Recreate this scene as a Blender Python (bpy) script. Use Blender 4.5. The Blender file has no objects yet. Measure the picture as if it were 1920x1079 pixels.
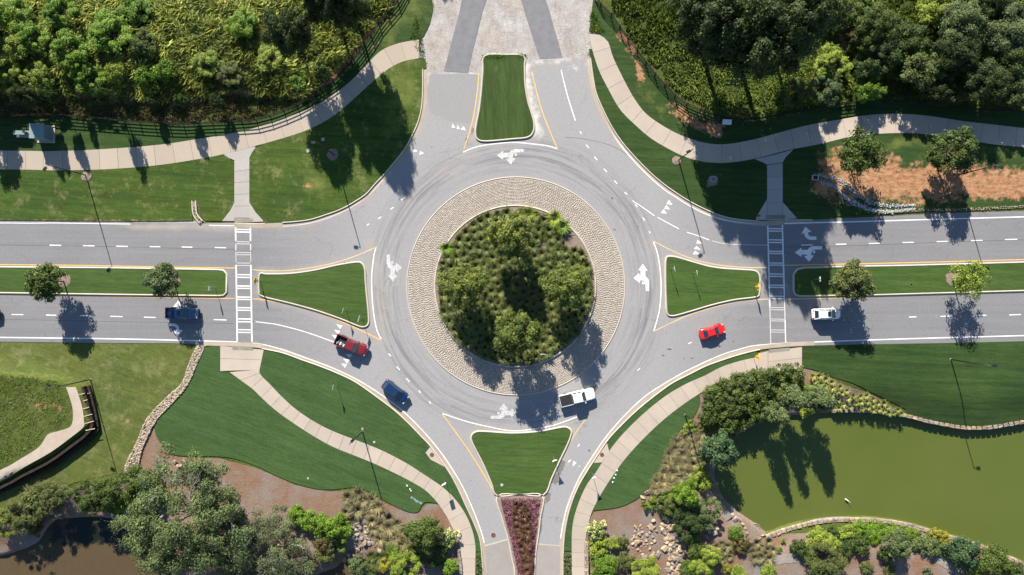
import bpy, bmesh, math, random
import numpy as np
from mathutils import Vector, Matrix, geometry

SC = bpy.context.scene
COL = SC.collection
random.seed(7); RNG = np.random.default_rng(11)
H = 108.0; S = 11.0
# ---------------------------------------------------------------- camera
cd = bpy.data.cameras.new('camera'); cam = bpy.data.objects.new('camera', cd); COL.objects.link(cam)
cam.location = (0, 0, H); cam.rotation_euler = (0, 0, 0)
cd.sensor_width = 36; cd.lens = 36*H/(1920/S); cd.clip_start = 1; cd.clip_end = 4000
SC.camera = cam
# ---------------------------------------------------------------- light
EL = math.radians(28.5); AZ = math.atan2(0.27, 0.96)      # shadows fall down and slightly right
dvec = Vector((math.sin(AZ)*math.cos(EL), -math.cos(AZ)*math.cos(EL), -math.sin(EL)))
sd = bpy.data.lights.new('sun', 'SUN'); sun = bpy.data.objects.new('sun', sd); COL.objects.link(sun)
sd.energy = 5.0; sd.angle = math.radians(0.5); sd.color = (1.0, 0.93, 0.82)
sun.location = (0, 0, 150); sun.rotation_euler = dvec.to_track_quat('-Z', 'Y').to_euler()
w = bpy.data.worlds.new('World'); SC.world = w; w.use_nodes = True
nt = w.node_tree; bg = nt.nodes['Background']
sky = nt.nodes.new('ShaderNodeTexSky'); sky.sky_type = 'NISHITA'; sky.sun_disc = False
sky.sun_elevation = EL; sky.sun_rotation = -AZ; sky.ozone_density = 3.5; sky.dust_density = 0.3
nt.links.new(sky.outputs[0], bg.inputs[0]); bg.inputs[1].default_value = 0.066
SC.view_settings.view_transform = 'Standard'; SC.view_settings.look = 'None'
SC.view_settings.gamma = 1; SC.view_settings.use_curve_mapping = False
SC.view_settings.exposure = 1.42
SC.cycles.max_bounces = 5; SC.cycles.transparent_max_bounces = 4

# ---------------------------------------------------------------- maths helpers
def W(p, h=0.0):
    p = np.atleast_2d(np.asarray(p, float)); f = (H-h)/H
    return np.stack([(p[:, 0]-960)/S*f, (539.5-p[:, 1])/S*f], 1)
def sm(t):
    t = np.clip(t, 0, 1); return t*t*(3-2*t)
def sdist(P, poly):
    """signed distance (negative inside) of points to polygon"""
    P = np.atleast_2d(P); poly = np.asarray(poly, float)
    a = poly; b = np.roll(poly, -1, 0)
    d = np.full(len(P), 1e9); ins = np.zeros(len(P), bool)
    for (ax, ay), (bx, by) in zip(a, b):
        ex, ey = bx-ax, by-ay
        L = ex*ex+ey*ey+1e-12
        t = np.clip(((P[:, 0]-ax)*ex+(P[:, 1]-ay)*ey)/L, 0, 1)
        d = np.minimum(d, np.hypot(P[:, 0]-ax-t*ex, P[:, 1]-ay-t*ey))
        c = (ay > P[:, 1]) != (by > P[:, 1])
        xi = ax+(P[:, 1]-ay)*ex/(ey if abs(ey) > 1e-12 else 1e-12)
        ins ^= c & (P[:, 0] < xi)
    return np.where(ins, -d, d)
def ldist(P, line):
    d = np.full(len(P), 1e9)
    for (ax, ay), (bx, by) in zip(line[:-1], line[1:]):
        ex, ey = bx-ax, by-ay; L = ex*ex+ey*ey+1e-12
        t = np.clip(((P[:, 0]-ax)*ex+(P[:, 1]-ay)*ey)/L, 0, 1)
        d = np.minimum(d, np.hypot(P[:, 0]-ax-t*ex, P[:, 1]-ay-t*ey))
    return d
def cr(pts, closed=False, sub=4):
    """catmull-rom smoothing of a pixel polyline"""
    p = np.asarray(pts, float); n = len(p)
    if n < 3: return p
    out = []
    for i in range(n if closed else n-1):
        if closed: a, b, c, d = p[(i-1) % n], p[i], p[(i+1) % n], p[(i+2) % n]
        else: a, b, c, d = p[max(i-1, 0)], p[i], p[i+1], p[min(i+2, n-1)]
        for k in range(sub):
            t = k/sub
            out.append(0.5*((2*b)+(-a+c)*t+(2*a-5*b+4*c-d)*t*t+(-a+3*b-3*c+d)*t**3))
    if not closed: out.append(p[-1])
    return np.array(out)
def arclen(q):
    return np.concatenate([[0], np.cumsum(np.hypot(*np.diff(q, axis=0).T))])
def resample(q, n):
    s = arclen(q); t = np.linspace(0, s[-1], n)
    return np.stack([np.interp(t, s, q[:, 0]), np.interp(t, s, q[:, 1])], 1)
def normals(q, closed=False):
    if closed: t = np.roll(q, -1, 0)-np.roll(q, 1, 0)
    else: t = np.gradient(q, axis=0)
    t /= (np.hypot(t[:, 0], t[:, 1])[:, None]+1e-9)
    return np.stack([-t[:, 1], t[:, 0]], 1)

# ---------------------------------------------------------------- terrain
PONDE_PX = cr([(1567, 771), (1627, 771), (1690, 779), (1740, 791), (1793, 801), (1847, 803), (1920, 792), (2100, 770), (2300, 800), (2300, 1180), (2050, 1120), (1920, 1059), (1840, 1026), (1773, 1006), (1707, 987), (1653, 978), (1600, 976), (1523, 982), (1473, 994), (1440, 1006), (1418, 990), (1387, 969), (1355, 938), (1340, 906), (1337, 882), (1350, 850), (1380, 815), (1440, 785), (1490, 775)], True, 3)
PONDE = W(PONDE_PX, -1.0)
PONDW_PX = cr([(-150, 1050), (-60, 1042), (0, 1040), (60, 1018), (75, 998), (97, 974), (133, 969), (180, 968), (235, 975), (270, 1000), (320, 1060), (330, 1140), (320, 1300), (-150, 1300)], True, 3)
PONDW = W(PONDW_PX, -1.4)
POOL = W(cr([(625, 1062), (650, 1040), (665, 1058), (700, 1090), (700, 1150), (590, 1150), (585, 1082)], True, 3), -1.2)
BERM = W([(-200, 700), (-200, 990), (0, 906), (43, 882), (93, 857), (133, 828), (158, 810), (172, 795), (166, 765), (158, 735), (152, 722), (120, 712), (60, 702), (0, 698)], 1.2)
def T(P):
    P = np.atleast_2d(P)
    z = np.zeros(len(P))
    for poly, rim, fall, deep in ((PONDE, -1.0, 5.5, -3.2), (PONDW, -1.4, 7.0, -3.4), (POOL, -1.2, 4.0, -2.4)):
        near = (P[:, 0] > poly[:, 0].min()-fall) & (P[:, 0] < poly[:, 0].max()+fall) & (P[:, 1] > poly[:, 1].min()-fall) & (P[:, 1] < poly[:, 1].max()+fall)
        if near.any():
            d = sdist(P[near], poly)
            z[near] += np.where(d >= 0, rim*sm(1-d/fall), rim+(deep-rim)*sm(-d/1.2))
    near = (P[:, 0] < -70) & (P[:, 1] < -12)
    if near.any(): z[near] += 1.3*sm(0.5-sdist(P[near], BERM)/0.9)
    py = 539.5-P[:, 1]*S; px = 960+P[:, 0]*S
    z += 1.6*sm((196-py)/70)*sm((620-px)/120)
    return z
def WT(p):
    p = np.atleast_2d(np.asarray(p, float)); h = np.zeros(len(p))
    for _ in range(4):
        f = (H-h)/H
        q = np.stack([(p[:, 0]-960)/S*f, (539.5-p[:, 1])/S*f], 1); h = T(q)
    return q
def base_of(px, py, he):
    """ground point whose point at height he is seen at (px, py)"""
    q = WT((px, py))
    for _ in range(3):
        h = T(q)[0]+he; q = W((px, py), h)
    return float(q[0, 0]), float(q[0, 1]), float(T(q)[0])

# ---------------------------------------------------------------- objects
def mesh_np(name, V, F, attrs=None, smooth=False):
    """V (n,3), F (m,k) int array of equal length faces"""
    me = bpy.data.meshes.new(name)
    V = np.asarray(V, np.float32); F = np.asarray(F, np.int32); m, k = F.shape
    me.vertices.add(len(V)); me.vertices.foreach_set('co', V.ravel())
    me.loops.add(m*k); me.loops.foreach_set('vertex_index', F.ravel())
    me.polygons.add(m)
    me.polygons.foreach_set('loop_start', np.arange(0, m*k, k, dtype=np.int32))
    me.polygons.foreach_set('loop_total', np.full(m, k, np.int32))
    if smooth: me.polygons.foreach_set('use_smooth', np.ones(m, bool))
    me.update(calc_edges=True)
    for an, av in (attrs or {}).items():
        a = me.attributes.new(an, 'FLOAT_COLOR' if av.ndim == 2 else 'FLOAT', 'POINT')
        a.data.foreach_set('color' if av.ndim == 2 else 'value', av.astype(np.float32).ravel())
    return me
def mesh_py(name, V, F, smooth=False):
    me = bpy.data.meshes.new(name); me.from_pydata([tuple(map(float, v)) for v in V], [], [tuple(map(int, f)) for f in F]); me.update()
    if smooth: me.polygons.foreach_set('use_smooth', [True]*len(me.polygons))
    return me
LABELED = []
def add(name, me, mat=None, parent=None, loc=None, rz=None, kind=None, label=None, cat=None, group=None, objmat=False):
    o = bpy.data.objects.new(name, me); COL.objects.link(o)
    if mat is not None and me is not None:
        if not me.materials: me.materials.append(mat)
        if objmat: o.material_slots[0].link = 'OBJECT'; o.material_slots[0].material = mat
    if parent is not None: o.parent = parent
    if loc is not None: o.location = loc
    if rz is not None: o.rotation_euler = (0, 0, rz)
    if kind: o['kind'] = kind
    if label: o['label'] = label; LABELED.append(o)
    if cat: o['category'] = cat
    if group: o['group'] = group
    return o
def struct(name, me, mat, parent=None): return add(name, me, mat, parent, kind=None if parent else 'structure')
class MB:
    """collects simple solids into one mesh"""
    def __init__(s): s.v = []; s.f = []
    def raw(s, V, F):
        b = len(s.v); s.v += [tuple(v) for v in V]; s.f += [tuple(i+b for i in f) for f in F]; return s
    def box(s, x0, x1, y0, y1, z0, z1, top=1.0):
        cx, cy = (x0+x1)/2, (y0+y1)/2; tx, ty = (x1-x0)/2*top, (y1-y0)/2*top
        return s.raw([(x0, y0, z0), (x1, y0, z0), (x1, y1, z0), (x0, y1, z0), (cx-tx, cy-ty, z1), (cx+tx, cy-ty, z1), (cx+tx, cy+ty, z1), (cx-tx, cy+ty, z1)],
                     [(0, 3, 2, 1), (4, 5, 6, 7), (0, 1, 5, 4), (1, 2, 6, 5), (2, 3, 7, 6), (3, 0, 4, 7)])
    def tube(s, pts, rad, n=6, cap=True):
        pts = [Vector(p) for p in pts]; rad = rad if hasattr(rad, '__len__') else [rad]*len(pts)
        b = len(s.v)
        for i, p in enumerate(pts):
            t = (pts[min(i+1, len(pts)-1)]-pts[max(i-1, 0)]).normalized()
            u = t.cross(Vector((0, 0, 1)) if abs(t.z) < 0.9 else Vector((1, 0, 0))).normalized(); v = t.cross(u)
            for k in range(n):
                a = 2*math.pi*k/n; s.v.append(tuple(p+(u*math.cos(a)+v*math.sin(a))*rad[i]))
        for i in range(len(pts)-1):
            for k in range(n):
                s.f.append((b+i*n+k, b+(i+1)*n+k, b+(i+1)*n+(k+1) % n, b+i*n+(k+1) % n))
        if cap:
            s.f.append(tuple(b+k for k in range(n))); s.f.append(tuple(b+(len(pts)-1)*n+k for k in reversed(range(n))))
        return s
    def cyl(s, x, y, z0, z1, r, n=16, r2=None): return s.tube([(x, y, z0), (x, y, z1)], [r, r if r2 is None else r2], n)
    def me(s, name, smooth=False): return mesh_py(name, s.v, s.f, smooth)

def lin(c):
    """sRGB 0-255 -> linear"""
    return tuple(((v/255)/12.92 if v/255 <= 0.04045 else ((v/255+0.055)/1.055)**2.4) for v in c)
# ---------------------------------------------------------------- materials
def newmat(name, rough=0.8, spec=0.3):
    m = bpy.data.materials.new(name); m.use_nodes = True
    b = m.node_tree.nodes['Principled BSDF']; b.inputs['Roughness'].default_value = rough
    b.inputs['Specular IOR Level'].default_value = spec
    return m, m.node_tree, b
def N(nt, t, **kw):
    n = nt.nodes.new(t)
    for k, v in kw.items():
        if k.startswith('i_'):
            key = k[2:].replace('_', ' '); n.inputs[key].default_value = v
        else: setattr(n, k, v)
    return n
def pos(nt): return N(nt, 'ShaderNodeNewGeometry').outputs['Position']
def noise(nt, vec, scale, detail=4, rough=0.6, sc=None, dist=0.0):
    if sc is not None:
        mp = N(nt, 'ShaderNodeMapping'); mp.inputs['Scale'].default_value = sc[:3]
        if len(sc) > 3: mp.inputs['Rotation'].default_value = (0, 0, sc[3])
        nt.links.new(vec, mp.inputs['Vector']); vec = mp.outputs[0]
    n = N(nt, 'ShaderNodeTexNoise'); n.inputs['Scale'].default_value = scale; n.inputs['Detail'].default_value = detail
    n.inputs['Roughness'].default_value = rough; n.inputs['Distortion'].default_value = dist
    nt.links.new(vec, n.inputs['Vector']); return n.outputs['Fac']
def ramp(nt, fac, stops, interp='LINEAR'):
    r = N(nt, 'ShaderNodeValToRGB'); cr_ = r.color_ramp; cr_.interpolation = interp
    while len(cr_.elements) < len(stops): cr_.elements.new(0.5)
    for e, (p, c) in zip(cr_.elements, stops):
        e.position = p; e.color = (c, c, c, 1) if not hasattr(c, '__len__') else (*c, 1)
    nt.links.new(fac, r.inputs[0]); return r.outputs[0]
def mix(nt, fac, a, b, mode='MIX'):
    m = N(nt, 'ShaderNodeMix', data_type='RGBA', blend_type=mode)
    for sock, v in ((m.inputs[0], fac), (m.inputs[6], a), (m.inputs[7], b)):
        if isinstance(v, bpy.types.NodeSocket): nt.links.new(v, sock)
        elif hasattr(v, '__len__'): sock.default_value = (*v[:3], 1)
        else: sock.default_value = v
    return m.outputs[2]
def mth(nt, op, a, b=0.0, c=None, clamp=False):
    m = N(nt, 'ShaderNodeMath', operation=op, use_clamp=clamp)
    for s, v in zip(m.inputs, (a, b) if c is None else (a, b, c)):
        if isinstance(v, bpy.types.NodeSocket): nt.links.new(v, s)
        else: s.default_value = v
    return m.outputs[0]
def bump(nt, b, hgt, strength=0.3, dist=0.1):
    n = N(nt, 'ShaderNodeBump'); n.inputs['Strength'].default_value = strength; n.inputs['Distance'].default_value = dist
    nt.links.new(hgt, n.inputs['Height']); nt.links.new(n.outputs[0], b.inputs['Normal'])
def flat(name, col, rough=0.6, spec=0.4, var=0.0, scale=3.0, metal=0.0):
    m, nt, b = newmat(name, rough, spec); b.inputs['Metallic'].default_value = metal
    if var:
        n = noise(nt, pos(nt), scale, 5)
        f = ramp(nt, n, [(0.3, 1-var), (0.7, 1+var)])
        nt.links.new(mix(nt, 1.0, col, f, 'MULTIPLY'), b.inputs['Base Color'])
    else: b.inputs['Base Color'].default_value = (*col, 1)
    return m

# ground: base grass by tone, plus clay, gravel and mulch patches
def ground_material():
    m, nt, b = newmat('ground_soil', 0.95, 0.1)
    P = pos(nt)
    at = N(nt, 'ShaderNodeAttribute', attribute_name='zone'); sp = N(nt, 'ShaderNodeSeparateColor')
    nt.links.new(at.outputs['Color'], sp.inputs[0])
    ob = N(nt, 'ShaderNodeObjectInfo')
    tone = at.outputs['Alpha']
    n1 = noise(nt, P, 0.12, 5, 0.65); n2 = noise(nt, P, 2.2, 5, 0.75); n3 = noise(nt, P, 0.55, 3, 0.6, (1, 4, 1, 0.15)); n4 = noise(nt, P, 7.0, 2, 0.6)
    t = mth(nt, 'ADD', tone, mth(nt, 'MULTIPLY', mth(nt, 'SUBTRACT', n1, 0.5), 0.75))
    t = mth(nt, 'ADD', t, mth(nt, 'MULTIPLY', mth(nt, 'SUBTRACT', n3, 0.5), 0.34), clamp=True)
    g = ramp(nt, t, [(0.0, (0.020, 0.045, 0.012)), (0.35, (0.034, 0.062, 0.012)), (0.65, (0.070, 0.088, 0.020)), (1.0, (0.125, 0.120, 0.045))])
    g = mix(nt, 1.0, g, ramp(nt, n2, [(0.25, 0.50), (0.5, 1.0), (0.75, 1.45)]), 'MULTIPLY')
    g = mix(nt, 1.0, g, ramp(nt, n4, [(0.3, 0.78), (0.7, 1.24)]), 'MULTIPLY')
    nz = noise(nt, P, 0.5, 8, 0.72); nzz = mth(nt, 'SUBTRACT', nz, 0.5)
    def mask(a, lo=0.42, hi=0.58, k=1.5):
        s = mth(nt, 'ADD', a, mth(nt, 'MULTIPLY', nzz, k))
        return ramp(nt, s, [(lo, 0.0), (hi, 1.0)])
    clay = mix(nt, noise(nt, P, 1.1, 8, 0.7), (0.26, 0.105, 0.045), (0.34, 0.22, 0.13))
    clay = mix(nt, ramp(nt, n2, [(0.45, 0.0), (0.7, 0.8)]), clay, (0.15, 0.07, 0.04))
    grav = mix(nt, ramp(nt, noise(nt, P, 0.35, 8, 0.75), [(0.3, 0), (0.7, 1)]), (0.23, 0.20, 0.17), (0.42, 0.405, 0.39))
    grav = mix(nt, 1.0, grav, ramp(nt, noise(nt, P, 1.4, 8, 0.75, (1.6, .5, 1)), [(0.3, 0.80), (0.7, 1.16)]), 'MULTIPLY')
    grav = mix(nt, ramp(nt, noise(nt, P, 0.16, 5, 0.7), [(0.52, 0), (0.7, 0.6)]), grav, (0.33, 0.26, 0.20))
    mul = mix(nt, ramp(nt, noise(nt, P, 0.2, 5, 0.7), [(0.38, 0), (0.62, 1)]), (0.175, 0.100, 0.062), (0.185, 0.155, 0.132))
    mul = mix(nt, 1.0, mul, ramp(nt, noise(nt, P, 5.5, 8, 0.85), [(0.25, 0.45), (0.7, 1.5)]), 'MULTIPLY')
    c = mix(nt, mask(sp.outputs[0]), g, clay)
    c = mix(nt, mask(sp.outputs[1]), c, grav)
    c = mix(nt, mask(sp.outputs[2], 0.42, 0.52, 0.5), c, mul)
    nt.links.new(c, b.inputs['Base Color'])
    bump(nt, b, noise(nt, P, 3.5, 8, 0.8), 0.55, 0.25)
    return m
def lawn_material(name, c1, c2, ang, wave=0.55, amp=0.16, dry=0.0):
    """mown turf: fine grain, soft mower passes, a few thin patches"""
    m, nt, b = newmat(name, 0.9, 0.15)
    P = pos(nt)
    mp = N(nt, 'ShaderNodeMapping'); mp.inputs['Rotation'].default_value = (0, 0, ang); nt.links.new(P, mp.inputs[0])
    V = mp.outputs[0]
    st = noise(nt, V, 1.0, 3, 0.6, (0.05, wave, 1), 0.3)
    st2 = noise(nt, V, 1.0, 5, 0.75, (0.35, 3.2, 1), 0.5)
    big = noise(nt, P, 0.07, 4, 0.6)
    g = mix(nt, ramp(nt, big, [(0.35, 0), (0.65, 1)]), c1, c2)
    g = mix(nt, 1.0, g, ramp(nt, st, [(0.35, 1-amp), (0.65, 1+amp)]), 'MULTIPLY')
    g = mix(nt, 1.0, g, ramp(nt, st2, [(0.3, 0.72), (0.7, 1.28)]), 'MULTIPLY')
    g = mix(nt, 1.0, g, ramp(nt, noise(nt, P, 5.5, 3, 0.75), [(0.3, 0.76), (0.7, 1.26)]), 'MULTIPLY')
    at = N(nt, 'ShaderNodeAttribute', attribute_name='zone'); sp = N(nt, 'ShaderNodeSeparateColor'); nt.links.new(at.outputs['Color'], sp.inputs[0])
    nz = noise(nt, P, 0.6, 8, 0.75)
    thin = mth(nt, 'ADD', sp.outputs[0], mth(nt, 'MULTIPLY', mth(nt, 'SUBTRACT', nz, 0.5), 1.5))
    dirt = mix(nt, ramp(nt, noise(nt, P, 1.3, 8, 0.75), [(0.36, 0), (0.62, 1)]), (0.30, 0.115, 0.048), (0.37, 0.235, 0.13))
    dirt = mix(nt, ramp(nt, noise(nt, P, 0.8, 7, 0.8, (1, 2.5, 1)), [(0.45, 0), (0.62, 0.8)]), dirt, (0.12, 0.062, 0.034))
    thinm = ramp(nt, thin, [(0.44, 0), (0.62, 1)])
    yel = mth(nt, 'ADD', sp.outputs[1], mth(nt, 'MULTIPLY', mth(nt, 'SUBTRACT', noise(nt, P, 0.25, 6, 0.7), 0.5), 1.6))
    g = mix(nt, mth(nt, 'MULTIPLY', ramp(nt, yel, [(0.35, 0), (0.8, 1)]), 0.85), g, (0.125, 0.145, 0.035))
    g = mix(nt, thinm, g, dirt)
    if dry: g = mix(nt, ramp(nt, noise(nt, P, 0.33, 7, 0.8), [(0.60-dry*0.1, 0), (0.74, 0.8)]), g, (0.21, 0.19, 0.09))
    nt.links.new(g, b.inputs['Base Color'])
    bump(nt, b, noise(nt, P, 9, 4, 0.7), 0.5, 0.06)
    return m
def asphalt_material():
    m, nt, b = newmat('asphalt', 0.82, 0.3)
    P = pos(nt)
    at = N(nt, 'ShaderNodeAttribute', attribute_name='zone'); sp = N(nt, 'ShaderNodeSeparateColor'); nt.links.new(at.outputs['Color'], sp.inputs[0])
    base = mix(nt, ramp(nt, noise(nt, P, 0.09, 5, 0.6), [(0.3, 0), (0.7, 1)]), (0.160, 0.158, 0.163), (0.178, 0.175, 0.178))
    sx0 = N(nt, 'ShaderNodeSeparateXYZ'); nt.links.new(P, sx0.inputs[0])
    near_ = mth(nt, 'SUBTRACT', 1.0, mth(nt, 'MULTIPLY', mth(nt, 'SUBTRACT', mth(nt, 'ABSOLUTE', sx0.outputs[0]), 24), 0.05), clamp=True)
    base = mix(nt, mth(nt, 'MULTIPLY', near_, 0.8), base, (0.262, 0.256, 0.254))
    base = mix(nt, 1.0, base, ramp(nt, noise(nt, P, 2.4, 8, 0.8), [(0.3, 0.88), (0.7, 1.11)]), 'MULTIPLY')
    base = mix(nt, 1.0, base, ramp(nt, noise(nt, P, 14, 2, 0.8), [(0.3, 0.93), (0.7, 1.07)]), 'MULTIPLY')
    # wheel streaks: noise stretched along the circulating direction, and along the straight roads
    sx = N(nt, 'ShaderNodeSeparateXYZ'); nt.links.new(P, sx.inputs[0])
    X = mth(nt, 'SUBTRACT', sx.outputs[0], 0.7); Y = mth(nt, 'SUBTRACT', sx.outputs[1], 0.2)
    r = mth(nt, 'SQRT', mth(nt, 'ADD', mth(nt, 'MULTIPLY', X, X), mth(nt, 'MULTIPLY', Y, Y)))
    th = mth(nt, 'ARCTAN2', Y, X)
    cb = N(nt, 'ShaderNodeCombineXYZ'); nt.links.new(mth(nt, 'MULTIPLY', r, 1.9), cb.inputs[0]); nt.links.new(mth(nt, 'MULTIPLY', th, 2.2), cb.inputs[1])
    ring = noise(nt, cb.outputs[0], 1.0, 6, 0.7, dist=0.6)
    rm = ramp(nt, ring, [(0.44, 0), (0.62, 1)])
    rm = mth(nt, 'MULTIPLY', rm, mth(nt, 'SUBTRACT', 1.0, mth(nt, 'MULTIPLY', mth(nt, 'ABSOLUTE', mth(nt, 'SUBTRACT', r, 22.6)), 0.24), clamp=True))
    base = mix(nt, mth(nt, 'MULTIPLY', rm, 0.62), base, (0.075, 0.078, 0.085))
    lon = noise(nt, P, 1.0, 5, 0.7, (0.03, 1.1, 1))
    far = mth(nt, 'MULTIPLY', mth(nt, 'SUBTRACT', mth(nt, 'ABSOLUTE', X), 30), 0.1, clamp=True)
    base = mix(nt, mth(nt, 'MULTIPLY', far, 0.75), base, mix(nt, 1.0, base, ramp(nt, lon, [(0.3, 0.86), (0.7, 1.10)]), 'MULTIPLY'))
    # cracks
    vo = N(nt, 'ShaderNodeTexVoronoi', feature='DISTANCE_TO_EDGE'); vo.inputs['Scale'].default_value = 0.16
    dd = N(nt, 'ShaderNodeVectorMath', operation='ADD'); nn = N(nt, 'ShaderNodeTexNoise'); nn.inputs['Scale'].default_value = 0.5; nn.inputs['Detail'].default_value = 6
    nt.links.new(P, nn.inputs[0]); sc_ = N(nt, 'ShaderNodeVectorMath', operation='SCALE'); sc_.inputs['Scale'].default_value = 3.0
    nt.links.new(nn.outputs['Color'], sc_.inputs[0]); nt.links.new(P, dd.inputs[0]); nt.links.new(sc_.outputs[0], dd.inputs[1]); nt.links.new(dd.outputs[0], vo.inputs['Vector'])
    ck = ramp(nt, vo.outputs['Distance'], [(0.0, 1), (0.012, 0)])
    ck = mth(nt, 'MULTIPLY', ck, ramp(nt, noise(nt, P, 0.11, 3), [(0.52, 0), (0.62, 0.45)]))
    base = mix(nt, ck, base, (0.06, 0.06, 0.065))
    # tan dust and pale washed sand
    nz = mth(nt, 'SUBTRACT', noise(nt, P, 0.45, 8, 0.72), 0.5)
    du = ramp(nt, mth(nt, 'ADD', sp.outputs[0], mth(nt, 'MULTIPLY', nz, 1.1)), [(0.15, 0), (0.95, 1)])
    base = mix(nt, mth(nt, 'MULTIPLY', du, 0.95), base, (0.300, 0.262, 0.222))
    sa = ramp(nt, mth(nt, 'ADD', sp.outputs[1], mth(nt, 'MULTIPLY', nz, 2.0)), [(0.35, 0), (0.8, 1)])
    base = mix(nt, mth(nt, 'MULTIPLY', sa, 0.9), base, (0.50, 0.46, 0.42))
    wt = ramp(nt, mth(nt, 'ADD', sp.outputs[2], mth(nt, 'MULTIPLY', nz, 1.8)), [(0.5, 0), (0.56, 1)])
    base = mix(nt, mth(nt, 'MULTIPLY', wt, 0.62), base, (0.062, 0.060, 0.058))
    nt.links.new(base, b.inputs['Base Color'])
    bump(nt, b, noise(nt, P, 12, 4, 0.8), 0.25, 0.03)
    return m
def concrete_material(name, c1, c2, stain=(0.28, 0.2, 0.14), sc=0.25):
    m, nt, b = newmat(name, 0.85, 0.25)
    P = pos(nt); ob = N(nt, 'ShaderNodeObjectInfo')
    g = mix(nt, ramp(nt, noise(nt, P, sc, 5, 0.65), [(0.35, 0), (0.65, 1)]), c1, c2)
    g = mix(nt, 1.0, g, ramp(nt, ob.outputs['Random'], [(0, 0.94), (1, 1.05)]), 'MULTIPLY')
    g = mix(nt, 1.0, g, ramp(nt, noise(nt, P, 4, 7, 0.8), [(0.3, 0.92), (0.7, 1.07)]), 'MULTIPLY')
    g = mix(nt, ramp(nt, noise(nt, P, 0.5, 8, 0.8), [(0.58, 0), (0.75, 0.5)]), g, stain)
    nt.links.new(g, b.inputs['Base Color']); bump(nt, b, noise(nt, P, 15, 4, 0.8), 0.15, 0.02)
    return m
def paint_material(name, c, lo=0.56, hi=0.74, amt=0.75, sc=2.6):
    m, nt, b = newmat(name, 0.6, 0.4)
    P = pos(nt)
    g = mix(nt, ramp(nt, noise(nt, P, sc, 8, 0.85), [(lo, 0), (hi, amt)]), c, (0.22, 0.215, 0.213))
    g = mix(nt, 1.0, g, ramp(nt, noise(nt, P, 0.6, 4, 0.7), [(0.3, 0.86), (0.7, 1.06)]), 'MULTIPLY')
    nt.links.new(g, b.inputs['Base Color']); return m
def stone_material(name, c1, c2, sc=0.9):
    m, nt, b = newmat(name, 0.9, 0.2)
    P = pos(nt); ob = N(nt, 'ShaderNodeObjectInfo')
    g = mix(nt, ob.outputs['Random'], c1, c2)
    g = mix(nt, 1.0, g, ramp(nt, noise(nt, P, sc*4, 8, 0.8), [(0.3, 0.6), (0.7, 1.3)]), 'MULTIPLY')
    g = mix(nt, ramp(nt, noise(nt, P, sc, 5, 0.7), [(0.5, 0), (0.7, 0.6)]), g, tuple(v*0.45 for v in c1))
    nt.links.new(g, b.inputs['Base Color']); bump(nt, b, noise(nt, P, 6, 8, 0.8), 0.7, 0.1)
    return m
def vcol_material(name, stops, rough=0.6, trans=0.25, spec=0.25, attr='v', objvar=0.18):
    """foliage / loose pieces: colour picked by a per-piece value"""
    m, nt, b = newmat(name, rough, spec)
    at = N(nt, 'ShaderNodeAttribute', attribute_name=attr)
    c = ramp(nt, at.outputs['Fac'], stops)
    if objvar:
        ob = N(nt, 'ShaderNodeObjectInfo')
        c = mix(nt, 1.0, c, ramp(nt, ob.outputs['Random'], [(0, (1-objvar, 1-objvar*0.6, 1-objvar)), (1, (1+objvar, 1+objvar, 1+objvar*0.4))]), 'MULTIPLY')
    nt.links.new(c, b.inputs['Base Color'])
    if trans:
        t = N(nt, 'ShaderNodeBsdfTranslucent'); nt.links.new(c, t.inputs[0])
        ms = N(nt, 'ShaderNodeMixShader'); ms.inputs[0].default_value = trans
        out = [n for n in nt.nodes if n.type == 'OUTPUT_MATERIAL'][0]
        nt.links.new(b.outputs[0], ms.inputs[1]); nt.links.new(t.outputs[0], ms.inputs[2]); nt.links.new(ms.outputs[0], out.inputs[0])
    return m
def leafmat(name, c, trans=0.25, warm=0.5):
    r, g, bl = c
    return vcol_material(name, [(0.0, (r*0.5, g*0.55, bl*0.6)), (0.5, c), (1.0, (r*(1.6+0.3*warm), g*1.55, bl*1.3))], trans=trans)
M = {}
M['ground'] = ground_material()
M['lawn_deep'] = lawn_material('lawn_deep', (0.033, 0.066, 0.020), (0.040, 0.075, 0.021), 0.35, 0.75, 0.10)
M['lawn_isle'] = lawn_material('lawn_isle', (0.037, 0.070, 0.0145), (0.047, 0.079, 0.018), 0.05, 1.1, 0.12)
M['lawn_isle_n'] = lawn_material('lawn_isle_n', (0.031, 0.056, 0.0137), (0.040, 0.063, 0.015), 1.5, 1.0, 0.16)
M['lawn_mid'] = lawn_material('lawn_mid', (0.030, 0.058, 0.009), (0.045, 0.071, 0.011), 0.06, 0.8, 0.2, dry=0.7)
M['lawn_dark'] = lawn_material('lawn_dark', (0.020, 0.044, 0.011), (0.031, 0.055, 0.013), 0.05, 1.0, 0.2, dry=-0.6)
M['lawn_dry'] = lawn_material('lawn_dry', (0.080, 0.094, 0.021), (0.056, 0.080, 0.018), 0.4, 0.5, 0.10, dry=1.0)
M['asphalt'] = asphalt_material()
M['drive_asphalt'] = flat('drive_asphalt', (0.150, 0.150, 0.158), 0.85, 0.25, 0.13, 0.8)
M['patch_light'] = flat('patch_light', (0.225, 0.22, 0.215), 0.85, 0.25, 0.05, 2)
M['conc_tan'] = concrete_material('conc_tan', (0.33, 0.27, 0.20), (0.37, 0.31, 0.24))
M['conc_warm'] = concrete_material('conc_warm', (0.375, 0.315, 0.255), (0.335, 0.285, 0.235))
M['conc_grey'] = concrete_material('conc_grey', (0.30, 0.28, 0.255), (0.335, 0.31, 0.28))
M['conc_gold'] = concrete_material('conc_gold', (0.33, 0.275, 0.21), (0.315, 0.27, 0.22), (0.36, 0.23, 0.11))
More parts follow.
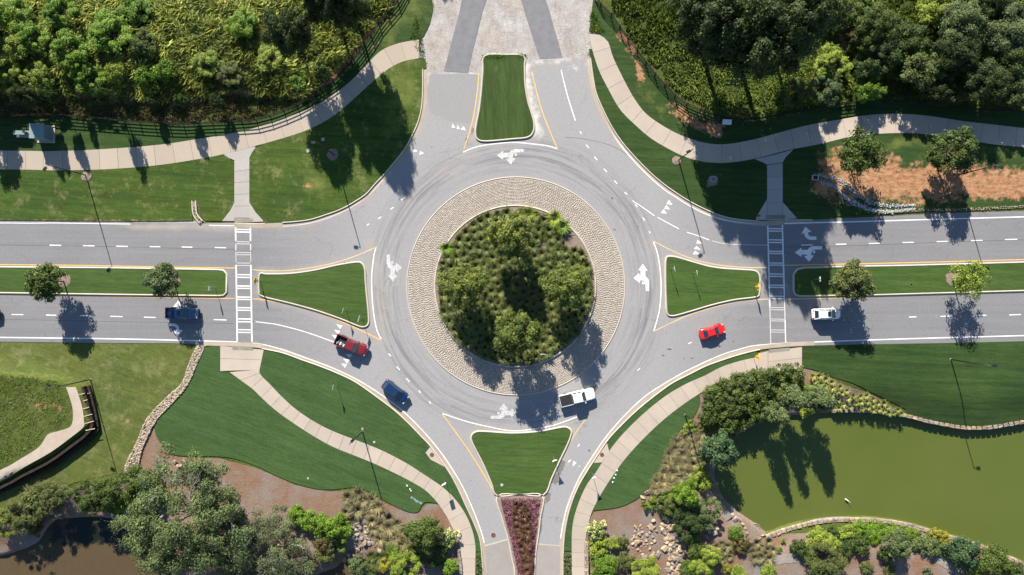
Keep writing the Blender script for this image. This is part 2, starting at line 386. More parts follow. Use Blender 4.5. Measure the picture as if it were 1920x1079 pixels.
M['kerb'] = concrete_material('kerb', (0.42, 0.375, 0.31), (0.36, 0.32, 0.265), (0.16, 0.13, 0.10), 0.6)
M['gutter'] = concrete_material('gutter', (0.28, 0.235, 0.185), (0.34, 0.285, 0.225), (0.17, 0.13, 0.10), 0.4)
M['plaza'] = concrete_material('plaza', (0.235, 0.215, 0.195), (0.265, 0.24, 0.22), (0.24, 0.22, 0.20), 0.5)
M['apron_mortar'] = flat('apron_mortar', (0.315, 0.276, 0.232), 0.9, 0.2, 0.12, 1.0)
M['mortar'] = flat('mortar', (0.175, 0.15, 0.122), 0.9, 0.2, 0.15, 1.0)
M['white_paint'] = paint_material('white_paint', (0.66, 0.66, 0.64))
M['worn_paint'] = paint_material('worn_paint', (0.50, 0.49, 0.47))
M['yellow_paint'] = paint_material('yellow_paint', (0.62, 0.38, 0.09))
M['worn_yellow'] = paint_material('worn_yellow', (0.52, 0.40, 0.20))
M['sett'] = vcol_material('sett', [(0, (0.235, 0.205, 0.172)), (0.5, (0.295, 0.258, 0.218)), (1, (0.345, 0.302, 0.255))], 0.9, 0, objvar=0)
M['cobble'] = vcol_material('cobble', [(0, (0.17, 0.13, 0.095)), (0.5, (0.28, 0.225, 0.165)), (1, (0.38, 0.32, 0.25))], 0.9, 0, objvar=0)
M['white_cobble'] = vcol_material('white_cobble', [(0, (0.12, 0.115, 0.115)), (0.5, (0.27, 0.26, 0.25)), (1, (0.50, 0.48, 0.46))], 0.9, 0, objvar=0)
M['stone_tan'] = stone_material('stone_tan', (0.25, 0.175, 0.115), (0.40, 0.315, 0.22))
M['stone_grey'] = stone_material('stone_grey', (0.18, 0.165, 0.15), (0.28, 0.25, 0.215))
M['stone_dark'] = stone_material('stone_dark', (0.12, 0.11, 0.11), (0.18, 0.16, 0.15))
M['black_metal'] = flat('black_metal', (0.012, 0.013, 0.014), 0.45, 0.5)
M['steel'] = flat('steel', (0.45, 0.45, 0.44), 0.35, 0.5, 0, 1, 0.8)
M['pale_metal'] = flat('pale_metal', (0.62, 0.64, 0.63), 0.5, 0.4)
M['iron'] = flat('iron', (0.10, 0.055, 0.04), 0.7, 0.3, 0.25, 9)
M['fence_wood'] = flat('fence_wood', (0.020, 0.015, 0.012), 0.8, 0.2, 0.3, 2)
M['dark_timber'] = flat('dark_timber', (0.030, 0.022, 0.018), 0.9, 0.15, 0.4, 1.5)
M['tie'] = flat('tie', (0.50, 0.42, 0.28), 0.85, 0.2, 0.1, 3)
M['teal_roof'] = flat('teal_roof', (0.15, 0.225, 0.225), 0.6, 0.35, 0.06, 1)
M['teal_wall'] = flat('teal_wall', (0.12, 0.19, 0.19), 0.7, 0.3, 0.08, 1)
M['bark'] = flat('bark', (0.085, 0.062, 0.045), 0.95, 0.1, 0.35, 3)
M['pale_bark'] = flat('pale_bark', (0.36, 0.34, 0.31), 0.85, 0.15, 0.35, 2)
M['yellow_sign'] = flat('yellow_sign', (0.80, 0.42, 0.02), 0.45, 0.5)
M['sign_black'] = flat('sign_black', (0.015, 0.015, 0.015), 0.6, 0.3)
M['red_paint'] = flat('red_paint', (0.45, 0.03, 0.02), 0.4, 0.5)
M['stain'] = flat('stain', (0.075, 0.073, 0.072), 0.8, 0.2, 0.3, 3)
M['seam'] = flat('seam', (0.085, 0.085, 0.09), 0.8, 0.2, 0.2, 1)
M['sandy_dirt'] = concrete_material('sandy_dirt', (0.34, 0.28, 0.215), (0.40, 0.34, 0.275), (0.14, 0.12, 0.06), 0.5)
M['patchy_paint'] = paint_material('patchy_paint', (0.56, 0.55, 0.53), 0.44, 0.58, 0.95, 6.0)
M['mulch'] = flat('mulch_ring', (0.20, 0.155, 0.125), 0.95, 0.1, 0.35, 4)
def water(name, c1, c2, sc, rough=0.28):
    m, nt, b = newmat(name, rough, 0.35); P = pos(nt)
    nt.links.new(mix(nt, ramp(nt, noise(nt, P, sc, 5, 0.6), [(0.3, 0), (0.7, 1)]), c1, c2), b.inputs['Base Color'])
    bump(nt, b, noise(nt, P, 1.6, 3, 0.6, (1, 2.2, 1)), 0.10, 0.05); return m
M['pond_green'] = water('pond_green', (0.064, 0.086, 0.0140), (0.080, 0.097, 0.019), 0.05, 0.35)
def pond_w():
    m, nt, b = newmat('pond_algae', 0.5, 0.3); P = pos(nt)
    mk = ramp(nt, noise(nt, P, 0.085, 7, 0.6), [(0.46, 0), (0.50, 1)])
    alg = mix(nt, noise(nt, P, 1.2, 8, 0.8), (0.044, 0.030, 0.013), (0.080, 0.053, 0.023))
    nt.links.new(mix(nt, mk, (0.008, 0.012, 0.007), alg), b.inputs['Base Color'])
    nt.links.new(ramp(nt, mk, [(0, 0.15), (1, 0.75)]), b.inputs['Roughness']); return m
M['pond_algae'] = pond_w()
for k, c in dict(dark=(0.034, 0.053, 0.013), mid=(0.058, 0.088, 0.018), bright=(0.108, 0.185, 0.018), lime=(0.185, 0.235, 0.036),
                 olive=(0.090, 0.108, 0.032), blue=(0.058, 0.098, 0.042), grey=(0.110, 0.128, 0.066), deep=(0.044, 0.070, 0.018),
                 yellow=(0.20, 0.19, 0.025), isle=(0.108, 0.136, 0.028), hedge=(0.072, 0.100, 0.026), sage=(0.086, 0.118, 0.045), autumn=(0.085, 0.070, 0.024)).items():
    M['leaf_'+k] = leafmat('leaf_'+k, c)
M['grass_tan'] = leafmat('grass_tan', (0.190, 0.165, 0.090), 0.2)
M['grass_isle'] = leafmat('grass_isle', (0.110, 0.132, 0.042), 0.3)
M['grass_wild'] = leafmat('grass_wild', (0.370, 0.410, 0.135), 0.5)
M['grass_green'] = leafmat('grass_green', (0.120, 0.165, 0.035), 0.45)
M['grass_red'] = leafmat('grass_red', (0.115, 0.060, 0.040), 0.2)
M['flower_purple'] = leafmat('flower_purple', (0.21, 0.062, 0.115), 0.2)
M['flower_cream'] = vcol_material('flower_cream', [(0, (0.08, 0.14, 0.02)), (0.45, (0.14, 0.20, 0.03)), (0.62, (0.50, 0.48, 0.26)), (1, (0.66, 0.62, 0.38))])
# ================================================================ ground
def zonecolor(P, spec):
    """spec: list of (channel, px polygon or line, soft metres, strength)"""
    A = np.zeros((len(P), 4)); A[:, 3] = 0.6
    for ch, poly, soft, k in spec:
        q = WT(poly)
        if isinstance(k, tuple):      # line with half width in metres
            d = ldist(P, q)-k[1]; k = k[0]
        else: d = sdist(P, q)
        v = np.clip(0.5-d/soft, 0, 1)*k
        if ch == 3: A[:, 3] = np.where(v > 0.02, A[:, 3]*(1-np.clip(v*2, 0, 1))+k*np.clip(v*2, 0, 1), A[:, 3])
        else: A[:, ch] = np.maximum(A[:, ch], v)
    return A
ZONES = [
    (3, [(-300, -200), (620, -200), (620, 60), (480, 190), (-300, 190)], 4, 0.75),
    (3, [(1150, -200), (2300, -200), (2300, 200), (1500, 200), (1290, 190), (1180, 60)], 4, 0.42),
    (3, [(-300, 640), (380, 640), (380, 700), (250, 880), (0, 960), (-300, 1000)], 3, 0.72),
    (3, [(-300, 700), (150, 700), (165, 800), (0, 905), (-300, 990)], 2, 0.60),
    (0, [(1500, 290), (1560, 268), (1600, 300), (1660, 275), (1760, 272), (1920, 290), (2200, 300), (2200, 388), (1920, 390), (1740, 397), (1640, 403), (1560, 388), (1500, 372), (1510, 330)], 2.5, 0.95),
    (0, [(1158, 66), (1175, 74), (1195, 110), (1203, 158), (1188, 150), (1168, 105)], 1.5, 0.85),
    (0, [(1235, 178), (1300, 200), (1350, 222), (1348, 240), (1290, 262), (1262, 240)], 2.2, 0.75),
    (0, [(590, 175), (640, 128), (690, 60), (735, 0), (760, -60)], 1.2, (0.72, 0.7)),
    (0, [(-200, 214), (80, 216), (200, 226), (400, 232), (470, 226)], 1.4, (0.55, 0.6)),
    (0, [(60, 178), (200, 182), (330, 196), (440, 176), (500, 172)], 2.5, (0.55, 1.2)),
    (0, [(1430, 222), (1507, 210), (1603, 195), (1700, 190), (1850, 205), (1920, 212)], 1.4, (0.5, 0.5)),
    (0, [(1520, 396), (1700, 404), (1920, 392)], 1.2, (0.45, 0.6)),
    (1, [(800, -300), (1120, -300), (1118, 0), (1104, 40), (1106, 118), (985, 130), (900, 160), (832, 160), (797, 150), (794, 132), (783, 100), (800, 60), (812, 20)], 2.6, 1.1),
    (1, [(1085, 20), (1112, 60), (1100, 100)], 2.0, (0.7, 1.0)),
    (0, [(1110, 20), (1100, 62)], 2.4, (0.55, 0.8)),
    (1, [(-300, 416), (0, 415), (200, 416), (380, 419)], 1.0, (0.85, 0.55)),
    (0, [(45, 755), (90, 748), (128, 760), (110, 775), (60, 770)], 3, 0.62),
    (2, [(292, 790), (300, 830), (333, 858), (410, 860), (480, 878), (553, 910), (623, 922), (677, 920), (727, 946), (783, 964), (800, 946), (823, 945), (850, 985), (872, 1040), (880, 1400), (200, 1400), (235, 890), (258, 858)], 0.7, 1.0),
    (2, [(-300, 975), (0, 962), (90, 925), (200, 905), (240, 890), (240, 1300), (-300, 1300)], 1.0, 0.95),
    (2, [(1310, 735), (1312, 760), (1300, 785), (1280, 806), (1260, 830), (1247, 860), (1233, 892), (1213, 922), (1193, 940), (1160, 954), (1114, 960), (1098, 985), (1092, 1040), (1092, 1400), (2400, 1400), (2400, 1180), (1920, 1058), (1700, 985), (1440, 1004), (1345, 900), (1350, 830), (1440, 790), (1567, 772), (1697, 778), (1640, 742), (1583, 722), (1533, 698), (1503, 690), (1440, 697), (1390, 702), (1340, 722)], 0.6, 1.0),
    (2, [(1100, 1050), (1100, 1040)], 0.5, (1, 0.5)),
]
def axis(a, step, far):
    inner = np.arange(-a, a+step/2, step); out = []; x = a; s = step
    while x < far: s *= 1.35; x += s; out.append(x)
    out = np.array(out); return np.concatenate([-out[::-1], inner, out])
xs = axis(98, 0.5, 1500); ys = axis(60, 0.5, 1500)
GX, GY = np.meshgrid(xs, ys); GP = np.stack([GX.ravel(), GY.ravel()], 1)
GZ = T(GP)
A = zonecolor(GP, ZONES)
nx, ny = len(xs), len(ys)
ii, jj = np.meshgrid(np.arange(nx-1), np.arange(ny-1)); a0 = (jj*nx+ii).ravel()
me = mesh_np('ground', np.column_stack([GP, GZ]), np.stack([a0, a0+1, a0+nx+1, a0+nx], 1), {'zone': A}, smooth=True)
struct('ground', me, M['ground'])

def sheet(name, P, z, mat, grid=0.0, parent=None, zone=None, drape=False, skirt=0.0, flatz=None):
    """P: world polygon. draped sheet with optional inner grid and skirt"""
    n = len(P); pts = [Vector((float(x), float(y))) for x, y in P]
    if grid:
        lo, hi = P.min(0), P.max(0)
        g = np.stack(np.meshgrid(np.arange(lo[0], hi[0], grid), np.arange(lo[1], hi[1], grid)), -1).reshape(-1, 2)
        g += RNG.uniform(-grid*0.2, grid*0.2, g.shape)
        g = g[sdist(g, P) < -grid*0.3]
        pts += [Vector((float(x), float(y))) for x, y in g]
    r = geometry.delaunay_2d_cdt(pts, [], [list(range(n))], 1, 1e-5)
    V = np.array([(v.x, v.y) for v in r[0]]); F = [list(f) for f in r[2]]
    Z = (T(V) if drape else np.zeros(len(V)))+z
    F = np.array([f if (V[f[1], 0]-V[f[0], 0])*(V[f[2], 1]-V[f[0], 1])-(V[f[1], 1]-V[f[0], 1])*(V[f[2], 0]-V[f[0], 0]) > 0 else f[::-1] for f in F])
    at = {'zone': zonecolor(V, zone) if zone else np.zeros((len(V), 4))}
    V3 = np.column_stack([V, Z])
    if skirt:
        zz = (T(P) if drape else np.zeros(n))+z
        b = len(V3); area = 0.5*np.sum(P[:, 0]*np.roll(P[:, 1], -1)-np.roll(P[:, 0], -1)*P[:, 1])
        V3 = np.vstack([V3, np.column_stack([P, zz]), np.column_stack([P, zz-skirt])])
        q = []
        for i in range(n):
            j = (i+1) % n; t = [(b+i, b+n+i, b+n+j), (b+i, b+n+j, b+j)]
            q += t if area > 0 else [u[::-1] for u in t]
        F = np.vstack([F, np.array(q)])
        at = {'zone': np.vstack([at['zone'], np.zeros((2*n, 4))])}
    return add(name, mesh_np(name, V3, F, at), mat, parent, kind=None if parent else 'structure')
def fix(P):
    """drop duplicate neighbours"""
    k = [i for i in range(len(P)) if np.hypot(*(P[i]-P[i-1])) > 0.02]
    return P[k]
def sweep(name, q, prof, mat, closed=False, parent=None, base=None, side=1):
    """q world polyline; prof [(offset, z)]: offset to the left of the line (times side)"""
    n = len(q); nr = normals(q, closed)*side; k = len(prof)
    tz = T(q) if base is None else np.full(n, base)
    V = np.concatenate([np.column_stack([q+nr*o, tz+z]) for o, z in prof]).reshape(k, n, 3)
    F = []
    m = n if closed else n-1
    for a in range(k-1):
        for i in range(m):
            j = (i+1) % n; f = (a*n+i, a*n+j, (a+1)*n+j, (a+1)*n+i)
            F.append(f if side < 0 else f[::-1])
    V = V.reshape(-1, 3)
    return add(name, mesh_np(name, V, np.array(F)), mat, parent, kind=None if parent else 'structure')
def ribbon(name, q, wid, z, mat, parent=None, base=0.0):
    nr = normals(q); n = len(q)
    V = np.vstack([np.column_stack([q+nr*wid/2, np.full(n, z)]), np.column_stack([q-nr*wid/2, np.full(n, z)])])
    F = [(n+i, n+i+1, i+1, i) for i in range(n-1)]
    return add(name, mesh_np(name, V, np.array(F)), mat, parent)

# ================================================================ kerb lines (traced on the photograph's pixels)
KNW = cr([(440, 418), (480, 419), (513, 418), (547, 416), (580, 412), (610, 403), (640, 392), (667, 377), (687, 363), (702, 346), (720, 327), (740, 303), (758, 280), (773, 253), (784, 227), (790, 200), (792, 167), (792, 130)])
KNE = cr([(1108, 110), (1112, 140), (1118, 173), (1130, 203), (1147, 237), (1167, 267), (1193, 297), (1223, 327), (1247, 347), (1267, 361), (1287, 374), (1313, 388), (1340, 400), (1370, 409), (1403, 413), (1437, 415), (1470, 413), (1500, 412), (1523, 412)])
KSE = cr([(1527, 649), (1500, 650), (1470, 652), (1440, 655), (1419, 658), (1384, 667), (1353, 677), (1323, 688), (1293, 703), (1260, 720), (1227, 744), (1193, 772), (1160, 804), (1138, 829), (1112, 868), (1103, 882), (1087, 909), (1073, 942), (1063, 979), (1058, 1016), (1057, 1060), (1057, 1120), (1057, 1400)])
KSW = cr([(383, 649), (414, 650), (450, 651), (480, 653), (497, 656), (530, 663), (563, 675), (597, 687), (630, 700), (667, 718), (707, 746), (740, 771), (767, 796), (792, 822), (807, 838), (835, 876), (853, 906), (873, 949), (890, 986), (900, 1016), (904, 1060), (906, 1120), (907, 1400)])
WN = [(-500, 416), (0, 416), (200, 417.5), (383, 419)]
WS = [(-500, 635), (0, 641), (167, 643), (330, 644), (383, 647)]
EN = [(1523, 413), (1570, 410), (1640, 407), (1740, 402), (1807, 399), (1920, 396), (2400, 382)]
ES = [(1527, 648), (1640, 645.5), (1773, 643.5), (1920, 640), (2400, 627)]
Z = 0.03
road_px = np.vstack([WN, KNW, [(794, 131), (832, 134), (877, 136), (905, 139), (908, 116), (981, 114), (1012, 111), (1055, 109), (1105, 108)], KNE, EN, ES[::-1], KSE, KSW[::-1], WS[::-1]])
ISLE = dict(
    N=cr([(910, 107), (945, 105), (980, 107), (982, 125), (983, 157), (988, 190), (995, 213), (1000, 233), (998, 248), (988, 257), (960, 260), (913, 264), (897, 261), (893, 250), (895, 233), (900, 207), (904, 173), (907, 133)], True),
    W=cr([(488, 518), (487, 530), (488, 547), (494, 555), (547, 568), (597, 582), (640, 597), (667, 608), (680, 612), (689, 608), (690, 593), (687, 560), (684, 527), (683, 507), (678, 496), (667, 494), (630, 500), (590, 509), (547, 515), (500, 516), (491, 514)], True),
    E=cr([(1250, 487), (1257, 483), (1270, 485), (1297, 493), (1330, 502), (1360, 506), (1393, 508), (1415, 510), (1422, 518), (1423, 534), (1422, 550), (1416, 556), (1377, 561), (1337, 570), (1303, 580), (1272, 589), (1260, 591), (1252, 587), (1250, 560), (1249, 520)], True),
    S=cr([(885, 821), (892, 812), (910, 811), (960, 814), (1010, 811), (1053, 803), (1064, 804), (1070, 811), (1063, 832), (1050, 859), (1033, 896), (1018, 927), (975, 926), (933, 928), (923, 906), (907, 869), (890, 836)], True),
    P=cr([(934, 931), (975, 929), (1016, 930), (1012, 970), (1008, 1005), (1003, 1040), (1001, 1090), (1001, 1120), (985, 1400), (980, 1400), (968, 1100), (962, 1050), (953, 1006), (943, 972)], True))
ISLE['MW'] = np.array([(-500, 500), (-100, 502), (0, 503), (200, 504.5), (410, 508), (419, 509), (424, 514), (424, 548), (419, 553), (410, 553.5), (200, 551), (0, 548), (-500, 544)], float)
ISLE['ME'] = np.array([(1495, 507), (1507, 504), (1600, 502), (1707, 500), (1920, 494), (2400, 480), (2400, 533), (1920, 544), (1780, 548), (1640, 552), (1500, 554), (1492, 552), (1489, 545), (1489, 515)], float)
rz_spec = [(0, ISLE[k], 3.4, (0.62, 0.5)) for k in ('N', 'W', 'E', 'S')]
rz_spec = [(0, np.vstack([ISLE[k], ISLE[k][:1]]), 3.4, (1.05, 0.5)) for k in ('N', 'W', 'E', 'S')]
rz_spec += [(0, ISLE['MW'][1:-1], 1.6, (0.4, 0.3)), (0, ISLE['ME'][:6], 1.6, (0.35, 0.3)), (0, KNW, 2.6, (1.0, 0.5)), (0, KNE[:30], 2.2, (0.8, 0.5)), (0, KSW, 2.0, (0.7, 0.5)), (0, KSE, 2.0, (0.7, 0.5)),
            (0, [(800, 140), (830, 134), (1100, 110)], 3, (0.5, 1.0)), (0, [(250, 424), (390, 424), (440, 428)], 1.4, (0.9, 0.6)), (0, [(690, 460), (715, 530), (712, 640)], 2.4, (0.6, 0.8)), (0, [(1222, 450), (1245, 530)], 2.4, (0.55, 0.8)),
            (0, [(1060, 810), (1085, 785), (1110, 770)], 3, (0.55, 0.5)), (0, [(880, 290), (860, 310), (830, 330)], 3, (0.5, 1.0)),
            (1, [(985, 118), (996, 190), (1008, 250)], 2.0, (0.95, 0.8)), (1, [(1060, 112), (1085, 135)], 3, (0.7, 0.6)), (1, [(900, 120), (840, 130)], 1.6, (0.6, 0.4)),
            (1, [(800, 142), (850, 137), (903, 141)], 2.2, (0.9, 0.4)), (1, [(985, 117), (1050, 112), (1100, 113)], 2.0, (0.85, 0.4)), (1, [(797, 140), (797, 175)], 1.6, (0.7, 0.3)), (0, [(810, 150), (850, 190)], 3, (0.5, 1.0)),
            (2, [(1110, 845), (1092, 880)], 1.2, (0.75, 0.2)), (2, [(1056, 868), (1040, 905), (1022, 940), (1014, 985)], 1.2, (0.9, 0.55)), (2, [(1012, 960), (1010, 1005)], 1.0, (0.9, 0.4)), (2, [(874, 268), (886, 240), (902, 260)], 1.0, (0.85, 0.3)), (2, [(800, 300), (812, 270), (830, 248)], 0.8, (0.82, 0.1)), (2, [(1048, 985), (1052, 960)], 0.8, (0.85, 0.2))]
road = sheet('road', fix(W(road_px)), Z, M['asphalt'], 0.85, zone=rz_spec)
# lane strips coming in from the north
def plate(name, px, z, mat, parent=None, **k): return sheet(name, fix(W(px)), z, mat, parent=parent, **k)
plate('driveway', [(877, -300), (872, -60), (866, 0), (860, 28), (851, 62), (842, 97), (832, 134), (877, 137), (887, 92), (897, 53), (905, 20), (912, 0), (925, -60), (950, -300)], Z+0.02, M['drive_asphalt'])
plate('driveway', [(968, -300), (974, -60), (977, 0), (985, 28), (993, 53), (1003, 84), (1012, 111), (1055, 109), (1047, 80), (1038, 50), (1030, 20), (1023, 0), (1010, -60), (1000, -300)], Z+0.02, M['drive_asphalt'])
plate('road_patch', [(806, 140), (876, 139), (901, 141), (899, 165), (893, 205), (884, 232), (862, 230), (838, 226), (806, 210), (801, 180)], Z+0.004, M['patch_light'])
# ---- kerbs with gutters
kp = [(-0.02, 0.10), (-0.02, 0.165), (0.15, 0.165), (0.17, 0.045), (0.17, 0.043)]
def outer(name, px, side, gut=0.62, brk=None):
    q = fix(W(px))
    k = sweep(name, q, [(-0.02, 0.02), (-0.02, 0.165), (0.16, 0.165), (0.18, 0.036)], M['kerb'], side=side, base=0.0)
    sweep('gutter', q, [(0.18, 0.038), (0.18+gut, 0.034)], M['gutter'], side=side, base=0.0, parent=k)
    # joints are cut every three metres as thin dark recesses
    return k
outer('kerb', KNW[10:], -1); outer('kerb', KNE[:-14], -1); outer('kerb', KNE[-9:], -1)
outer('kerb', KSE[15:], -1); outer('kerb', KSW[15:], 1)
for px, side in ((KNW[:11], -1), (KNE[-15:-8], -1), (KSE[:16], -1), (KSW[:16], 1)):      # dropped kerbs at the crossings
    sweep('dropped_kerb', fix(W(px)), [(-0.02, 0.02), (-0.02, 0.07), (0.16, 0.06), (0.8, 0.036)], M['gutter'], side=side, base=0.0)
for k, gm in (('N', 'lawn_isle_n'), ('W', 'lawn_isle'), ('E', 'lawn_isle'), ('S', 'lawn_isle'), ('MW', 'lawn_isle'), ('ME', 'lawn_isle')):
    q = fix(W(ISLE[k])); a = 0.5*np.sum(q[:, 0]*np.roll(q[:, 1], -1)-np.roll(q[:, 0], -1)*q[:, 1]); sd_ = -1 if a > 0 else 1
    yz = [(1, [(700, 1240), (700, 1250)], 2, (0.0, 0.1))]
    if k == 'N': yz = [(1, [(925, 130), (922, 200)], 1.6, (0.5, 0.3)), (1, [(965, 130), (962, 210)], 1.4, (0.45, 0.2))]
    sheet('lawn', q, 0.17, M[gm], 1.5, zone=yz)
    sweep('kerb', q, [(0.0, 0.02), (0.0, 0.185), (0.26, 0.185), (0.30, 0.034)], M['kerb'], closed=True, side=sd_, base=0.0)
q = fix(W(ISLE['P'])); sheet('planting_bed', q, 0.17, M['mulch'])
sweep('kerb', q, [(0.0, 0.02), (0.0, 0.185), (0.24, 0.185), (0.28, 0.034)], M['kerb'], closed=True, side=(-1 if 0.5*np.sum(q[:, 0]*np.roll(q[:, 1], -1)-np.roll(q[:, 0], -1)*q[:, 1]) > 0 else 1), base=0.0)
# ---- central island
CX, CY = W((967.5, 537))[0]; CX2, CY2 = W((966, 537))[0]
R_OUT = 205.5/S; R_IN = 149/S
def circ(r, n=128, c=(CX, CY)):
    t = np.linspace(0, 2*math.pi, n, endpoint=False); return np.stack([c[0]+r*np.cos(t), c[1]+r*np.sin(t)], 1)
ap = add('truck_apron', mesh_np('truck_apron', np.vstack([np.column_stack([circ(R_OUT-0.12), np.full(128, 0.095)]), np.column_stack([circ(R_IN, c=(CX2, CY2)), np.full(128, 0.128)])]),
        np.array([(i, (i+1) % 128, 128+(i+1) % 128, 128+i) for i in range(128)])), M['apron_mortar'], kind='structure')
V = []; F = []; val = []
r = R_OUT-0.45
while r > R_IN+0.25:
    n = int(2*math.pi*r/(0.36+0.05*((int(r*10)) % 3-1)))
    for i in range(n):
        a = (i+RNG.uniform(-.12, .12))/n*2*math.pi+r*3; rr = r+RNG.uniform(-.02, .02)
        c = np.array([CX+rr*math.cos(a), CY+rr*math.sin(a)])
        if np.hypot(*(c-(CX2, CY2))) < R_IN+0.25: continue
        u = np.array([math.cos(a), math.sin(a)]); v = np.array([-u[1], u[0]]); z = 0.105+RNG.uniform(0, .008)+0.033*(R_OUT-r)/5
        b = len(V); hu = 0.112+RNG.uniform(-.01, .008); hv = 0.165+RNG.uniform(-.02, .015)
        for s_, zz in ((1.0, 0.06), (0.9, z)):
            for su, sv in ((-1, -1), (1, -1), (1, 1), (-1, 1)):
                p = c+u*su*hu*s_+v*sv*hv*s_; V.append((p[0], p[1], zz)); 
        x = RNG.uniform(0, 1); val += [x]*8
        F += [(b+4, b+5, b+6, b+7), (b, b+1, b+5, b+4), (b+1, b+2, b+6, b+5), (b+2, b+3, b+7, b+6), (b+3, b, b+4, b+7)]
    r -= 0.245
add('sett', mesh_np('sett', V, F, {'v': np.array(val)}), M['sett'], ap, kind='stuff')
sweep('kerb', circ(R_OUT-0.22), [(0.0, 0.05), (0.0, 0.13), (0.16, 0.12), (0.22, 0.032)], M['kerb'], True, side=-1, base=0.0)
sweep('kerb', circ(R_IN, c=(CX2, CY2)), [(0.0, 0.05), (0.0, 0.30), (0.28, 0.30), (0.30, 0.06)], M['kerb'], True, side=-1, base=0.0)
sheet('planting_bed', circ(R_IN, c=(CX2, CY2)), 0.26, M['mulch'], 1.0)

# ================================================================ markings
def mark_line(px, wm=0.14, mat='white_paint', name='edge_line', smooth=True, z=0.006):
    q = W(cr(px) if smooth else px); return ribbon(name, q, wm, Z+z, M[mat], road)
def mark_poly(px, name, mat='white_paint', z=0.008):
    P = fix(W(px)); return sheet(name, P, Z+z, M[mat], parent=road)
mark_line([(-500, 412), (0, 418.5), (100, 418.5), (200, 420), (245, 420.5)], 0.14)
mark_line([(392, 423), (415, 423.5), (441, 424)], 0.12)
mark_line([(472, 424), (500, 425), (547, 424), (593, 416), (630, 403), (660, 388), (684, 372)], 0.12, 'worn_paint')
mark_line([(-500, 627), (0, 633), (167, 635), (300, 637.5), (445, 641.5)], 0.2)
mark_line([(472, 643.5), (497, 647), (530, 656), (563, 667.5), (597, 680), (630, 693), (667, 711), (690, 724), (720, 744), (753, 769), (787, 802), (817, 836), (843, 872), (867, 912), (887, 956), (902, 996), (908, 1018)], 0.16)
mark_line([(2400, 615), (1920, 629.5), (1773, 633.5), (1640, 637.5), (1474, 643.5)], 0.2)
mark_line([(1473, 643.5), (1440, 646), (1410, 649), (1387, 655), (1360, 663), (1333, 674), (1307, 686), (1277, 701), (1243, 721), (1210, 743), (1177, 773), (1147, 806), (1127, 832), (1107, 862), (1090, 889), (1077, 916), (1063, 952), (1055, 986), (1051, 1010)], 0.16)
mark_line([(1467, 419.5), (1523, 418), (1573, 417), (1673, 414), (1773, 411), (1920, 407), (2400, 394)], 0.2)
mark_line([(1438, 419), (1403, 418.5), (1370, 415), (1340, 408), (1313, 397), (1287, 383), (1267, 370), (1247, 357), (1223, 337), (1193, 307), (1167, 277), (1147, 247), (1130, 213), (1118, 180), (1108, 140), (1103, 112)], 0.15, 'white_paint')
mark_line([(792, 131), (791, 170), (787, 205), (781, 235), (768, 265), (752, 290), (732, 318), (712, 345), (692, 366)], 0.09, 'worn_paint')
for d in ([(93, 460), (115, 460.5)], [(156, 461), (177.5, 461.5)], [(218, 462), (240, 462.5)], [(281, 463), (301, 463.2)], [(341, 463.5), (361, 464)], [(403, 464.5), (424, 465)],
          [(22, 590), (44, 590.3)], [(86, 591), (106, 591.5)], [(150, 592), (173, 593)], [(207, 593.5), (230, 594)], [(270, 595), (292, 595.7)], [(328, 597), (352, 598)], [(401, 599.5), (425, 600.5)],
          [(1502, 460), (1524, 459.5)], [(1567, 458.5), (1587, 458)], [(1629, 457), (1649, 456.5)], [(1692, 455.2), (1713, 454.8)], [(1756, 453.5), (1777, 453)], [(1820.5, 451.7), (1842, 451)], [(1884, 449.7), (1907, 449)],
          [(1704, 594.8), (1718, 594.5)], [(1763, 593.5), (1785, 593)], [(1828, 592), (1849, 591.5)], [(1892, 591), (1914, 590)]):
    mark_line(d, 0.17, name='lane_dash', smooth=False)
for x in (-40, -102, -164, -226): mark_line([(x, 459), (x+21, 459.3)], 0.17, name='lane_dash', smooth=False); mark_line([(x, 588), (x+21, 588.6)], 0.17, name='lane_dash', smooth=False)
for x in (1947, 2010, 2073): mark_line([(x, 448), (x+21, 447)], 0.17, name='lane_dash', smooth=False); mark_line([(x+6, 588), (x+27, 587)], 0.17, name='lane_dash', smooth=False)
for a, b_ in (((1087, 247), (1090.5, 251)), ((1099, 271.5), (1104, 278)), ((1114.5, 294), (1120, 301)), ((1132, 317), (1138, 323)), ((1152, 339), (1157, 345)), ((1171, 361), (1176, 365)), ((1191, 383), (1195, 389)), ((1204.5, 408), (1209, 414)), ((1217, 434), (1219, 438)),
              ((728.5, 663), (733, 668.5)), ((743.5, 687.5), (749.5, 694)), ((762, 710), (768, 716)), ((785, 732), (789, 737)), ((805, 753), (808, 757)),
              ((752, 376), (758, 371)), ((732, 393), (738, 389)), ((709, 411), (715, 407)), ((688, 423), (692, 420)), ((1195, 695), (1200, 691)), ((1290, 645), (1297, 642)), ((1083, 838), (1087, 833))):
    mark_line([a, b_], 0.16, name='lane_dash', smooth=False)
mark_line([(474, 603), (500, 606), (520, 609), (560, 619), (597, 631), (627, 642)], 0.15, name='lane_line')
mark_line([(474, 603), (480, 603)], 0.15, name='lane_line', smooth=False)
mark_line([(1185.5, 376.5), (1206, 390), (1227, 405)], 0.14, name='lane_line'); mark_line([(1233, 408), (1253, 419), (1273, 429.5)], 0.14, name='lane_line')
mark_line([(1288, 436), (1310, 443), (1330, 450.5)], 0.14, name='lane_line'); mark_line([(1335, 452), (1360, 457.5), (1400, 459.5), (1439, 460)], 0.11, 'worn_paint', name='lane_line')
mark_line([(1052, 131.5), (1064, 180), (1079, 227)], 0.17, name='lane_line')
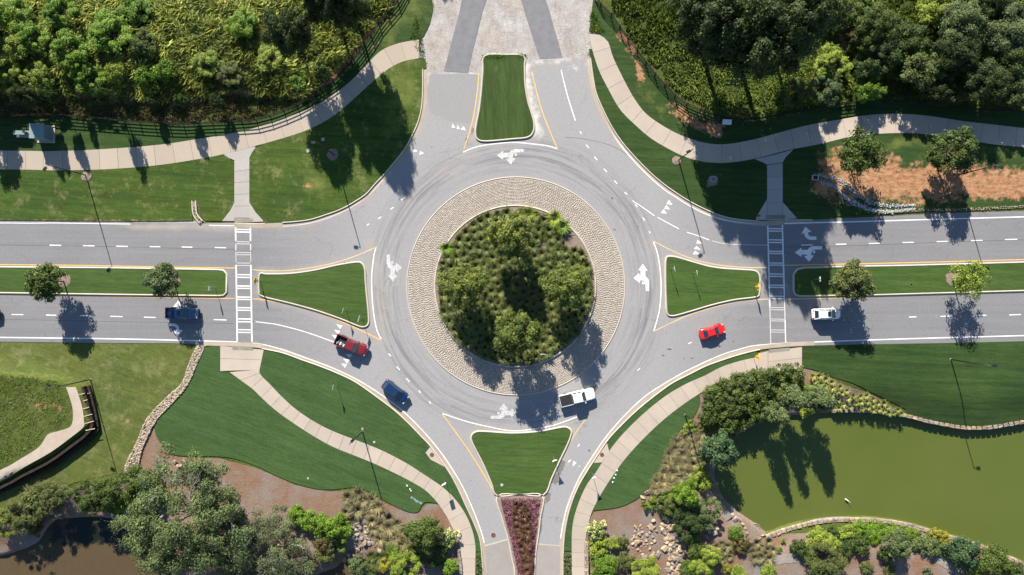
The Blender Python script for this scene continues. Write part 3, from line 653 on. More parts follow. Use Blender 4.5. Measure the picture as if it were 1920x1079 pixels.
for px in ([(868.5, 286), (886.5, 278), (913, 272), (960, 267.5), (1000, 270.5), (1027, 274), (1045, 279.5)], [(705.5, 463), (701, 480), (697, 520), (698, 560), (701, 590), (707, 620), (715, 636)],
           [(1224.5, 452), (1233, 477), (1238, 510), (1239.5, 543), (1237, 577), (1232, 600), (1225.5, 622)], [(828, 775), (857, 785), (880, 792), (923, 802), (960, 808), (1000, 805), (1040, 797), (1082, 782)]):
    mark_line(px, 0.17, name='give_way_edge_line')
Y = lambda px, m_='yellow_paint': mark_line(px, 0.16, m_, name='centre_line')
Y([(897.7, 139), (895, 173), (888, 217), (880, 250), (870, 279)]); Y([(997, 135), (1010, 187), (1023, 227), (1045, 279)])
Y([(-500, 492), (0, 496.5), (150, 498), (300, 501), (440, 503)]); Y([(474, 506), (500, 508), (547, 507), (607, 498), (660, 483), (705, 464)], 'worn_yellow')
Y([(-500, 547), (0, 552.5), (200, 556), (440, 560)]); Y([(474, 561), (490, 562), (547, 572), (607, 590), (660, 612), (714, 638)])
Y([(1224.5, 452), (1253, 467), (1287, 482), (1320, 492), (1360, 499), (1400, 502), (1439, 502)], 'worn_yellow'); Y([(1470, 498), (1560, 496), (1700, 493), (1920, 487), (2400, 473)])
Y([(1225.5, 622), (1260, 605), (1300, 588), (1343, 575), (1387, 565), (1440, 561)], 'worn_yellow'); Y([(1473, 561.5), (1600, 558), (1760, 553), (1920, 549), (2400, 538)], 'worn_yellow')
Y([(828, 775), (857, 814), (890, 862), (923, 917)]); Y([(1097, 787), (1073, 822), (1053, 859), (1032, 905), (1018, 940)], 'worn_yellow')
# crosswalks
for lx, rx, ys_, fade in (((441.8, 445), (469.5, 472.5), [(430.7, 435.3), (453.5, 457.5), (474, 478), (493.5, 498), (515.3, 520.3), (536.5, 541), (557.3, 561.7), (577.3, 582), (598.3, 603.5), (618.5, 623.5)], (453.5, 474, 493.5)),
                          ((1439.3, 1445), (1466.8, 1473), [(429, 433.5), (450, 455), (471.5, 475.5), (493.5, 497.3), (514, 518.5), (535, 539), (555.7, 560), (577, 581), (598.5, 602), (619, 623)], (577, 598.5, 619))):
    top, bot = 424, 643
    fx = lambda l, y: l[0]+(l[1]-l[0])*(y-top)/(bot-top)
    W_ = lx[0] < 900
    if W_: segs = [(424, 452, 'white_paint', .24), (458, 470, 'worn_paint', .18), (497, 641 if W_ else 643, 'white_paint', .24), (473, 492, 'worn_paint', .1)]
    else: segs = [(419, 575, 'white_paint', .24), (575, 645, 'worn_paint', .14)]
    for l in (lx, rx):
        for y0, y1, m_, ww in (segs if (W_ or l is lx) else [(419, 560, 'white_paint', .24), (560, 601, 'worn_paint', .16), (601, 643, 'white_paint', .18)]):
            mark_line([(fx(l, y0), y0), (fx(l, y1), y1)], ww, m_, 'crosswalk_line', False)
    for y0, y1 in ys_:
        for y in (y0, y1):
            f = y0 in fade
            mark_line([(fx(lx, y)+1, y), (fx(rx, y)-1, y+0.4)], 0.11 if f else 0.19, 'worn_paint' if f else 'white_paint', 'crosswalk_bar', False)
# arrows
def A3(pts, ox, oy): return [(ox+x/2.998, oy+y/2.998) for x, y in pts]
fish = dict(ahead=A3([(735, 405), (762, 443), (749, 443), (750, 476), (722, 474), (724, 443), (710, 441)], 960, 360),
            left=A3([(683, 485), (714, 457), (717, 473), (747, 475), (745, 497), (720, 496), (718, 513)], 960, 360),
            hook=A3([(745, 475), (757, 481), (766, 492), (771, 508), (770, 558), (752, 558), (751, 520), (746, 506), (738, 499), (722, 497), (723, 474)], 960, 360))
dotc = A3([(738, 513)], 960, 360)[0]
def rot(pts, c0, c1, quarter, s=1.0):
    out = []
    for x, y in pts:
        x, y = (x-c0[0])*s, (y-c0[1])*s
        for _ in range(quarter % 4): x, y = y, -x      # quarter turn anticlockwise on screen
        out.append((c1[0]+x, c1[1]+y))
    return out
FC = (1204, 521)
dotp = [(dotc[0]+2.6*math.cos(a), dotc[1]+2.6*math.sin(a)) for a in np.linspace(0, 2*math.pi, 12, endpoint=False)]
def fishhook(c, quarter, mat='white_paint', skip=()):
    z = 0.008
    for k, p in list(fish.items())+[('dot', dotp)]:
        if k in skip: continue
        mark_poly(rot(p, FC, c, quarter), 'fishhook_arrow', mat, z); z += 0.003
fishhook(FC, 0); fishhook((738, 503), 2, 'patchy_paint'); fishhook((957, 293), 1, 'patchy_paint'); fishhook((945, 773), 3, 'patchy_paint')
fishhook((1516, 475), 1); fishhook((335, 580), 3)

turn = [(1502, 440), (1509.5, 425.5), (1521.5, 435), (1514.5, 436), (1516, 441.5), (1519.5, 443.7), (1530.5, 443.8), (1530.5, 450), (1517, 449.8), (1511, 446.5), (1508, 441), (1507.3, 437)]
mark_poly(turn, 'turn_arrow')
mark_poly([(315, 607), (328, 607), (334.5, 611), (336.5, 619), (343, 619.3), (334.5, 630), (325, 621.5), (331, 620.3), (330.5, 615), (327, 612), (315, 612)], 'turn_arrow')
for t in ([(630.6, 608.3), (642.5, 610.6), (637.8, 617)], [(626.6, 618.5), (638, 621), (634, 627)], [(622.3, 628), (634, 629.5), (630, 636.5)], [(648.5, 664), (660.5, 665), (655.2, 672)], [(643.5, 673), (655, 675), (651, 682)], [(640, 682), (651, 683), (647, 690)],
          [(1254.3, 375), (1261, 384.5), (1249.5, 383)], [(1249.5, 384.3), (1256, 393.5), (1245, 391.8)], [(1244.2, 392.5), (1250.3, 401), (1239, 400)], [(1307.5, 450.5), (1317, 457), (1305.5, 457)], [(1305.8, 461.5), (1313.5, 468.5), (1301, 467.5)], [(1303.5, 470.5), (1312, 477.5), (1298.5, 477)],
          [(848.5, 232.5), (854, 239.5), (847, 240.3)], [(858.5, 234.5), (862.5, 242.5), (856, 242)], [(869, 236.8), (873.5, 245), (864, 243.3)], [(776, 279), (783, 284), (775, 286)], [(788, 283.5), (795, 288), (786, 291)],
          [(1075, 864.6), (1081, 868), (1073.5, 875)], [(1067.5, 862.3), (1072, 863), (1064, 868.5)], [(1086, 874), (1089.5, 872.5), (1083, 877.5)]):
    mark_poly(t, 'yield_triangle')
for px in ([(-500, 594), (0, 599.5), (200, 603), (330, 605), (440, 607)], [(-500, 457), (0, 460), (200, 462.5), (340, 466), (440, 468)], [(1473, 464), (1600, 461), (1760, 455), (1920, 450)], [(1220, 330), (1160, 280), (1100, 262), (1060, 258)]):
    ribbon('seam', W(cr(px)), .07, Z+.003, M['seam'], road)
rs = random.Random(21)
for sx_, sy_, a_, b_ in ((1255, 655, 6, 1.6), (1243, 667, 3, 1.2), (1298, 672, 3, 1.2), (1282, 673, 1.6, .8), (1375, 641, 2.6, .9), (1350, 650, 2.6, 1), (1249, 624, .9, .9), (1253, 693, .9, .8), (1197, 425, 1.4, 1), (1152, 431, 2.2, 1.8), (676, 676, 1.4, 1), (697, 690, .9, .8), (646, 493, 1.2, 1.2), (1591, 605, 2, 1.6), (1750, 463, 1.2, .8), (1857, 624, 1.2, 1), (610, 650, .8, .8), (1063, 757, 1, .8), (872, 840, 1.2, .8), (845, 815, 1, .8), (884, 902, .8, 1.2), (1105, 845, 1.8, 2.4), (1148, 372, 1.6, 3)):
    pts_ = [(sx_+a_*math.cos(t)*rs.uniform(.6, 1.2), sy_+b_*math.sin(t)*rs.uniform(.6, 1.2)) for t in np.linspace(0, 2*math.pi, 10)[:-1]]
    mark_poly(pts_, 'stain', 'stain', .0035)
# plaza paving strips at the southern exit
plate('paving', [(910, 1023), (952, 1012), (957, 1030), (962, 1060), (968, 1100), (975, 1400), (915, 1400), (914, 1079), (911, 1040)], Z+0.02, M['plaza'])
plate('paving', [(1005, 1020), (1050, 1025), (1049.5, 1060), (1049, 1400), (990, 1400), (1001, 1079), (1004, 1040)], Z+0.02, M['plaza'])
plate('paving_border', [(909, 1022), (952, 1010), (953, 1012.5), (910, 1025)], Z+0.026, M['kerb']); plate('paving_border', [(1004, 1018.5), (1050, 1022.5), (1050, 1025), (1004, 1021)], Z+0.026, M['kerb'])

# ================================================================ lawns around the roads
def lawn(px, mat, zone=None, z=0.11, smooth=False, grid=1.6):
    return sheet('lawn', fix(WT(cr(px, True) if smooth else px)), z, M[mat], grid, zone=zone or [(1, [(0, 2000), (5, 2000)], 1, (0, 0.1))], drape=True, skirt=0.14)
PN_T = cr([(-500, 280), (0, 283), (100, 284), (200, 280), (300, 272), (367, 262), (433, 251), (480, 240), (560, 213), (607, 190), (653, 157), (687, 123), (713, 97), (747, 82), (786, 75)])
PN_B = cr([(-500, 315), (0, 318), (100, 320), (200, 318), (300, 310), (383, 297), (418, 290), (480, 274), (530, 260), (580, 243), (627, 217), (667, 183), (700, 153), (733, 127), (760, 115), (786, 110)])
PE_L = cr([(1104, 64), (1110, 93), (1123, 133), (1140, 167), (1163, 207), (1193, 237), (1220, 260), (1250, 278), (1280, 293), (1313, 303), (1347, 306), (1380, 304), (1415, 298), (1450, 289), (1487, 280), (1540, 270), (1590, 258), (1640, 252), (1700, 250), (1740, 253), (1823, 265), (1873, 273), (1920, 277), (2400, 330)])
PE_R = cr([(1123, 66), (1137, 75), (1143, 87), (1150, 110), (1173, 157), (1190, 187), (1210, 213), (1237, 233), (1267, 250), (1300, 263), (1330, 270), (1360, 271), (1400, 265), (1440, 255), (1507, 237), (1573, 225), (1623, 217), (1680, 214), (1740, 218), (1807, 228), (1860, 234), (1920, 241), (2400, 295)])
def part_of(line, x0, x1, axis_=0):
    return line[(line[:, axis_] >= min(x0, x1)) & (line[:, axis_] <= max(x0, x1))]
FN = cr([(-500, 224), (0, 222), (77, 217), (143, 221), (200, 226), (267, 231), (333, 234), (383, 232), (433, 229), (480, 226), (513, 216), (550, 201), (580, 184), (603, 167), (630, 147), (660, 114), (678, 91), (695, 67), (710, 42), (727, 22), (745, 0), (775, -60)])
lawn(np.vstack([part_of(PN_T, -500, 740), [(747, 82), (765, 77), (783, 76), (795, 68), (806, 45), (812, 20), (808, -10), (800, -60), (770, -60)], part_of(FN, -500, 760)[::-1]]), 'lawn_dark',
     [(1, [(730, 60), (800, 0)], 8, (0.75, 2.0)), (0, [(690, 105), (720, 60), (765, -30)], 1.4, (0.62, 0.5)), (0, [(0, 226), (90, 224), (240, 230)], 1.6, (0.42, 0.3))], 0.08)
lawn(np.vstack([part_of(PN_B, -500, 417), [(418, 290), (430, 297), (440, 308), (440, 380), (433, 394), (427, 402), (417, 415), (385, 414), (373, 406), (369, 378), (362, 378), (361, 400), (362, 414), (300, 415), (200, 414.5), (100, 414), (0, 413), (-500, 411)]]), 'lawn_mid',
     [(0, [(163, 330), (164, 331)], 1.0, (0.95, 0.5)), (0, [(405, 366), (412, 364)], 1.4, (0.7, 0.5)), (0, [(-300, 414), (240, 415), (355, 414)], 0.8, (0.6, 0.3))])
lawn(np.vstack([[(480, 277)], part_of(PN_B, 482, 784), [(788, 108), (797, 112), (800, 128), (792.5, 131)], part_of(KNW, 495, 792)[::-1], [(493, 414), (480, 399), (468, 382), (468, 300), (472, 288)]]), 'lawn_mid',
     [(0, [(572, 345), (587, 343)], 1.2, (0.85, 0.6)), (0, [(505, 341), (512, 340)], 1.0, (0.7, 0.4)), (0, [(622, 291), (623, 292)], 0.8, (0.9, 0.4)), (1, [(750, 130), (740, 220)], 9, (0.85, 2.0)), (1, [(480, 330), (560, 320), (620, 370)], 6, (0.7, 1.5))])
lawn(np.vstack([[(1104, 92)], part_of(PE_L, 1110, 1414), [(1415, 299), (1430, 305), (1437, 317), (1438, 360), (1436, 376), (1418, 407), (1416, 413)], part_of(KNE, 1109, 1410)[::-1], [(1108, 108)]]), 'lawn_dark',
     [(0, [(1336, 340), (1337, 341)], 1.0, (0.9, 0.7)), (0, [(1268, 301), (1269, 302)], 0.8, (0.9, 0.6)), (1, [(1180, 290), (1200, 310)], 6, (0.35, 1))])
lawn(np.vstack([[(1487, 281)], part_of(PE_L, 1490, 2400), [(2400, 372), (1920, 391), (1807, 395), (1740, 398), (1640, 403), (1570, 406), (1523, 410), (1494, 411), (1467, 381), (1467, 310), (1472, 296)]]), 'lawn_dark',
     [(0, [(1512, 300), (1560, 268), (1600, 262), (1680, 280), (1700, 300), (1760, 290), (1920, 305), (2200, 300), (2200, 384), (1920, 384), (1740, 390), (1640, 390), (1560, 385), (1520, 360), (1530, 330)], 5, 0.68),
      (0, [(1540, 350), (1620, 345), (1720, 335), (1900, 352), (2100, 352)], 4, (0.86, 2.0)), (1, [(1500, 300), (1700, 270), (1900, 285)], 3, (0.6, 1))], 0.09, grid=1.0)
FE = cr([(1110, -60), (1124, 0), (1144, 22), (1161, 45), (1174, 65), (1188, 83), (1204, 104), (1220, 127), (1237, 148), (1257, 168), (1275, 188), (1300, 202), (1327, 212), (1360, 222), (1403, 227), (1440, 222), (1507, 209), (1557, 201), (1603, 194), (1673, 189), (1723, 192), (1773, 199), (1840, 207), (1920, 211), (2400, 250)])
lawn(np.vstack([part_of(FE, 1127, 2400), part_of(PE_R, 1125, 2400)[::-1], [(1112, 60), (1108, 30), (1112, 0)]]), 'lawn_dark',
     [(0, [(1160, 66), (1180, 84), (1195, 120), (1204, 152)], 1.6, (0.92, 0.7)), (0, [(1262, 200), (1285, 225), (1320, 238), (1345, 240)], 3.0, (0.8, 1.2)), (0, [(1124, 30), (1118, 55)], 2, (0.7, 0.6)), (0, part_of(FE, 1300, 2300), 1.0, (0.55, 0.35)), (1, [(1200, 170), (1250, 220)], 4, (0.7, 1)), (1, [(1130, 20), (1170, 60)], 4, (0.6, 1)), (0, [(1344, 252), (1345, 253)], 0.8, (0.9, 0.8))], 0.08, grid=1.0)
# south-west lawns either side of the curved path
SWL = cr([(414, 649), (413, 672), (413, 695), (430, 698), (457, 713), (467, 720), (480, 735), (513, 766), (547, 791), (587, 817), (623, 837), (662, 853), (697, 867), (740, 887), (773, 904), (800, 921), (822, 944)])
lawn(np.vstack([[(390, 650), (413, 649.5), (413, 695), (430, 698), (457, 713)], SWL[24:], cr([(823, 945), (800, 941), (790, 949), (783, 960), (763, 959), (727, 942), (697, 924), (677, 916), (657, 914), (623, 918), (590, 916), (553, 906), (513, 889), (480, 874), (447, 862), (410, 856), (333, 854), (310, 842), (293, 816), (292, 796), (307, 774), (333, 749), (353, 721), (367, 693), (377, 662)])]), 'lawn_deep')
SWU = cr([(495, 657), (487, 693), (491, 705), (505, 719), (527, 742), (557, 769), (597, 795), (633, 812), (670, 826), (717, 845), (763, 869), (797, 891), (827, 911), (850, 932), (870, 959), (883, 986), (890, 1012), (892, 1034)])
lawn(np.vstack([SWU, [(902, 1034)], part_of(KSW, 498, 903)[::-1]]), 'lawn_deep')
lawn(np.vstack([part_of(KSE, 1419, 1139), [(1138, 832), (1142, 846)], cr([(1142, 846), (1163, 819), (1190, 791), (1220, 764), (1253, 739), (1288, 719), (1320, 705), (1353, 688), (1387, 677), (1419, 670)])]), 'lawn_deep')
lawn(np.vstack([KSE[(KSE[:, 0] <= 1112) & (KSE[:, 1] < 1032)], [(1058, 1033), (1072, 1033)], cr([(1072, 1006), (1075, 976), (1085, 942), (1100, 909), (1117, 886), (1128, 867)])]), 'lawn_deep')
PS_R = cr([(1340, 721), (1310, 739), (1280, 759), (1250, 782), (1223, 806), (1197, 832), (1173, 859), (1153, 886), (1133, 916), (1113, 952)])
lawn(np.vstack([cr([(1311, 740), (1312, 756), (1300, 782), (1280, 802), (1260, 826), (1247, 856), (1233, 889), (1213, 919), (1193, 936), (1160, 951), (1113, 957)]), PS_R[::-1][:-5]]), 'lawn_deep')
lawn(np.vstack([[(1504, 649), (1528, 649)], ES[1:], [(2400, 760), (2100, 765)], cr([(1920, 787), (1887, 794), (1840, 800), (1793, 797), (1740, 787), (1697, 776), (1695, 766), (1640, 739), (1600, 719), (1563, 708), (1533, 696), (1505, 689)])]), 'lawn_dark', z=0.10)
lawn(np.vstack([[(-500, 640), (0, 644), (167, 646), (330, 647), (368, 650)], [(353, 690), (342, 720), (313, 747), (277, 786), (260, 826), (240, 866), (233, 884), (140, 905), (100, 925), (0, 960), (-500, 1050), (-500, 1000), (0, 925), (50, 905), (110, 880), (165, 842), (190, 815), (186, 780), (170, 745), (160, 722), (150, 715), (60, 700), (0, 697), (-500, 690)]]), 'lawn_dry',
     [(0, [(240, 790), (246, 812)], 1.6, (0.7, 0.6)), (0, [(120, 714), (150, 708)], 1.4, (0.65, 0.5)), (1, [(100, 660), (300, 680)], 8, (0.5, 2))], 0.06)

# ================================================================ footpaths, slab by slab
def slabs(name, left, right, step, mat, z=0.125):
    """left/right px edges; cut across every step metres; every slab its own mesh"""
    L, R = WT(left), WT(right)
    root = add(name, None); root['kind'] = 'structure'
    n = max(2, int(round((arclen(L)[-1]+arclen(R)[-1])/2/step)))
    k = 3; L = resample(L, n*k+1); RD = resample(R, 1200)
    if len(R) > 3:
        j = np.array([int(np.argmin(np.hypot(*(RD-p).T))) for p in L]); j[0] = 0; j[-1] = 1199; j = np.maximum.accumulate(j); R = RD[j]
        R[1:-1] += (L[1:-1]-R[1:-1])*1e-4
    else: R = resample(R, n*k+1)
    root.location = (*((L[0]+R[0])/2), 0)
    for i in range(n):
        l, r_ = L[i*k:i*k+k+1].copy(), R[i*k:i*k+k+1].copy()
        g = 0.022
        for e in (l, r_):
            t0 = e[1]-e[0]; t0 /= np.hypot(*t0)+1e-9; t1 = e[-1]-e[-2]; t1 /= np.hypot(*t1)+1e-9
            e[0] += t0*g; e[-1] -= t1*g
        top = np.vstack([l, r_[::-1]]); c = top.mean(0); m_ = len(top)
        zt = T(top)+z+random.uniform(-.004, .004)
        V = [(x-root.location.x, y-root.location.y, q_) for (x, y), q_ in zip(top, zt)]+[(x-root.location.x, y-root.location.y, q_-0.14) for (x, y), q_ in zip(top, zt)]
        a = 0.5*np.sum(top[:, 0]*np.roll(top[:, 1], -1)-np.roll(top[:, 0], -1)*top[:, 1])
        F = [(j, j+1, m_-2-j, m_-1-j) for j in range(k)]
        if a < 0: F = [f[::-1] for f in F]
        F += [((j, m_+j, m_+(j+1) % m_, (j+1) % m_) if a > 0 else (j, (j+1) % m_, m_+(j+1) % m_, m_+j)) for j in range(m_)]
        add('slab', mesh_py('slab', V, F), mat, root)
    # bed under the joints
    bed = np.vstack([L, R[::-1]]); sheet('bed', fix(bed)-np.array([root.location.x, root.location.y]), z-0.05, M['mortar'], parent=root)
    return root
slabs('footpath', PN_T, PN_B, 3.1, M['conc_gold'])
slabs('footpath', PE_R, PE_L, 3.05, M['conc_warm'])
slabs('footpath', np.array([(413.5, 649), (413.5, 696)]), np.array([(495, 656), (487, 694)]), 2.1, M['conc_warm'], 0.122)
slabs('footpath', np.vstack([[(431, 698)], SWL[23:], [(840, 972), (853, 999), (863, 1026), (869, 1079), (873, 1200), (873, 1400)]]), np.vstack([SWU[4:-1], [(891, 1079), (892, 1200), (892, 1400)]]), 2.25, M['conc_warm'])
slabs('footpath', np.array([(1440, 659), (1440, 698)]), np.array([(1503, 651), (1503, 691)]), 2.9, M['conc_warm'])
slabs('footpath', np.vstack([[(1439.5, 659), (1419, 664), (1419, 670)], cr([(1419, 670), (1387, 677), (1353, 688), (1320, 705), (1288, 719), (1253, 739), (1220, 764), (1190, 791), (1163, 819), (1142, 846), (1117, 886), (1100, 909), (1085, 942), (1075, 976), (1072, 1006), (1072, 1079), (1072, 1400)])]),
      np.vstack([[(1439.5, 698), (1420, 702)], cr([(1385, 709), (1347, 718), (1310, 739), (1280, 759), (1250, 782), (1223, 806), (1197, 832), (1173, 859), (1153, 886), (1133, 916), (1113, 952), (1103, 982), (1097, 1019), (1097, 1079), (1097, 1400)])]), 2.3, M['conc_warm'])
slabs('footpath', np.array([(440, 300), (440, 409)]), np.array([(468, 296), (468, 409)]), 2.0, M['conc_grey'], 0.118)
slabs('footpath', np.array([(1438, 310), (1438, 404)]), np.array([(1467, 306), (1467, 404)]), 2.4, M['conc_grey'], 0.118)
for px in ([(418, 289), (479, 275), (479, 278), (472, 288), (468, 297), (440, 301), (430, 297)], [(440, 380), (440, 415), (417, 415), (427, 402), (433, 394)], [(468, 380), (480, 399), (494, 414), (494, 416), (468, 417)],
           [(440.5, 409.5), (467.5, 409.5), (467.5, 417), (440.5, 417)],
           [(1415, 299), (1450, 291), (1487, 281), (1472, 296), (1467.5, 305), (1438, 309), (1430, 305)], [(1437.5, 374), (1437.5, 413), (1417, 413), (1418, 407)], [(1467.5, 380), (1494, 410), (1467.5, 413)], [(1438, 405), (1467, 405), (1467, 413), (1438, 414)]):
    plate('path_apron', px, 0.115, M['conc_grey'], skirt=0.1)
for px in ([(439, 409.5), (475, 410), (475, 415.5), (439, 415)], [(436, 649.5), (475, 650.5), (475, 657), (436, 656)], [(1436, 404), (1472, 404), (1472, 411), (1436, 412)], [(1441, 655.5), (1480, 652), (1480, 658), (1441, 661.5)]):
    plate('tactile_paving', px, 0.137, M['stone_grey'], skirt=0.02)
for px in ([(1138, 831), (1142, 846), (1128, 867), (1113, 868), (1124, 851)], [(807, 838), (798, 849), (808, 862), (835, 876), (820, 856)]): plate('inlet_pad', px, 0.126, M['conc_warm'], skirt=0.1)
plate('kerb_apron', [(375, 645), (389, 648), (384, 650), (372, 658), (368, 650)], 0.10, M['gutter'], skirt=0.1)
sheet('dirt_path', fix(WT(np.vstack([cr([(124, 726), (131, 745), (137, 770), (134, 798), (112, 808), (90, 815), (74, 838), (40, 860), (0, 882), (-100, 922)]), cr([(-100, 948), (0, 904), (46, 876), (94, 849), (134, 820), (157, 801), (158, 790), (155, 765), (147, 738), (143, 726)])]))), 0.07, M['sandy_dirt'], 0.6, drape=True)
# garden paths by the pond
for c in ([(1418, 1084), (1425, 1066), (1445, 1053), (1470, 1048), (1500, 1047), (1520, 1052)], [(1725, 1035), (1755, 1046), (1785, 1066), (1800, 1090)]):
    q = WT(cr(c)); nr = normals(q); sheet('garden_path', fix(np.vstack([q+nr*0.75, (q-nr*0.75)[::-1]])), 0.06, M['stone_grey'], 0.8, drape=True)
# ================================================================ ponds
def waterbody(name, poly, z, mat):
    c = poly.mean(0); P = c+(poly-c)*1.0
    nr = normals(P, True); a = 0.5*np.sum(P[:, 0]*np.roll(P[:, 1], -1)-np.roll(P[:, 0], -1)*P[:, 1])
    P = P+nr*(-0.35 if a > 0 else 0.35)
    return sheet(name, fix(P), z, M[mat], parent=None)
waterbody('pond_water', PONDE, -1.85, 'pond_green')
waterbody('pond_water', PONDW, -2.0, 'pond_algae')
waterbody('pond_water', POOL, -1.7, 'pond_algae')

# ---------------------------------------------------------------- rocks
def rock_mesh(name, seed, sx, sy, sz, sub=2, rough=0.16, cuts=7):
    rg = np.random.default_rng(seed); bm = bmesh.new(); bmesh.ops.create_icosphere(bm, subdivisions=sub, radius=1.0)
    pl = [(Vector(rg.normal(size=3)).normalized(), rg.uniform(0.38, 0.80)) for _ in range(cuts)]
    for v in bm.verts:
        for n_, d in pl:
            e = v.co.dot(n_)-d
            if e > 0: v.co -= n_*e
        v.co *= 1+rg.uniform(-rough, rough)*0.35
        v.co.x *= sx; v.co.y *= sy; v.co.z *= sz
    me = bpy.data.meshes.new(name); bm.to_mesh(me); bm.free(); return me
ROCKS = [rock_mesh('rock_mesh', s, a, b, c, 2, .22, 13) for s, a, b, c in ((1, 1, .75, .5), (2, 1, .6, .45), (3, .9, .9, .5), (4, 1, .5, .35), (5, 1, .85, .6))]
def jbox(sx, sy, sz, seed):
    r_ = random.Random(seed); mb = MB().box(-sx, sx, -sy, sy, -sz, sz, .9)
    return mesh_py('block_mesh', [(x*(1+r_.uniform(-.09, .09)), y*(1+r_.uniform(-.12, .12)), z*(1+r_.uniform(-.12, .12))) for x, y, z in mb.v], mb.f)
BLOCKS = [jbox(.5, .28, .24, 20+s) for s in range(4)]
def place(name, me, mat, parent, x, y, z, s, rz, tilt=0.0, sv=None):
    o = add(name, me, mat, parent, objmat=True)
    o.location = (x, y, z); o.rotation_euler = (random.uniform(-tilt, tilt), random.uniform(-tilt, tilt), rz); o.scale = sv or (s, s, s); return o
# ---- coping walls of stones round the green pond
def stonewall(px, label, top, depth, wid=0.55, zlab='wall', step=0.92, mat='stone_tan', rim=-1.0):
    q = W(cr(px), rim); L = arclen(q)[-1]; n = int(L/step); q = resample(q, n+1)
    root = add('pond_wall', None, loc=(*q[n//2], rim), label=label, cat=zlab); o = np.array(root.location[:2])
    nr = normals(q)
    me_ = MB()
    V = []; F = []
    for s_, zz in ((-1, 0), (1, 0), (-1, -depth), (1, -depth)):
        V += [(*(q[i]-o+nr[i]*s_*wid*0.42), top-0.15+zz) for i in range(n+1)]
    m_ = n+1
    for i in range(n): F += [(i, i+1, m_+i+1, m_+i), (i, 2*m_+i, 2*m_+i+1, i+1), (m_+i, m_+i+1, 3*m_+i+1, 3*m_+i)]
    add('wall_body', mesh_py('wall_body', V, F), M['stone_grey'], root)
    for i in range(n):
        c = (q[i]+q[i+1])/2-o; d = q[i+1]-q[i]
        for k in ((-1, 1) if wid > .5 else (0,)):
            p = c+nr[i]*k*wid*0.24+np.array([random.uniform(-.05, .05), random.uniform(-.03, .03)])
            place('stone', BLOCKS[random.randrange(4)], M['stone_tan'] if mat == 'stone_tan' and random.random() < .75 else M['stone_grey'], root, p[0], p[1], top-0.13+random.uniform(-.03, .03), 1, math.atan2(d[1], d[0])+random.uniform(-.12, .12), .08,
                  (step/1.04*random.uniform(.8, .98), wid/.6*random.uniform(.8, 1.1)*(0.62 if k else 1.1), random.uniform(.6, .9)))
    return root
stonewall([(1560, 771), (1600, 770), (1627, 771), (1690, 778), (1740, 790), (1793, 800), (1847, 802), (1920, 791), (2060, 770)], 'tan stone retaining wall along the lawn edge north of the green pond', 0.12, 1.6, 0.62)
stonewall([(1436, 1008), (1473, 994), (1523, 981), (1560, 976), (1600, 975), (1653, 977), (1707, 986), (1773, 1005), (1840, 1025), (1920, 1058), (2020, 1105)], 'tan stone retaining wall curving along the planting beds south of the green pond', 0.14, 1.6, 0.62)
# ---- cascades: boulders and slabs of rock
def rockery(label, cat, items, loc_px, kinds):
    x0, y0 = WT(loc_px)[0]; root = add('rock_cascade', None, loc=(x0, y0, float(T((x0, y0))[0])), label=label, cat=cat)
    for (px, py, r) in items:
        q = WT((px, py))[0]; z = float(T(q)[0])
        place('rock', ROCKS[random.randrange(5)], M[random.choice(kinds)], root, q[0]-x0, q[1]-y0, z-root.location.z+r*0.12, r, random.uniform(0, 6.3), .3)
rg = random.Random(3)
def scat(poly, n, r0, r1):
    P = np.array(poly, float); out = []
    while len(out) < n:
        p = (rg.uniform(P[:, 0].min(), P[:, 0].max()), rg.uniform(P[:, 1].min(), P[:, 1].max()))
        if sdist([p], P)[0] < 0: out.append((*p, rg.uniform(r0, r1)))
    return out
rockery('tumbled tan boulders of the dry cascade beside the purple-brown mulch bed', 'rocks',
        [(1219, 988, 1.1), (1226, 976, .6), (1204, 997, .5), (1213, 925, 1.0), (1204, 932, .8), (1218, 922, .5), (1197, 1017, 1.0), (1176, 1026, .8), (1186, 1019, .5), (1252, 973, .9), (1262, 986, .8), (1244, 985, .7), (1268, 1010, .9), (1277, 1026, 1.1), (1281, 1040, 1.0), (1272, 1046, .9), (1253, 1067, .8), (1262, 1059, .7), (1235, 1040, 1.0), (1246, 1030, .9), (1222, 1044, .9), (1207, 1046, .7)]
        + scat([(1240, 965), (1262, 970), (1272, 1000), (1290, 1045), (1270, 1079), (1245, 1079), (1255, 1040), (1238, 1000)], 190, .2, .75)+scat([(1190, 985), (1230, 985), (1240, 1045), (1200, 1050), (1180, 1030)], 90, .12, .45), (1240, 1020), ['stone_tan', 'stone_tan', 'stone_tan', 'stone_grey'])
rockery('tan and grey boulders stepping down the small stream left of the round green tree', 'rocks',
        [(686, 1017, .8), (678, 1009, .5), (664, 1010, .5), (665, 1024, .7), (672, 1031, .9), (686, 976, .7), (690, 994, .8), (688, 1000, .6), (693, 1018, .7), (712, 1030, .8), (718, 1036, .6), (700, 1020, .5), (664, 1000, .6), (655, 1040, .9), (646, 1050, .9)]
        + scat([(665, 965), (690, 970), (700, 1020), (725, 1040), (690, 1040), (655, 1045), (658, 1000)], 55, .18, .6), (680, 1015), ['stone_tan', 'stone_grey', 'stone_grey'])
rockery('pale boulders under the tip of the big grey-limbed tree beside the sloping lawn', 'rocks',
        [(329, 866, .8), (337, 873, .9), (347, 867, .7), (355, 872, .7), (377, 874, .8), (384, 882, .9), (388, 888, .7), (383, 900, .5), (862, 1050, .01)], (360, 875), ['stone_tan', 'stone_grey'])
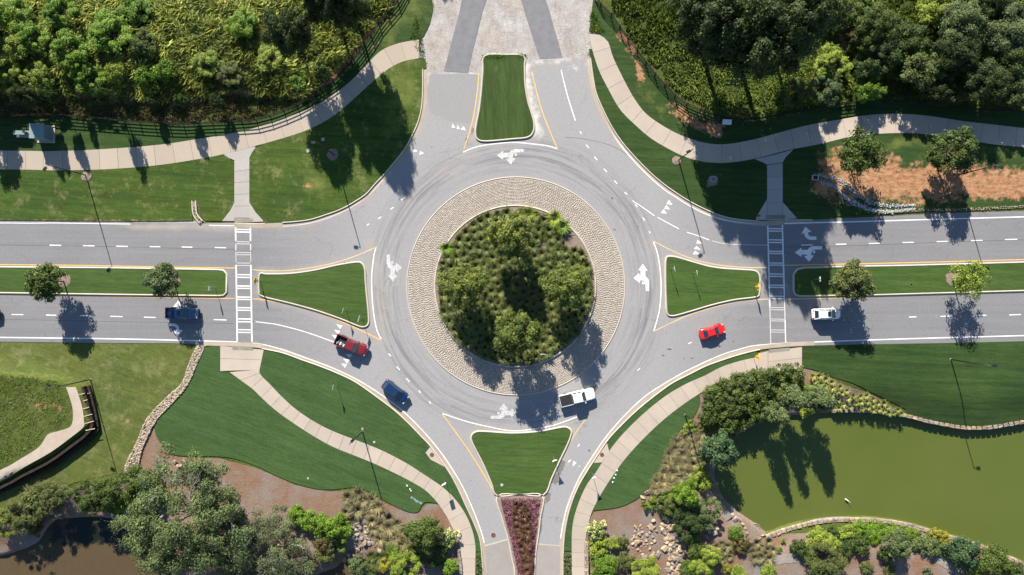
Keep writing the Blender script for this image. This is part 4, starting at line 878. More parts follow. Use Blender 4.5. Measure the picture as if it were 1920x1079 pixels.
rockery('loose shore rocks on the south-west bank of the green pond by the round grate', 'rocks',
        [(1388, 976, .7), (1392, 982, .6), (1397, 990, .6), (1379, 972, .8), (1372, 968, .7), (1432, 1004, .6), (1425, 1010, .5), (1400, 1000, .5), (1337, 905, .5), (1334, 915, .5), (1340, 925, .6), (1338, 1000, .9), (1325, 1008, .8), (1344, 992, .7), (1312, 1020, .7), (1330, 996, .6)], (1390, 985), ['stone_tan', 'stone_grey'])
rockery('pale rocks at the upper end of the brown pond beside the shrubs', 'rocks', [(101, 958, .9), (108, 965, 1.0), (116, 972, .6), (98, 972, .6), (108, 955, .5), (233, 960, 1.0), (240, 965, .6), (228, 985, .7)], (108, 962), ['stone_tan', 'stone_grey'])
# bridge slabs
x0, y0 = WT((1344, 946))[0]; br = add('stone_bridge', None, loc=(x0, y0, -0.75), label='weathered stone slab footbridge over the pond inlet', cat='footbridge')
for i in range(4):
    t = (i-1.5)*1.62; a = math.atan2(-(958-935), 0) ; d = np.array([0.66, -0.75]); 
    mb = MB().box(-.79, .79, -.75, .75, -.14, .14, .97); place('plank_stone', mb.me('plank_stone'), M['stone_tan'] if i != 3 else M['stone_grey'], br, d[0]*t, d[1]*t, random.uniform(-.02, .02), 1, math.atan2(d[1], d[0]), .02)
# garden wall beside the south-east path
q = W([(1098.5, 1015), (1099, 1050), (1099, 1085), (1099, 1250)]); n = int(arclen(q)[-1]/0.6); q = resample(q, n+1)
root = add('garden_wall', None, loc=(*q[0], 0), label='low rubble stone wall between the right-hand path and the shrubs', cat='wall')
mb = MB(); 
for i in range(n): mb.box(q[i][0]-q[0][0]-.28, q[i][0]-q[0][0]+.28, q[i+1][1]-q[0][1], q[i][1]-q[0][1], -.5, .5)
add('wall_body', mb.me('wall_body'), M['stone_grey'], root)
for i in range(n):
    for k in (-.17, .17): place('stone', BLOCKS[random.randrange(4)], M['stone_tan'] if random.random() < .7 else M['stone_grey'], root, q[i][0]-q[0][0]+k, (q[i][1]+q[i+1][1])/2-q[0][1], .55, 1, math.pi/2+random.uniform(-.2, .2), .1, (.62, .6, .7))
q = W([(860, 1030), (864, 1052), (865, 1085), (866, 1250)]); n = int(arclen(q)[-1]/0.6); q = resample(q, n+1)
root = add('garden_wall', None, loc=(*q[0], 0), label='low grey stone wall between the left-hand path and the dark shrubs', cat='wall')
mb = MB()
for i in range(n): mb.box(q[i][0]-q[0][0]-.2, q[i][0]-q[0][0]+.2, q[i+1][1]-q[0][1], q[i][1]-q[0][1], -.9, .25)
add('wall_body', mb.me('wall_body'), M['stone_grey'], root)
for i in range(n): place('stone', BLOCKS[random.randrange(4)], M['stone_grey'], root, q[i][0]-q[0][0], (q[i][1]+q[i+1][1])/2-q[0][1], .3, 1, math.pi/2+random.uniform(-.2, .2), .1, (.62, .8, .6))
# ---- cobble channels (nobody could count the stones)
def cobbles(name, px_left, px_right, n, r0, r1, mat, border=True, edge_only=False, label=None):
    L, R = resample(WT(cr(px_left)), 60), resample(WT(cr(px_right)), 60)
    base_ = None
    V = []; F = []; val = []
    ico = rock_mesh('tmp', 40, 1, .8, .55, 1, .25, 5); iv = np.array([v.co[:] for v in ico.vertices]); ifc = [tuple(p.vertices) for p in ico.polygons]; bpy.data.meshes.remove(ico)
    for k in range(n):
        i = RNG.integers(0, 59); t = RNG.random(); u = RNG.random()
        if edge_only: u = RNG.choice([RNG.normal(0.1, .13), RNG.normal(.9, .13), RNG.normal(.9, .1)])
        elif border and RNG.random() < .35: u = RNG.choice([RNG.uniform(-.04, .04), RNG.uniform(.96, 1.04)])
        p = (L[i]*(1-t)+L[i+1]*t)*(1-u)+(R[i]*(1-t)+R[i+1]*t)*u
        r_ = RNG.uniform(r0, r1); a = RNG.uniform(0, 6.28); z = float(T(p)[0])+0.13+r_*.2
        c, s = math.cos(a), math.sin(a); b = len(V)
        V += [(p[0]+(x*c-y*s)*r_, p[1]+(x*s+y*c)*r_, z+zz*r_) for x, y, zz in iv]; F += [(f[0]+b, f[1]+b, f[2]+b) for f in ifc]; val += [RNG.random()]*len(iv)
    o = add(name, mesh_np(name, np.array(V), np.array(F), {'v': np.array(val)}), M[mat], kind='stuff')
    return o
chl = [(370, 650), (353, 690), (342, 720), (313, 747), (277, 786), (260, 826), (240, 866), (235, 884)]; chr_ = [(378, 655), (370, 680), (352, 722), (327, 752), (299, 781), (287, 799), (267, 842), (258, 884)]
sheet('drain_channel', fix(WT(np.vstack([cr(chl), cr(chr_)[::-1]]))), 0.10, M['mortar'], 1.0, drape=True)
cobbles('riprap_stones', chl, chr_, 2600, .10, .26, 'cobble')
cobbles('riprap_stones', [(236, 884), (240, 940), (236, 975)], [(256, 884), (254, 935), (250, 975)], 420, .12, .26, 'cobble')
cobbles('white_riprap', [(1527, 329), (1558, 331), (1585, 344), (1608, 364), (1632, 378), (1670, 385), (1715, 384)], [(1540, 346), (1565, 352), (1580, 370), (1605, 385), (1635, 397), (1670, 399), (1715, 393)], 2200, .07, .17, 'white_cobble', edge_only=True)
cobbles('white_riprap', [(1680, 392), (1760, 392), (1840, 390), (1920, 386)], [(1680, 397), (1760, 396), (1840, 394), (1920, 390)], 350, .07, .14, 'cobble')
cobbles('riprap_stones', [(362, 380), (364, 405), (376, 420)], [(367, 378), (371, 403), (384, 417)], 160, .08, .16, 'cobble')
# concrete flumes beside the crossings
def flume(px, wid, h, label):
    q = W(cr(px)); c = q.mean(0); q = q-c; nr = normals(q); n = len(q)
    root = add('drain_flume', None, loc=(*c, 0), label=label, cat='drain')
    for s_ in (-1, 1):
        e = q+nr*s_*wid/2; V = []; F = []
        for o_, z_ in ((-.09, 0), (-.09, h), (.09, h), (.09, 0)): V += [(*(e[i]+nr[i]*o_), z_) for i in range(n)]
        for a in range(3):
            for i in range(n-1): F.append((a*n+i, a*n+i+1, (a+1)*n+i+1, (a+1)*n+i))
        me_ = mesh_py('side_kerb', V, [f[::-1] for f in F]); add('side_kerb', me_, M['kerb'], root)
flume([(364.5, 377), (367, 402), (378, 417)], .62, .26, 'narrow concrete drain flume cut into the lawn left of the upper-left crossing')
flume([(378, 650), (366, 678), (356, 702), (347, 720)], .95, .2, 'concrete edged head of the stony drain channel below the left crossing')

# ================================================================ vegetation
def leaf_mesh(name, C, D, size, val, aspect=0.62, jit=0.55, seed=0):
    """quads at C facing D with jitter"""
    rg = np.random.default_rng(seed); n = len(C)
    d = D+rg.normal(0, jit, (n, 3)); d /= np.linalg.norm(d, axis=1)[:, None]+1e-9
    r = rg.normal(size=(n, 3)); u = np.cross(d, r); u /= np.linalg.norm(u, axis=1)[:, None]+1e-9; v = np.cross(d, u)
    s = (size*rg.uniform(0.65, 1.3, n))[:, None]
    V = np.stack([C-u*s, C-v*s*aspect, C+u*s, C+v*s*aspect], 1).reshape(-1, 3)
    F = np.arange(4*n).reshape(n, 4)
    return mesh_np(name, V, F, {'v': np.repeat(val, 4)})
def crown(name, R, h, zc, semi, nb, nl, size, rb=(0.2, 0.36), seed=0, flat_top=0.0, hollow=0.35, droop=0.0, taper=0.0):
    rg = np.random.default_rng(seed)
    B = []
    while len(B) < nb:
        p = rg.uniform(-1, 1, 3); rr = np.linalg.norm(p)
        if rr < 1 and rr > hollow and not (p[2] < -0.55): B.append(p)
    B = np.array(B); rbv = rg.uniform(*rb, nb)
    ang = np.arctan2(B[:, 1], B[:, 0]); lob = 1+0.13*np.sin(ang*3+rg.uniform(0, 6))+0.09*np.sin(ang*5+rg.uniform(0, 6))
    C0 = B*np.array([1, 1, 1])*(1-rbv[:, None]*0.75); C0[:, :2] *= lob[:, None]*(1-taper*np.clip(C0[:, 2]*.5+.5, 0, 1))[:, None]
    bi = rg.integers(0, nb, nl); d = rg.normal(size=(nl, 3)); d /= np.linalg.norm(d, axis=1)[:, None]
    d[:, 2] = np.where(d[:, 2] < -0.35, -d[:, 2], d[:, 2])
    rr = rbv[bi]*(0.50+0.72*rg.random(nl)**0.75)*(1+0.12*np.sin(d[:, 0]*9+bi)+0.1*np.sin(d[:, 1]*11+bi*2))
    P = C0[bi]+d*rr[:, None]
    P[:, 2] = np.where(P[:, 2] > 1-flat_top, 1-flat_top, P[:, 2])
    P = P*np.array([R, R, h*semi])+np.array([0, 0, h*zc])
    if droop: P[:, 2] -= droop*np.hypot(P[:, 0], P[:, 1])**2/R
    P[:, 2] = np.maximum(P[:, 2], 0.05)
    val = np.clip(rg.uniform(0, 1, nb)[bi]*0.55+rg.uniform(0, 1, nl)*0.55-0.05, 0, 1)
    return leaf_mesh(name, P, d+np.array([0, 0, 0.5]), size, val, seed=seed+1)
def branchy(name, R, h, nl, r0, seed):
    rg = random.Random(seed); mb = MB(); mb.tube([(0, 0, -.4), (.1, .05, h*.22), (.05, .1, h*.42)], [r0*1.3, r0, r0*.8], 8)
    def grow(p, d, L, r, depth):
        pts = [p]; rad = [r]; q = Vector(p); n = 4
        for i in range(n):
            d = (d+Vector((rg.uniform(-.38, .38), rg.uniform(-.38, .38), rg.uniform(-.16, .2)))).normalized(); q = q+d*L/n; pts.append(tuple(q)); rad.append(r*(1-.2*(i+1)))
            if depth > 0 and i >= 1:
                a = rg.choice((-1, 1))*rg.uniform(.5, 1.1); dd = Vector((d.x*math.cos(a)-d.y*math.sin(a), d.x*math.sin(a)+d.y*math.cos(a), d.z+rg.uniform(-.1, .25))).normalized()
                grow(tuple(q), dd, L*rg.uniform(.4, .6), rad[-1]*.62, depth-1)
        mb.tube(pts, rad, 5)
    for i in range(nl):
        a = 2*math.pi*i/nl+rg.uniform(-.3, .3); grow((0, 0, h*rg.uniform(.28, .42)), Vector((math.cos(a), math.sin(a), rg.uniform(.25, .6))).normalized(), R*rg.uniform(.75, .95), r0*.6, 2)
    return mb.me(name)
def trunk_mesh(name, R, h, nlimb, r0, seed, zc=0.6, spread=0.75, twig=2):
    rg = random.Random(seed); mb = MB()
    top = h*(zc-0.12)
    mb.tube([(0, 0, -0.4), (rg.uniform(-.1, .1), rg.uniform(-.1, .1), top*0.5), (0, 0, top)], [r0*1.25, r0, r0*0.75], 8)
    for i in range(nlimb):
        a = 2*math.pi*i/nlimb+rg.uniform(-.4, .4); e = R*spread*rg.uniform(.7, 1.05); z1 = h*rg.uniform(zc, zc+0.25); z0 = top*rg.uniform(.6, 1)
        p0 = (0, 0, z0); p1 = (math.cos(a)*e*.4, math.sin(a)*e*.4, z0+(z1-z0)*.55); p2 = (math.cos(a+.15)*e, math.sin(a+.15)*e, z1)
        mb.tube([p0, p1, p2], [r0*.55, r0*.38, r0*.1], 5)
        for k in range(twig):
            b = a+rg.uniform(-.9, .9); f = rg.uniform(.3, .6)*R*.6
            mb.tube([p1, (p1[0]+math.cos(b)*f, p1[1]+math.sin(b)*f, p1[2]+h*.1)], [r0*.24, r0*.06], 4)
    return mb.me(name)
PROTO = {}
def proto(size, var):
    k = (size, var)
    if k in PROTO: return PROTO[k]
    s = 100+var*7+hash_(size)
    if size == 'giant': d = (8.0, 22.0, crown('crown', 8, 22, .58, .41, 240, 74000, .19, (.09, .20), s, hollow=.3), trunk_mesh('trunk', 8, 22, 9, .38, s))
    elif size == 'big': d = (5.0, 11.0, crown('crown', 5, 11, .60, .40, 95, 26000, .16, (.13, .25), s, hollow=.25), trunk_mesh('trunk', 5, 11, 7, .22, s))
    elif size == 'street': d = (3.4, 7.4, crown('crown', 3.4, 7.4, .60, .37, 75, 8200, .155, (.15, .27), s, hollow=.2), trunk_mesh('trunk', 3.4, 7.4, 7, .11, s))
    elif size == 'airy': d = (3.2, 6.6, crown('crown', 3.2, 6.6, .60, .36, 80, 3900, .125, (.12, .24), s, hollow=.1), trunk_mesh('trunk', 3.2, 6.6, 9, .09, s, twig=4))
    elif size == 'isle': d = (3.5, 8.6, crown('crown', 3.5, 8.6, .64, .36, 100, 15000, .125, (.13, .24), s, hollow=.25), trunk_mesh('trunk', 3.5, 8.6, 8, .13, s))
    elif size == 'loose': d = (4.0, 8.0, crown('crown', 4, 8, .56, .44, 55, 9000, .17, (.12, .26), s, hollow=.3), trunk_mesh('trunk', 4, 8, 7, .14, s))
    elif size == 'sycamore': d = (11.0, 12.0, crown('crown', 11, 12, .60, .36, 210, 52000, .15, (.07, .14), s, hollow=.42), branchy('trunk', 11, 12.5, 8, .34, s))
    elif size == 'shrub': d = (1.7, 1.9, crown('foliage', 1.7, 1.9, .42, .56, 38, 2600, .115, (.18, .34), s, hollow=.4), None)
    elif size == 'ball': d = (1.0, 1.1, crown('foliage', 1.0, 1.1, .42, .56, 26, 1100, .085, (.2, .32), s, hollow=.5), None)
    elif size == 'round': d = (2.6, 5.4, crown('crown', 2.6, 5.4, .56, .44, 60, 6200, .135, (.15, .27), s, hollow=.45), trunk_mesh('trunk', 2.6, 5.4, 5, .1, s))
    elif size == 'cone': d = (2.6, 8.5, crown('crown', 2.6, 8.5, .50, .50, 90, 8200, .135, (.12, .22), s, hollow=.3, taper=.72), trunk_mesh('trunk', 2.6, 8.5, 5, .1, s))
    elif size == 'flowery': d = (1.7, 1.9, crown('foliage', 1.7, 1.9, .42, .56, 50, 2600, .12, (.12, .24), s, hollow=.5), None)
    PROTO[k] = d; return d
def hash_(s): return sum(ord(c)*(i+1) for i, c in enumerate(s))
PLANTS = []
def plant(size, leaf, label, cat, group, px, py, R, h, base=None, bark='bark', var=None, name=None, zoff=0.0):
    """px, py: where the crown's middle is seen"""
    v = random.randrange(3) if var is None else var
    if size in ('giant', 'sycamore', 'big', 'loose'): v = v % 2
    R0, h0, cm, tm = proto(size, v)
    he = h*(0.62 if tm else 0.5)
    x, y, z = base_of(px, py, he) if base is None else (*WT(base)[0], float(T(WT(base))[0]))
    rz = random.uniform(0, 6.28); z += zoff
    if tm is None:
        o = add(name or 'shrub', cm, M[leaf], None, (x, y, z), rz, label=label, cat=cat, group=group, objmat=True); o.scale = (R/R0, R/R0, h/h0)
    else:
        o = add(name or 'tree', None, None, None, (x, y, z), rz, label=label, cat=cat, group=group)
        c = add('crown', cm, M[leaf], o, objmat=True); t = add('trunk', tm, M[bark], o, objmat=True)
        c.scale = t.scale = (R/R0, R/R0, h/h0)
    PLANTS.append((x, y, R)); return o
def pl(size, leaf, label, cat, group, lst, **k):
    for e in lst: plant(size, leaf, label, cat, group, *e[:4], **k)

# street trees in the medians, each with its ring of mulch
def mulch_ring(px, py, r, label):
    x, y = WT((px, py))[0]; c = circ(1, 14, (0, 0))*r*RNG.uniform(.85, 1.12, (14, 1)); z = float(T((x, y))[0])
    V = [(0, 0, .10)]+[(a, b_, .0) for a, b_ in c]; F = [(0, i+1, (i+1) % 14+1) for i in range(14)]
    add('mulch_ring', mesh_py('mulch_ring', V, F), M['mulch'], None, (x, y, z+.175), label=label, cat='mulch')
mulch_ring(122, 526, 1.15, 'brown mulch ring beside the darker tree in the left median'); mulch_ring(328, 527, 1.0, 'brown mulch ring under the tree nearest the left crossing')
mulch_ring(1784, 523, 1.15, 'tan mulch ring beside the airy lime tree in the right median')
mulch_ring(163, 331, .85, 'pale dirt ring at the foot of the upper-left street lamp'); mulch_ring(1268, 302, .75, 'pale dirt ring at the foot of the lamp by the curved right path'); mulch_ring(624, 291, 1.0, 'dark mulch ring at the foot of the lamp on the shaded lawn')
mulch_ring(1336, 340, .95, 'dirt ring round the drain on the shaded right lawn')
MT = 'young trees planted in the medians'
plant('street', 'leaf_mid', 'dense green tree in the left median, left of the other one', 'tree', MT, 83, 526, 3.4, 7.2, base=(121, 528), var=0)
plant('street', 'leaf_sage', 'bright green tree in the left median above the dark pickup', 'tree', MT, 294, 530, 3.05, 6.5, base=(328, 529), var=1)
plant('street', 'leaf_olive', 'bushy olive-green tree in the right median next to the white estate car', 'tree', MT, 1600, 528, 3.6, 7.6, base=(1572, 530), var=2)
plant('airy', 'leaf_lime', 'airy pale lime tree in the right median beside its tan mulch ring', 'tree', MT, 1822, 524, 3.5, 6.6, base=(1784, 523), var=0)
plant('street', 'leaf_mid', 'rounded green tree on the orange dirt bank above the white stone drain', 'tree', None, 1620, 284, 3.9, 8.0, base=(1588, 297), var=1)
plant('loose', 'leaf_mid', 'wide two-lobed green tree on the orange dirt bank under the right path', 'tree', None, 1786, 279, 4.1, 8.0, base=(1750, 293), var=0)
IT = 'four trees on the central island'
for lab_, cx, cy, b in (('top tree of the four on the round central island', 961, 444, (961, 449)), ('left tree of the four on the round central island', 868, 536, (873, 537)), ('right tree of the four on the round central island', 1060, 537, (1055, 538)), ('bottom tree of the four on the round central island', 965, 624, (965, 620))):
    plant('isle', 'leaf_isle', lab_, 'tree', IT, cx, cy, 4.0, 9.4, base=b)

# big trees, north side
G1 = 'tall dark trees beyond the fences'
plant('giant', 'leaf_dark', 'tall dark tree at the top edge whose pale trunk shows above the left fence', 'tree', G1, 0, 0, 4.3, 15.5, base=(636, 34), bark='pale_bark')
plant('big', 'leaf_dark', 'dark green tree left of the pale-trunked tree at the top edge', 'tree', G1, 0, 0, 3.9, 12.5, base=(570, 98))
plant('giant', 'leaf_dark', 'slim tall dark tree just right of the pale-trunked tree', 'tree', G1, 0, 0, 3.7, 16.5, base=(676, 56))
plant('giant', 'leaf_dark', 'largest dark tree overhanging the right fence at the top', 'tree', G1, 0, 0, 7.4, 24, base=(1385, 120))
plant('giant', 'leaf_dark', 'broad dark tree left of the largest one behind the right fence', 'tree', G1, 0, 0, 7.4, 19.5, base=(1312, 88))
plant('giant', 'leaf_dark', 'tall dark tree at the top edge right of the largest one', 'tree', G1, 0, 0, 5.0, 19, base=(1442, 78))
plant('big', 'leaf_dark', 'dark tree at the top edge beside the gravel driveway', 'tree', G1, 0, 0, 3.2, 12, base=(778, -228))
G2 = 'mixed trees in the thicket at the upper right'
for leaf, lab_, px, py, R, h in (
    ('leaf_lime', 'pale lime-green sapling between the largest dark tree and the thicket', 1562, 118, 3.4, 5), ('leaf_sage', 'soft green bush in front of the lime sapling near the fence', 1548, 165, 3.2, 4.5),
    ('leaf_mid', 'green tree at the left end of the thicket near the top edge', 1645, 45, 3.9, 8), ('leaf_deep', 'deep green tree below the first thicket tree', 1665, 95, 3.6, 7),
    ('leaf_deep', 'deep green low tree at the thicket edge above the path', 1632, 120, 3.0, 6), ('leaf_bright', 'small bright green tree right at the fence in the thicket', 1632, 163, 2.8, 5),
    ('leaf_olive', 'yellowish olive tree in the middle of the thicket', 1728, 132, 4.2, 7.5), ('leaf_mid', 'mid green tree above the yellowish olive one', 1712, 72, 3.4, 7),
    ('leaf_dark', 'dark tree in the thicket right of the olive one', 1795, 100, 4.0, 9), ('leaf_sage', 'grey-green tree near the top edge of the thicket', 1805, 45, 4.0, 9),
    ('leaf_dark', 'darkest tree in the thicket above the right end of the fence', 1850, 152, 4.0, 8.5), ('leaf_sage', 'wide sage-green tree near the upper right corner', 1880, 55, 4.8, 9),
    ('leaf_mid', 'green tree at the right edge of the photo above the fence', 1895, 118, 3.8, 8), ('leaf_deep', 'deep green tree low at the right edge above the fence', 1912, 172, 3.4, 7),
    ('leaf_lime', 'yellow-green bush at the top edge between thicket trees', 1755, 15, 3.4, 5), ('leaf_dark', 'dark low tree behind the fence near the middle of the thicket', 1768, 172, 2.6, 6),
    ('leaf_mid', 'green tree at the top edge at the right of the largest dark tree', 1578, 22, 3.4, 7), ('leaf_bright', 'fresh green bush filling the gap at the top edge', 1605, 8, 3.0, 4), ('leaf_dark', 'dark tree at the top edge left of the sage one', 1850, 0, 4.2, 9), ('leaf_mid', 'green bush in the shade under the largest dark tree', 1490, 175, 2.8, 4), ('leaf_autumn', 'brownish bush among the thicket trees', 1590, 75, 2.4, 3.5), ('leaf_sage', 'pale bush in the dark gap of the thicket', 1815, 170, 2.0, 4)):
    plant('loose' if h < 8 else 'big', leaf, lab_, 'tree', G2, px, py, R*.95, h*.82)
# upper-left wild slope
G3 = 'bushes on the overgrown slope at the upper left'
for leaf, lab_, px, py, R, h in (
    ('leaf_lime', 'pale lime bush at the left edge of the overgrown slope', 8, 130, 2.8, 5), ('leaf_lime', 'lime-green bush just right of the one at the left edge', 68, 145, 2.7, 5), ('leaf_bright', 'fresh green bush with broad leaves low on the slope', 168, 148, 3.0, 5),
    ('leaf_bright', 'large fresh green tree in the middle of the slope', 205, 62, 4.2, 4.4), ('leaf_bright', 'fresh green bush left of the large slope tree', 128, 92, 3.4, 6), ('leaf_bright', 'green bush below left of the large slope tree', 135, 118, 2.6, 5), ('leaf_bright', 'green bush high on the slope near the left edge', 60, 72, 3.2, 5),
    ('leaf_bright', 'green bush at the top left corner', 22, 30, 3.6, 5), ('leaf_lime', 'pale bush on the slope below the top left corner', 18, 85, 3.2, 5), ('leaf_bright', 'soft green bush on the slope at the top edge', 110, 20, 3.4, 4), ('leaf_bright', 'bright bush low on the slope right of the broad-leaved one', 270, 145, 2.0, 4),
    ('leaf_lime', 'yellow-green bush low on the slope beside its bright neighbour', 215, 138, 2.0, 4), ('leaf_mid', 'dark green bush above the two small bright ones', 268, 80, 2.6, 4), ('leaf_bright', 'single bright bush near the middle of the grassy slope', 306, 132, 2.2, 4.5), ('leaf_lime', 'small pale bush at the lower edge of the slope', 282, 166, 1.4, 3),
    ('leaf_bright', 'bright green bush at the top right of the slope', 455, 45, 3.0, 4), ('leaf_lime', 'bright vine clump below the dark tree', 505, 110, 2.6, 2.5), ('leaf_lime', 'soft green clump in the middle of the tall grass', 385, 120, 2.6, 3), ('leaf_bright', 'low green clump at the top edge of the tall grass', 250, 12, 3.4, 3), ('leaf_olive', 'olive clump in the tall grass near the dark trees', 430, 140, 2.4, 2.5), ('leaf_bright', 'bright low vine clump by the fence bend', 555, 150, 2.0, 2), ('leaf_mid', 'green climbing clump just behind the left fence bend', 600, 128, 1.6, 3)):
    plant('loose' if R > 2.2 else 'shrub', leaf, lab_, 'bush', G3, px, py, R*.92, h*.72)
plant('big', 'leaf_dark', 'thin dark tree casting a long shadow behind the small green shed', 'tree', G3, 45, 180, 1.8, 7.5)
for i, (px, py, R, h) in enumerate(((-80, 60, 4, 8), (-90, 150, 4, 9), (-60, 10, 4, 8))): plant('loose', 'leaf_mid', ('upper', 'lower', 'uppermost')[i]+' green tree just beyond the left edge of the slope', 'tree', G3, px, py, R, h)
ORD = ['leftmost', 'second', 'third', 'fourth', 'fifth', 'sixth', 'seventh', 'eighth', 'ninth', 'tenth', 'eleventh']
for i_, (px, py, R, h) in enumerate(((128, 196, 1.1, 7.6), (160, 196, .8, 4.6), (232, 196, 1.3, 8.2), (296, 200, .9, 4.0), (360, 200, 1.1, 5.5), (420, 200, 1.2, 4.6))):
    plant('street', 'leaf_deep', '%s slender dark sapling along the upper-left fence%s' % (ORD[i_], '' if i_ == 0 else ', counted from the left'), 'tree', 'slender saplings along the fence', 0, 0, R, h, base=(px, py))
for px, py, R, h in () and ((232, 196, 1.3, 8.2), (128, 196, 1.1, 7.6), (360, 200, 1.1, 5.5), (160, 196, .8, 4.6), (420, 200, 1.2, 4.6), (296, 200, .9, 4.0)):
    plant('street', 'leaf_deep', 'slender dark sapling at the foot of the overgrown slope by the fence', 'tree', 'slender saplings along the fence', 0, 0, R, h, base=(px, py))
# south-west trees
plant('sycamore', 'leaf_sage', 'wide spreading tree with bare white limbs at the lower left', 'tree', None, 345, 975, 11.0, 11.5, bark='pale_bark', var=0)
plant('sycamore', 'leaf_grey', 'grey-leaved twiggy tree on the bottom edge right of the white-limbed tree', 'tree', None, 495, 1040, 7.6, 7.5, bark='pale_bark', var=1)
G4 = 'shrubs and small trees round the brown pond'
for leaf, lab_, px, py, R, h in (('leaf_mid', 'rounded green tree at the foot of the stony channel', 242, 912, 3.5, 5), ('leaf_mid', 'green shrub at the upper edge of the brown pond', 165, 930, 3.3, 4.5), ('leaf_mid', 'green shrub between the pond shrub and the channel tree', 203, 925, 2.6, 4), ('leaf_olive', 'olive shrub on the left bank of the brown pond', 92, 935, 3.0, 4), ('leaf_olive', 'feathery shrub at the left of the brown pond', 45, 965, 3.2, 3.5),
    ('leaf_isle', 'yellowish shrub at the left edge above the brown pond', 5, 985, 2.6, 3), ('leaf_mid', 'dark green shrub right of the channel tree', 280, 905, 2.4, 3), ('leaf_bright', 'low green shrub below the channel tree', 217, 950, 1.8, 2), ('leaf_olive', 'feathery olive shrub high on the left bank', 62, 940, 2.2, 3), ('leaf_autumn', 'rusty brown low shrub on the pond bank', 65, 990, 1.6, 1.2)):
    plant('loose' if R > 2.4 else 'shrub', leaf, lab_, 'shrub', G4, px, py, R, h)
# south middle
G5 = 'shrubs between the white-limbed tree and the stream'
for s, leaf, lab_, px, py, R, h in (
    ('shrub', 'leaf_bright', 'leftmost lump of the bright green clipped hedge', 556, 968, 1.9, 2.0), ('shrub', 'leaf_bright', 'second lump of the bright green hedge', 580, 978, 2.0, 2.0), ('shrub', 'leaf_bright', 'third lump of the bright green hedge', 602, 985, 2.0, 2.0), ('shrub', 'leaf_bright', 'fourth lump of the bright green hedge', 622, 990, 2.0, 2.0), ('shrub', 'leaf_bright', 'right end lump of the bright green hedge', 641, 993, 1.8, 2.0), ('shrub', 'leaf_bright', 'small bright green bush poking up behind the hedge', 637, 973, 1.2, 1.8),
    ('ball', 'leaf_lime', 'small lime round shrub below the right end of the hedge', 645, 1012, .85, 1.2), ('ball', 'leaf_lime', 'small lime round shrub nearest the stream rocks', 638, 1029, .9, 1.2), ('ball', 'leaf_sage', 'pale green round shrub under the hedge', 626, 1015, 1.0, 1.2), ('ball', 'leaf_sage', 'pale green round shrub below the other pale one', 623, 1031, .9, 1.2), ('shrub', 'leaf_olive', 'olive shrub with yellow tips beside the orange bank', 607, 1040, 1.8, 1.8), ('shrub', 'leaf_autumn', 'brownish yellow shrub on the orange bank', 604, 1020, 1.6, 1.6), ('shrub', 'leaf_autumn', 'rusty shrub at the foot of the orange bank', 582, 1060, 1.4, 1.4),
    ('round', 'leaf_mid', 'dense round green tree left of the cream flowered shrub', 795, 1003, 3.1, 5.0), ('shrub', 'leaf_deep', 'dark green shrub below the round green tree', 815, 1042, 2.4, 2.2), ('shrub', 'leaf_bright', 'bright green shrub against the left stone wall', 843, 1065, 1.6, 2.0),
    ('shrub', 'leaf_yellow', 'golden yellow shrub on the bottom edge', 722, 1058, 1.4, 1.6), ('loose', 'leaf_lime', 'yellow-green wide bush on the bottom edge left of the path', 758, 1064, 2.9, 2.8), ('shrub', 'leaf_sage', 'sage shrub at the bottom left of the stream', 672, 1062, 2.0, 2.0), ('shrub', 'leaf_bright', 'green shrub among the dry grasses by the stream', 735, 1030, 1.3, 1.5), ('shrub', 'leaf_deep', 'deep green shrub on the bottom edge beneath the golden one', 700, 1072, 1.6, 1.6)):
    plant(s, leaf, lab_, 'tree' if s in ('round',) else 'shrub', G5, px, py, R, h, name='tree' if s == 'round' else 'shrub')
plant('flowery', 'flower_cream', 'cream-flowered shrub beside the left curved path', 'shrub', 'two cream-flowered shrubs', 840, 1007, 1.9, 2.0)
plant('flowery', 'flower_cream', 'cream-flowered shrub beside the right curved path', 'shrub', 'two cream-flowered shrubs', 1117, 993, 1.9, 2.0)
# south-east
G6 = 'evergreen hedge bushes by the path and the green pond'
hd = [(1338, 738), (1362, 726), (1388, 718), (1414, 712), (1440, 708), (1466, 703), (1490, 702), (1335, 760), (1358, 750), (1384, 742), (1410, 736), (1434, 732), (1350, 778), (1374, 768), (1398, 760), (1420, 754), (1330, 782), (1378, 792), (1400, 784), (1362, 798), (1418, 776)]
for i, (px, py) in enumerate(hd):
    plant('shrub', 'leaf_hedge' if i < 14 else 'leaf_mid', ('%s evergreen hedge bush %s, counted from the left' % (ORD[i if i < 7 else (i-7 if i < 13 else i-13)], 'in the row touching the right path' if i < 7 else ('in the middle row of the hedge' if i < 13 else 'in the hedge rows nearest the pond'))), 'hedge', G6, px, py, 1.95, 2.7)
G7 = 'yellow-green bushes behind the round pond-side trees'
for lab_, px, py in (('yellow-green bush right of the dark hedge', 1436, 752), ('yellow-green bush in the middle of its row', 1450, 742), ('yellow-green bush above the round trees', 1468, 734), ('yellow-green bush next below the dark hedge tip', 1486, 726), ('yellow-green bush nearest the grass tufts', 1504, 728), ('yellow-green bush at the water side', 1430, 772), ('yellow-green bush between the round trees', 1446, 763), ('yellow-green bush at the right end by the tufts', 1522, 736), ('yellow-green bush at the water between two round trees', 1512, 770)):
    plant('shrub', 'leaf_lime', lab_, 'shrub', G7, px, py, 1.35, 1.5)
G8 = 'round grey-green trees at the pond edge'
for lab_, px, py, R in (('round grey-green tree standing lowest at the pond edge', 1459, 778, 2.15), ('middle round grey-green tree above the pond edge', 1492, 748, 2.5), ('rightmost round grey-green tree above the pond edge', 1540, 752, 2.7)):
    plant('cone', 'leaf_sage', lab_, 'tree', G8, px, py, R*1.15, 8.8)
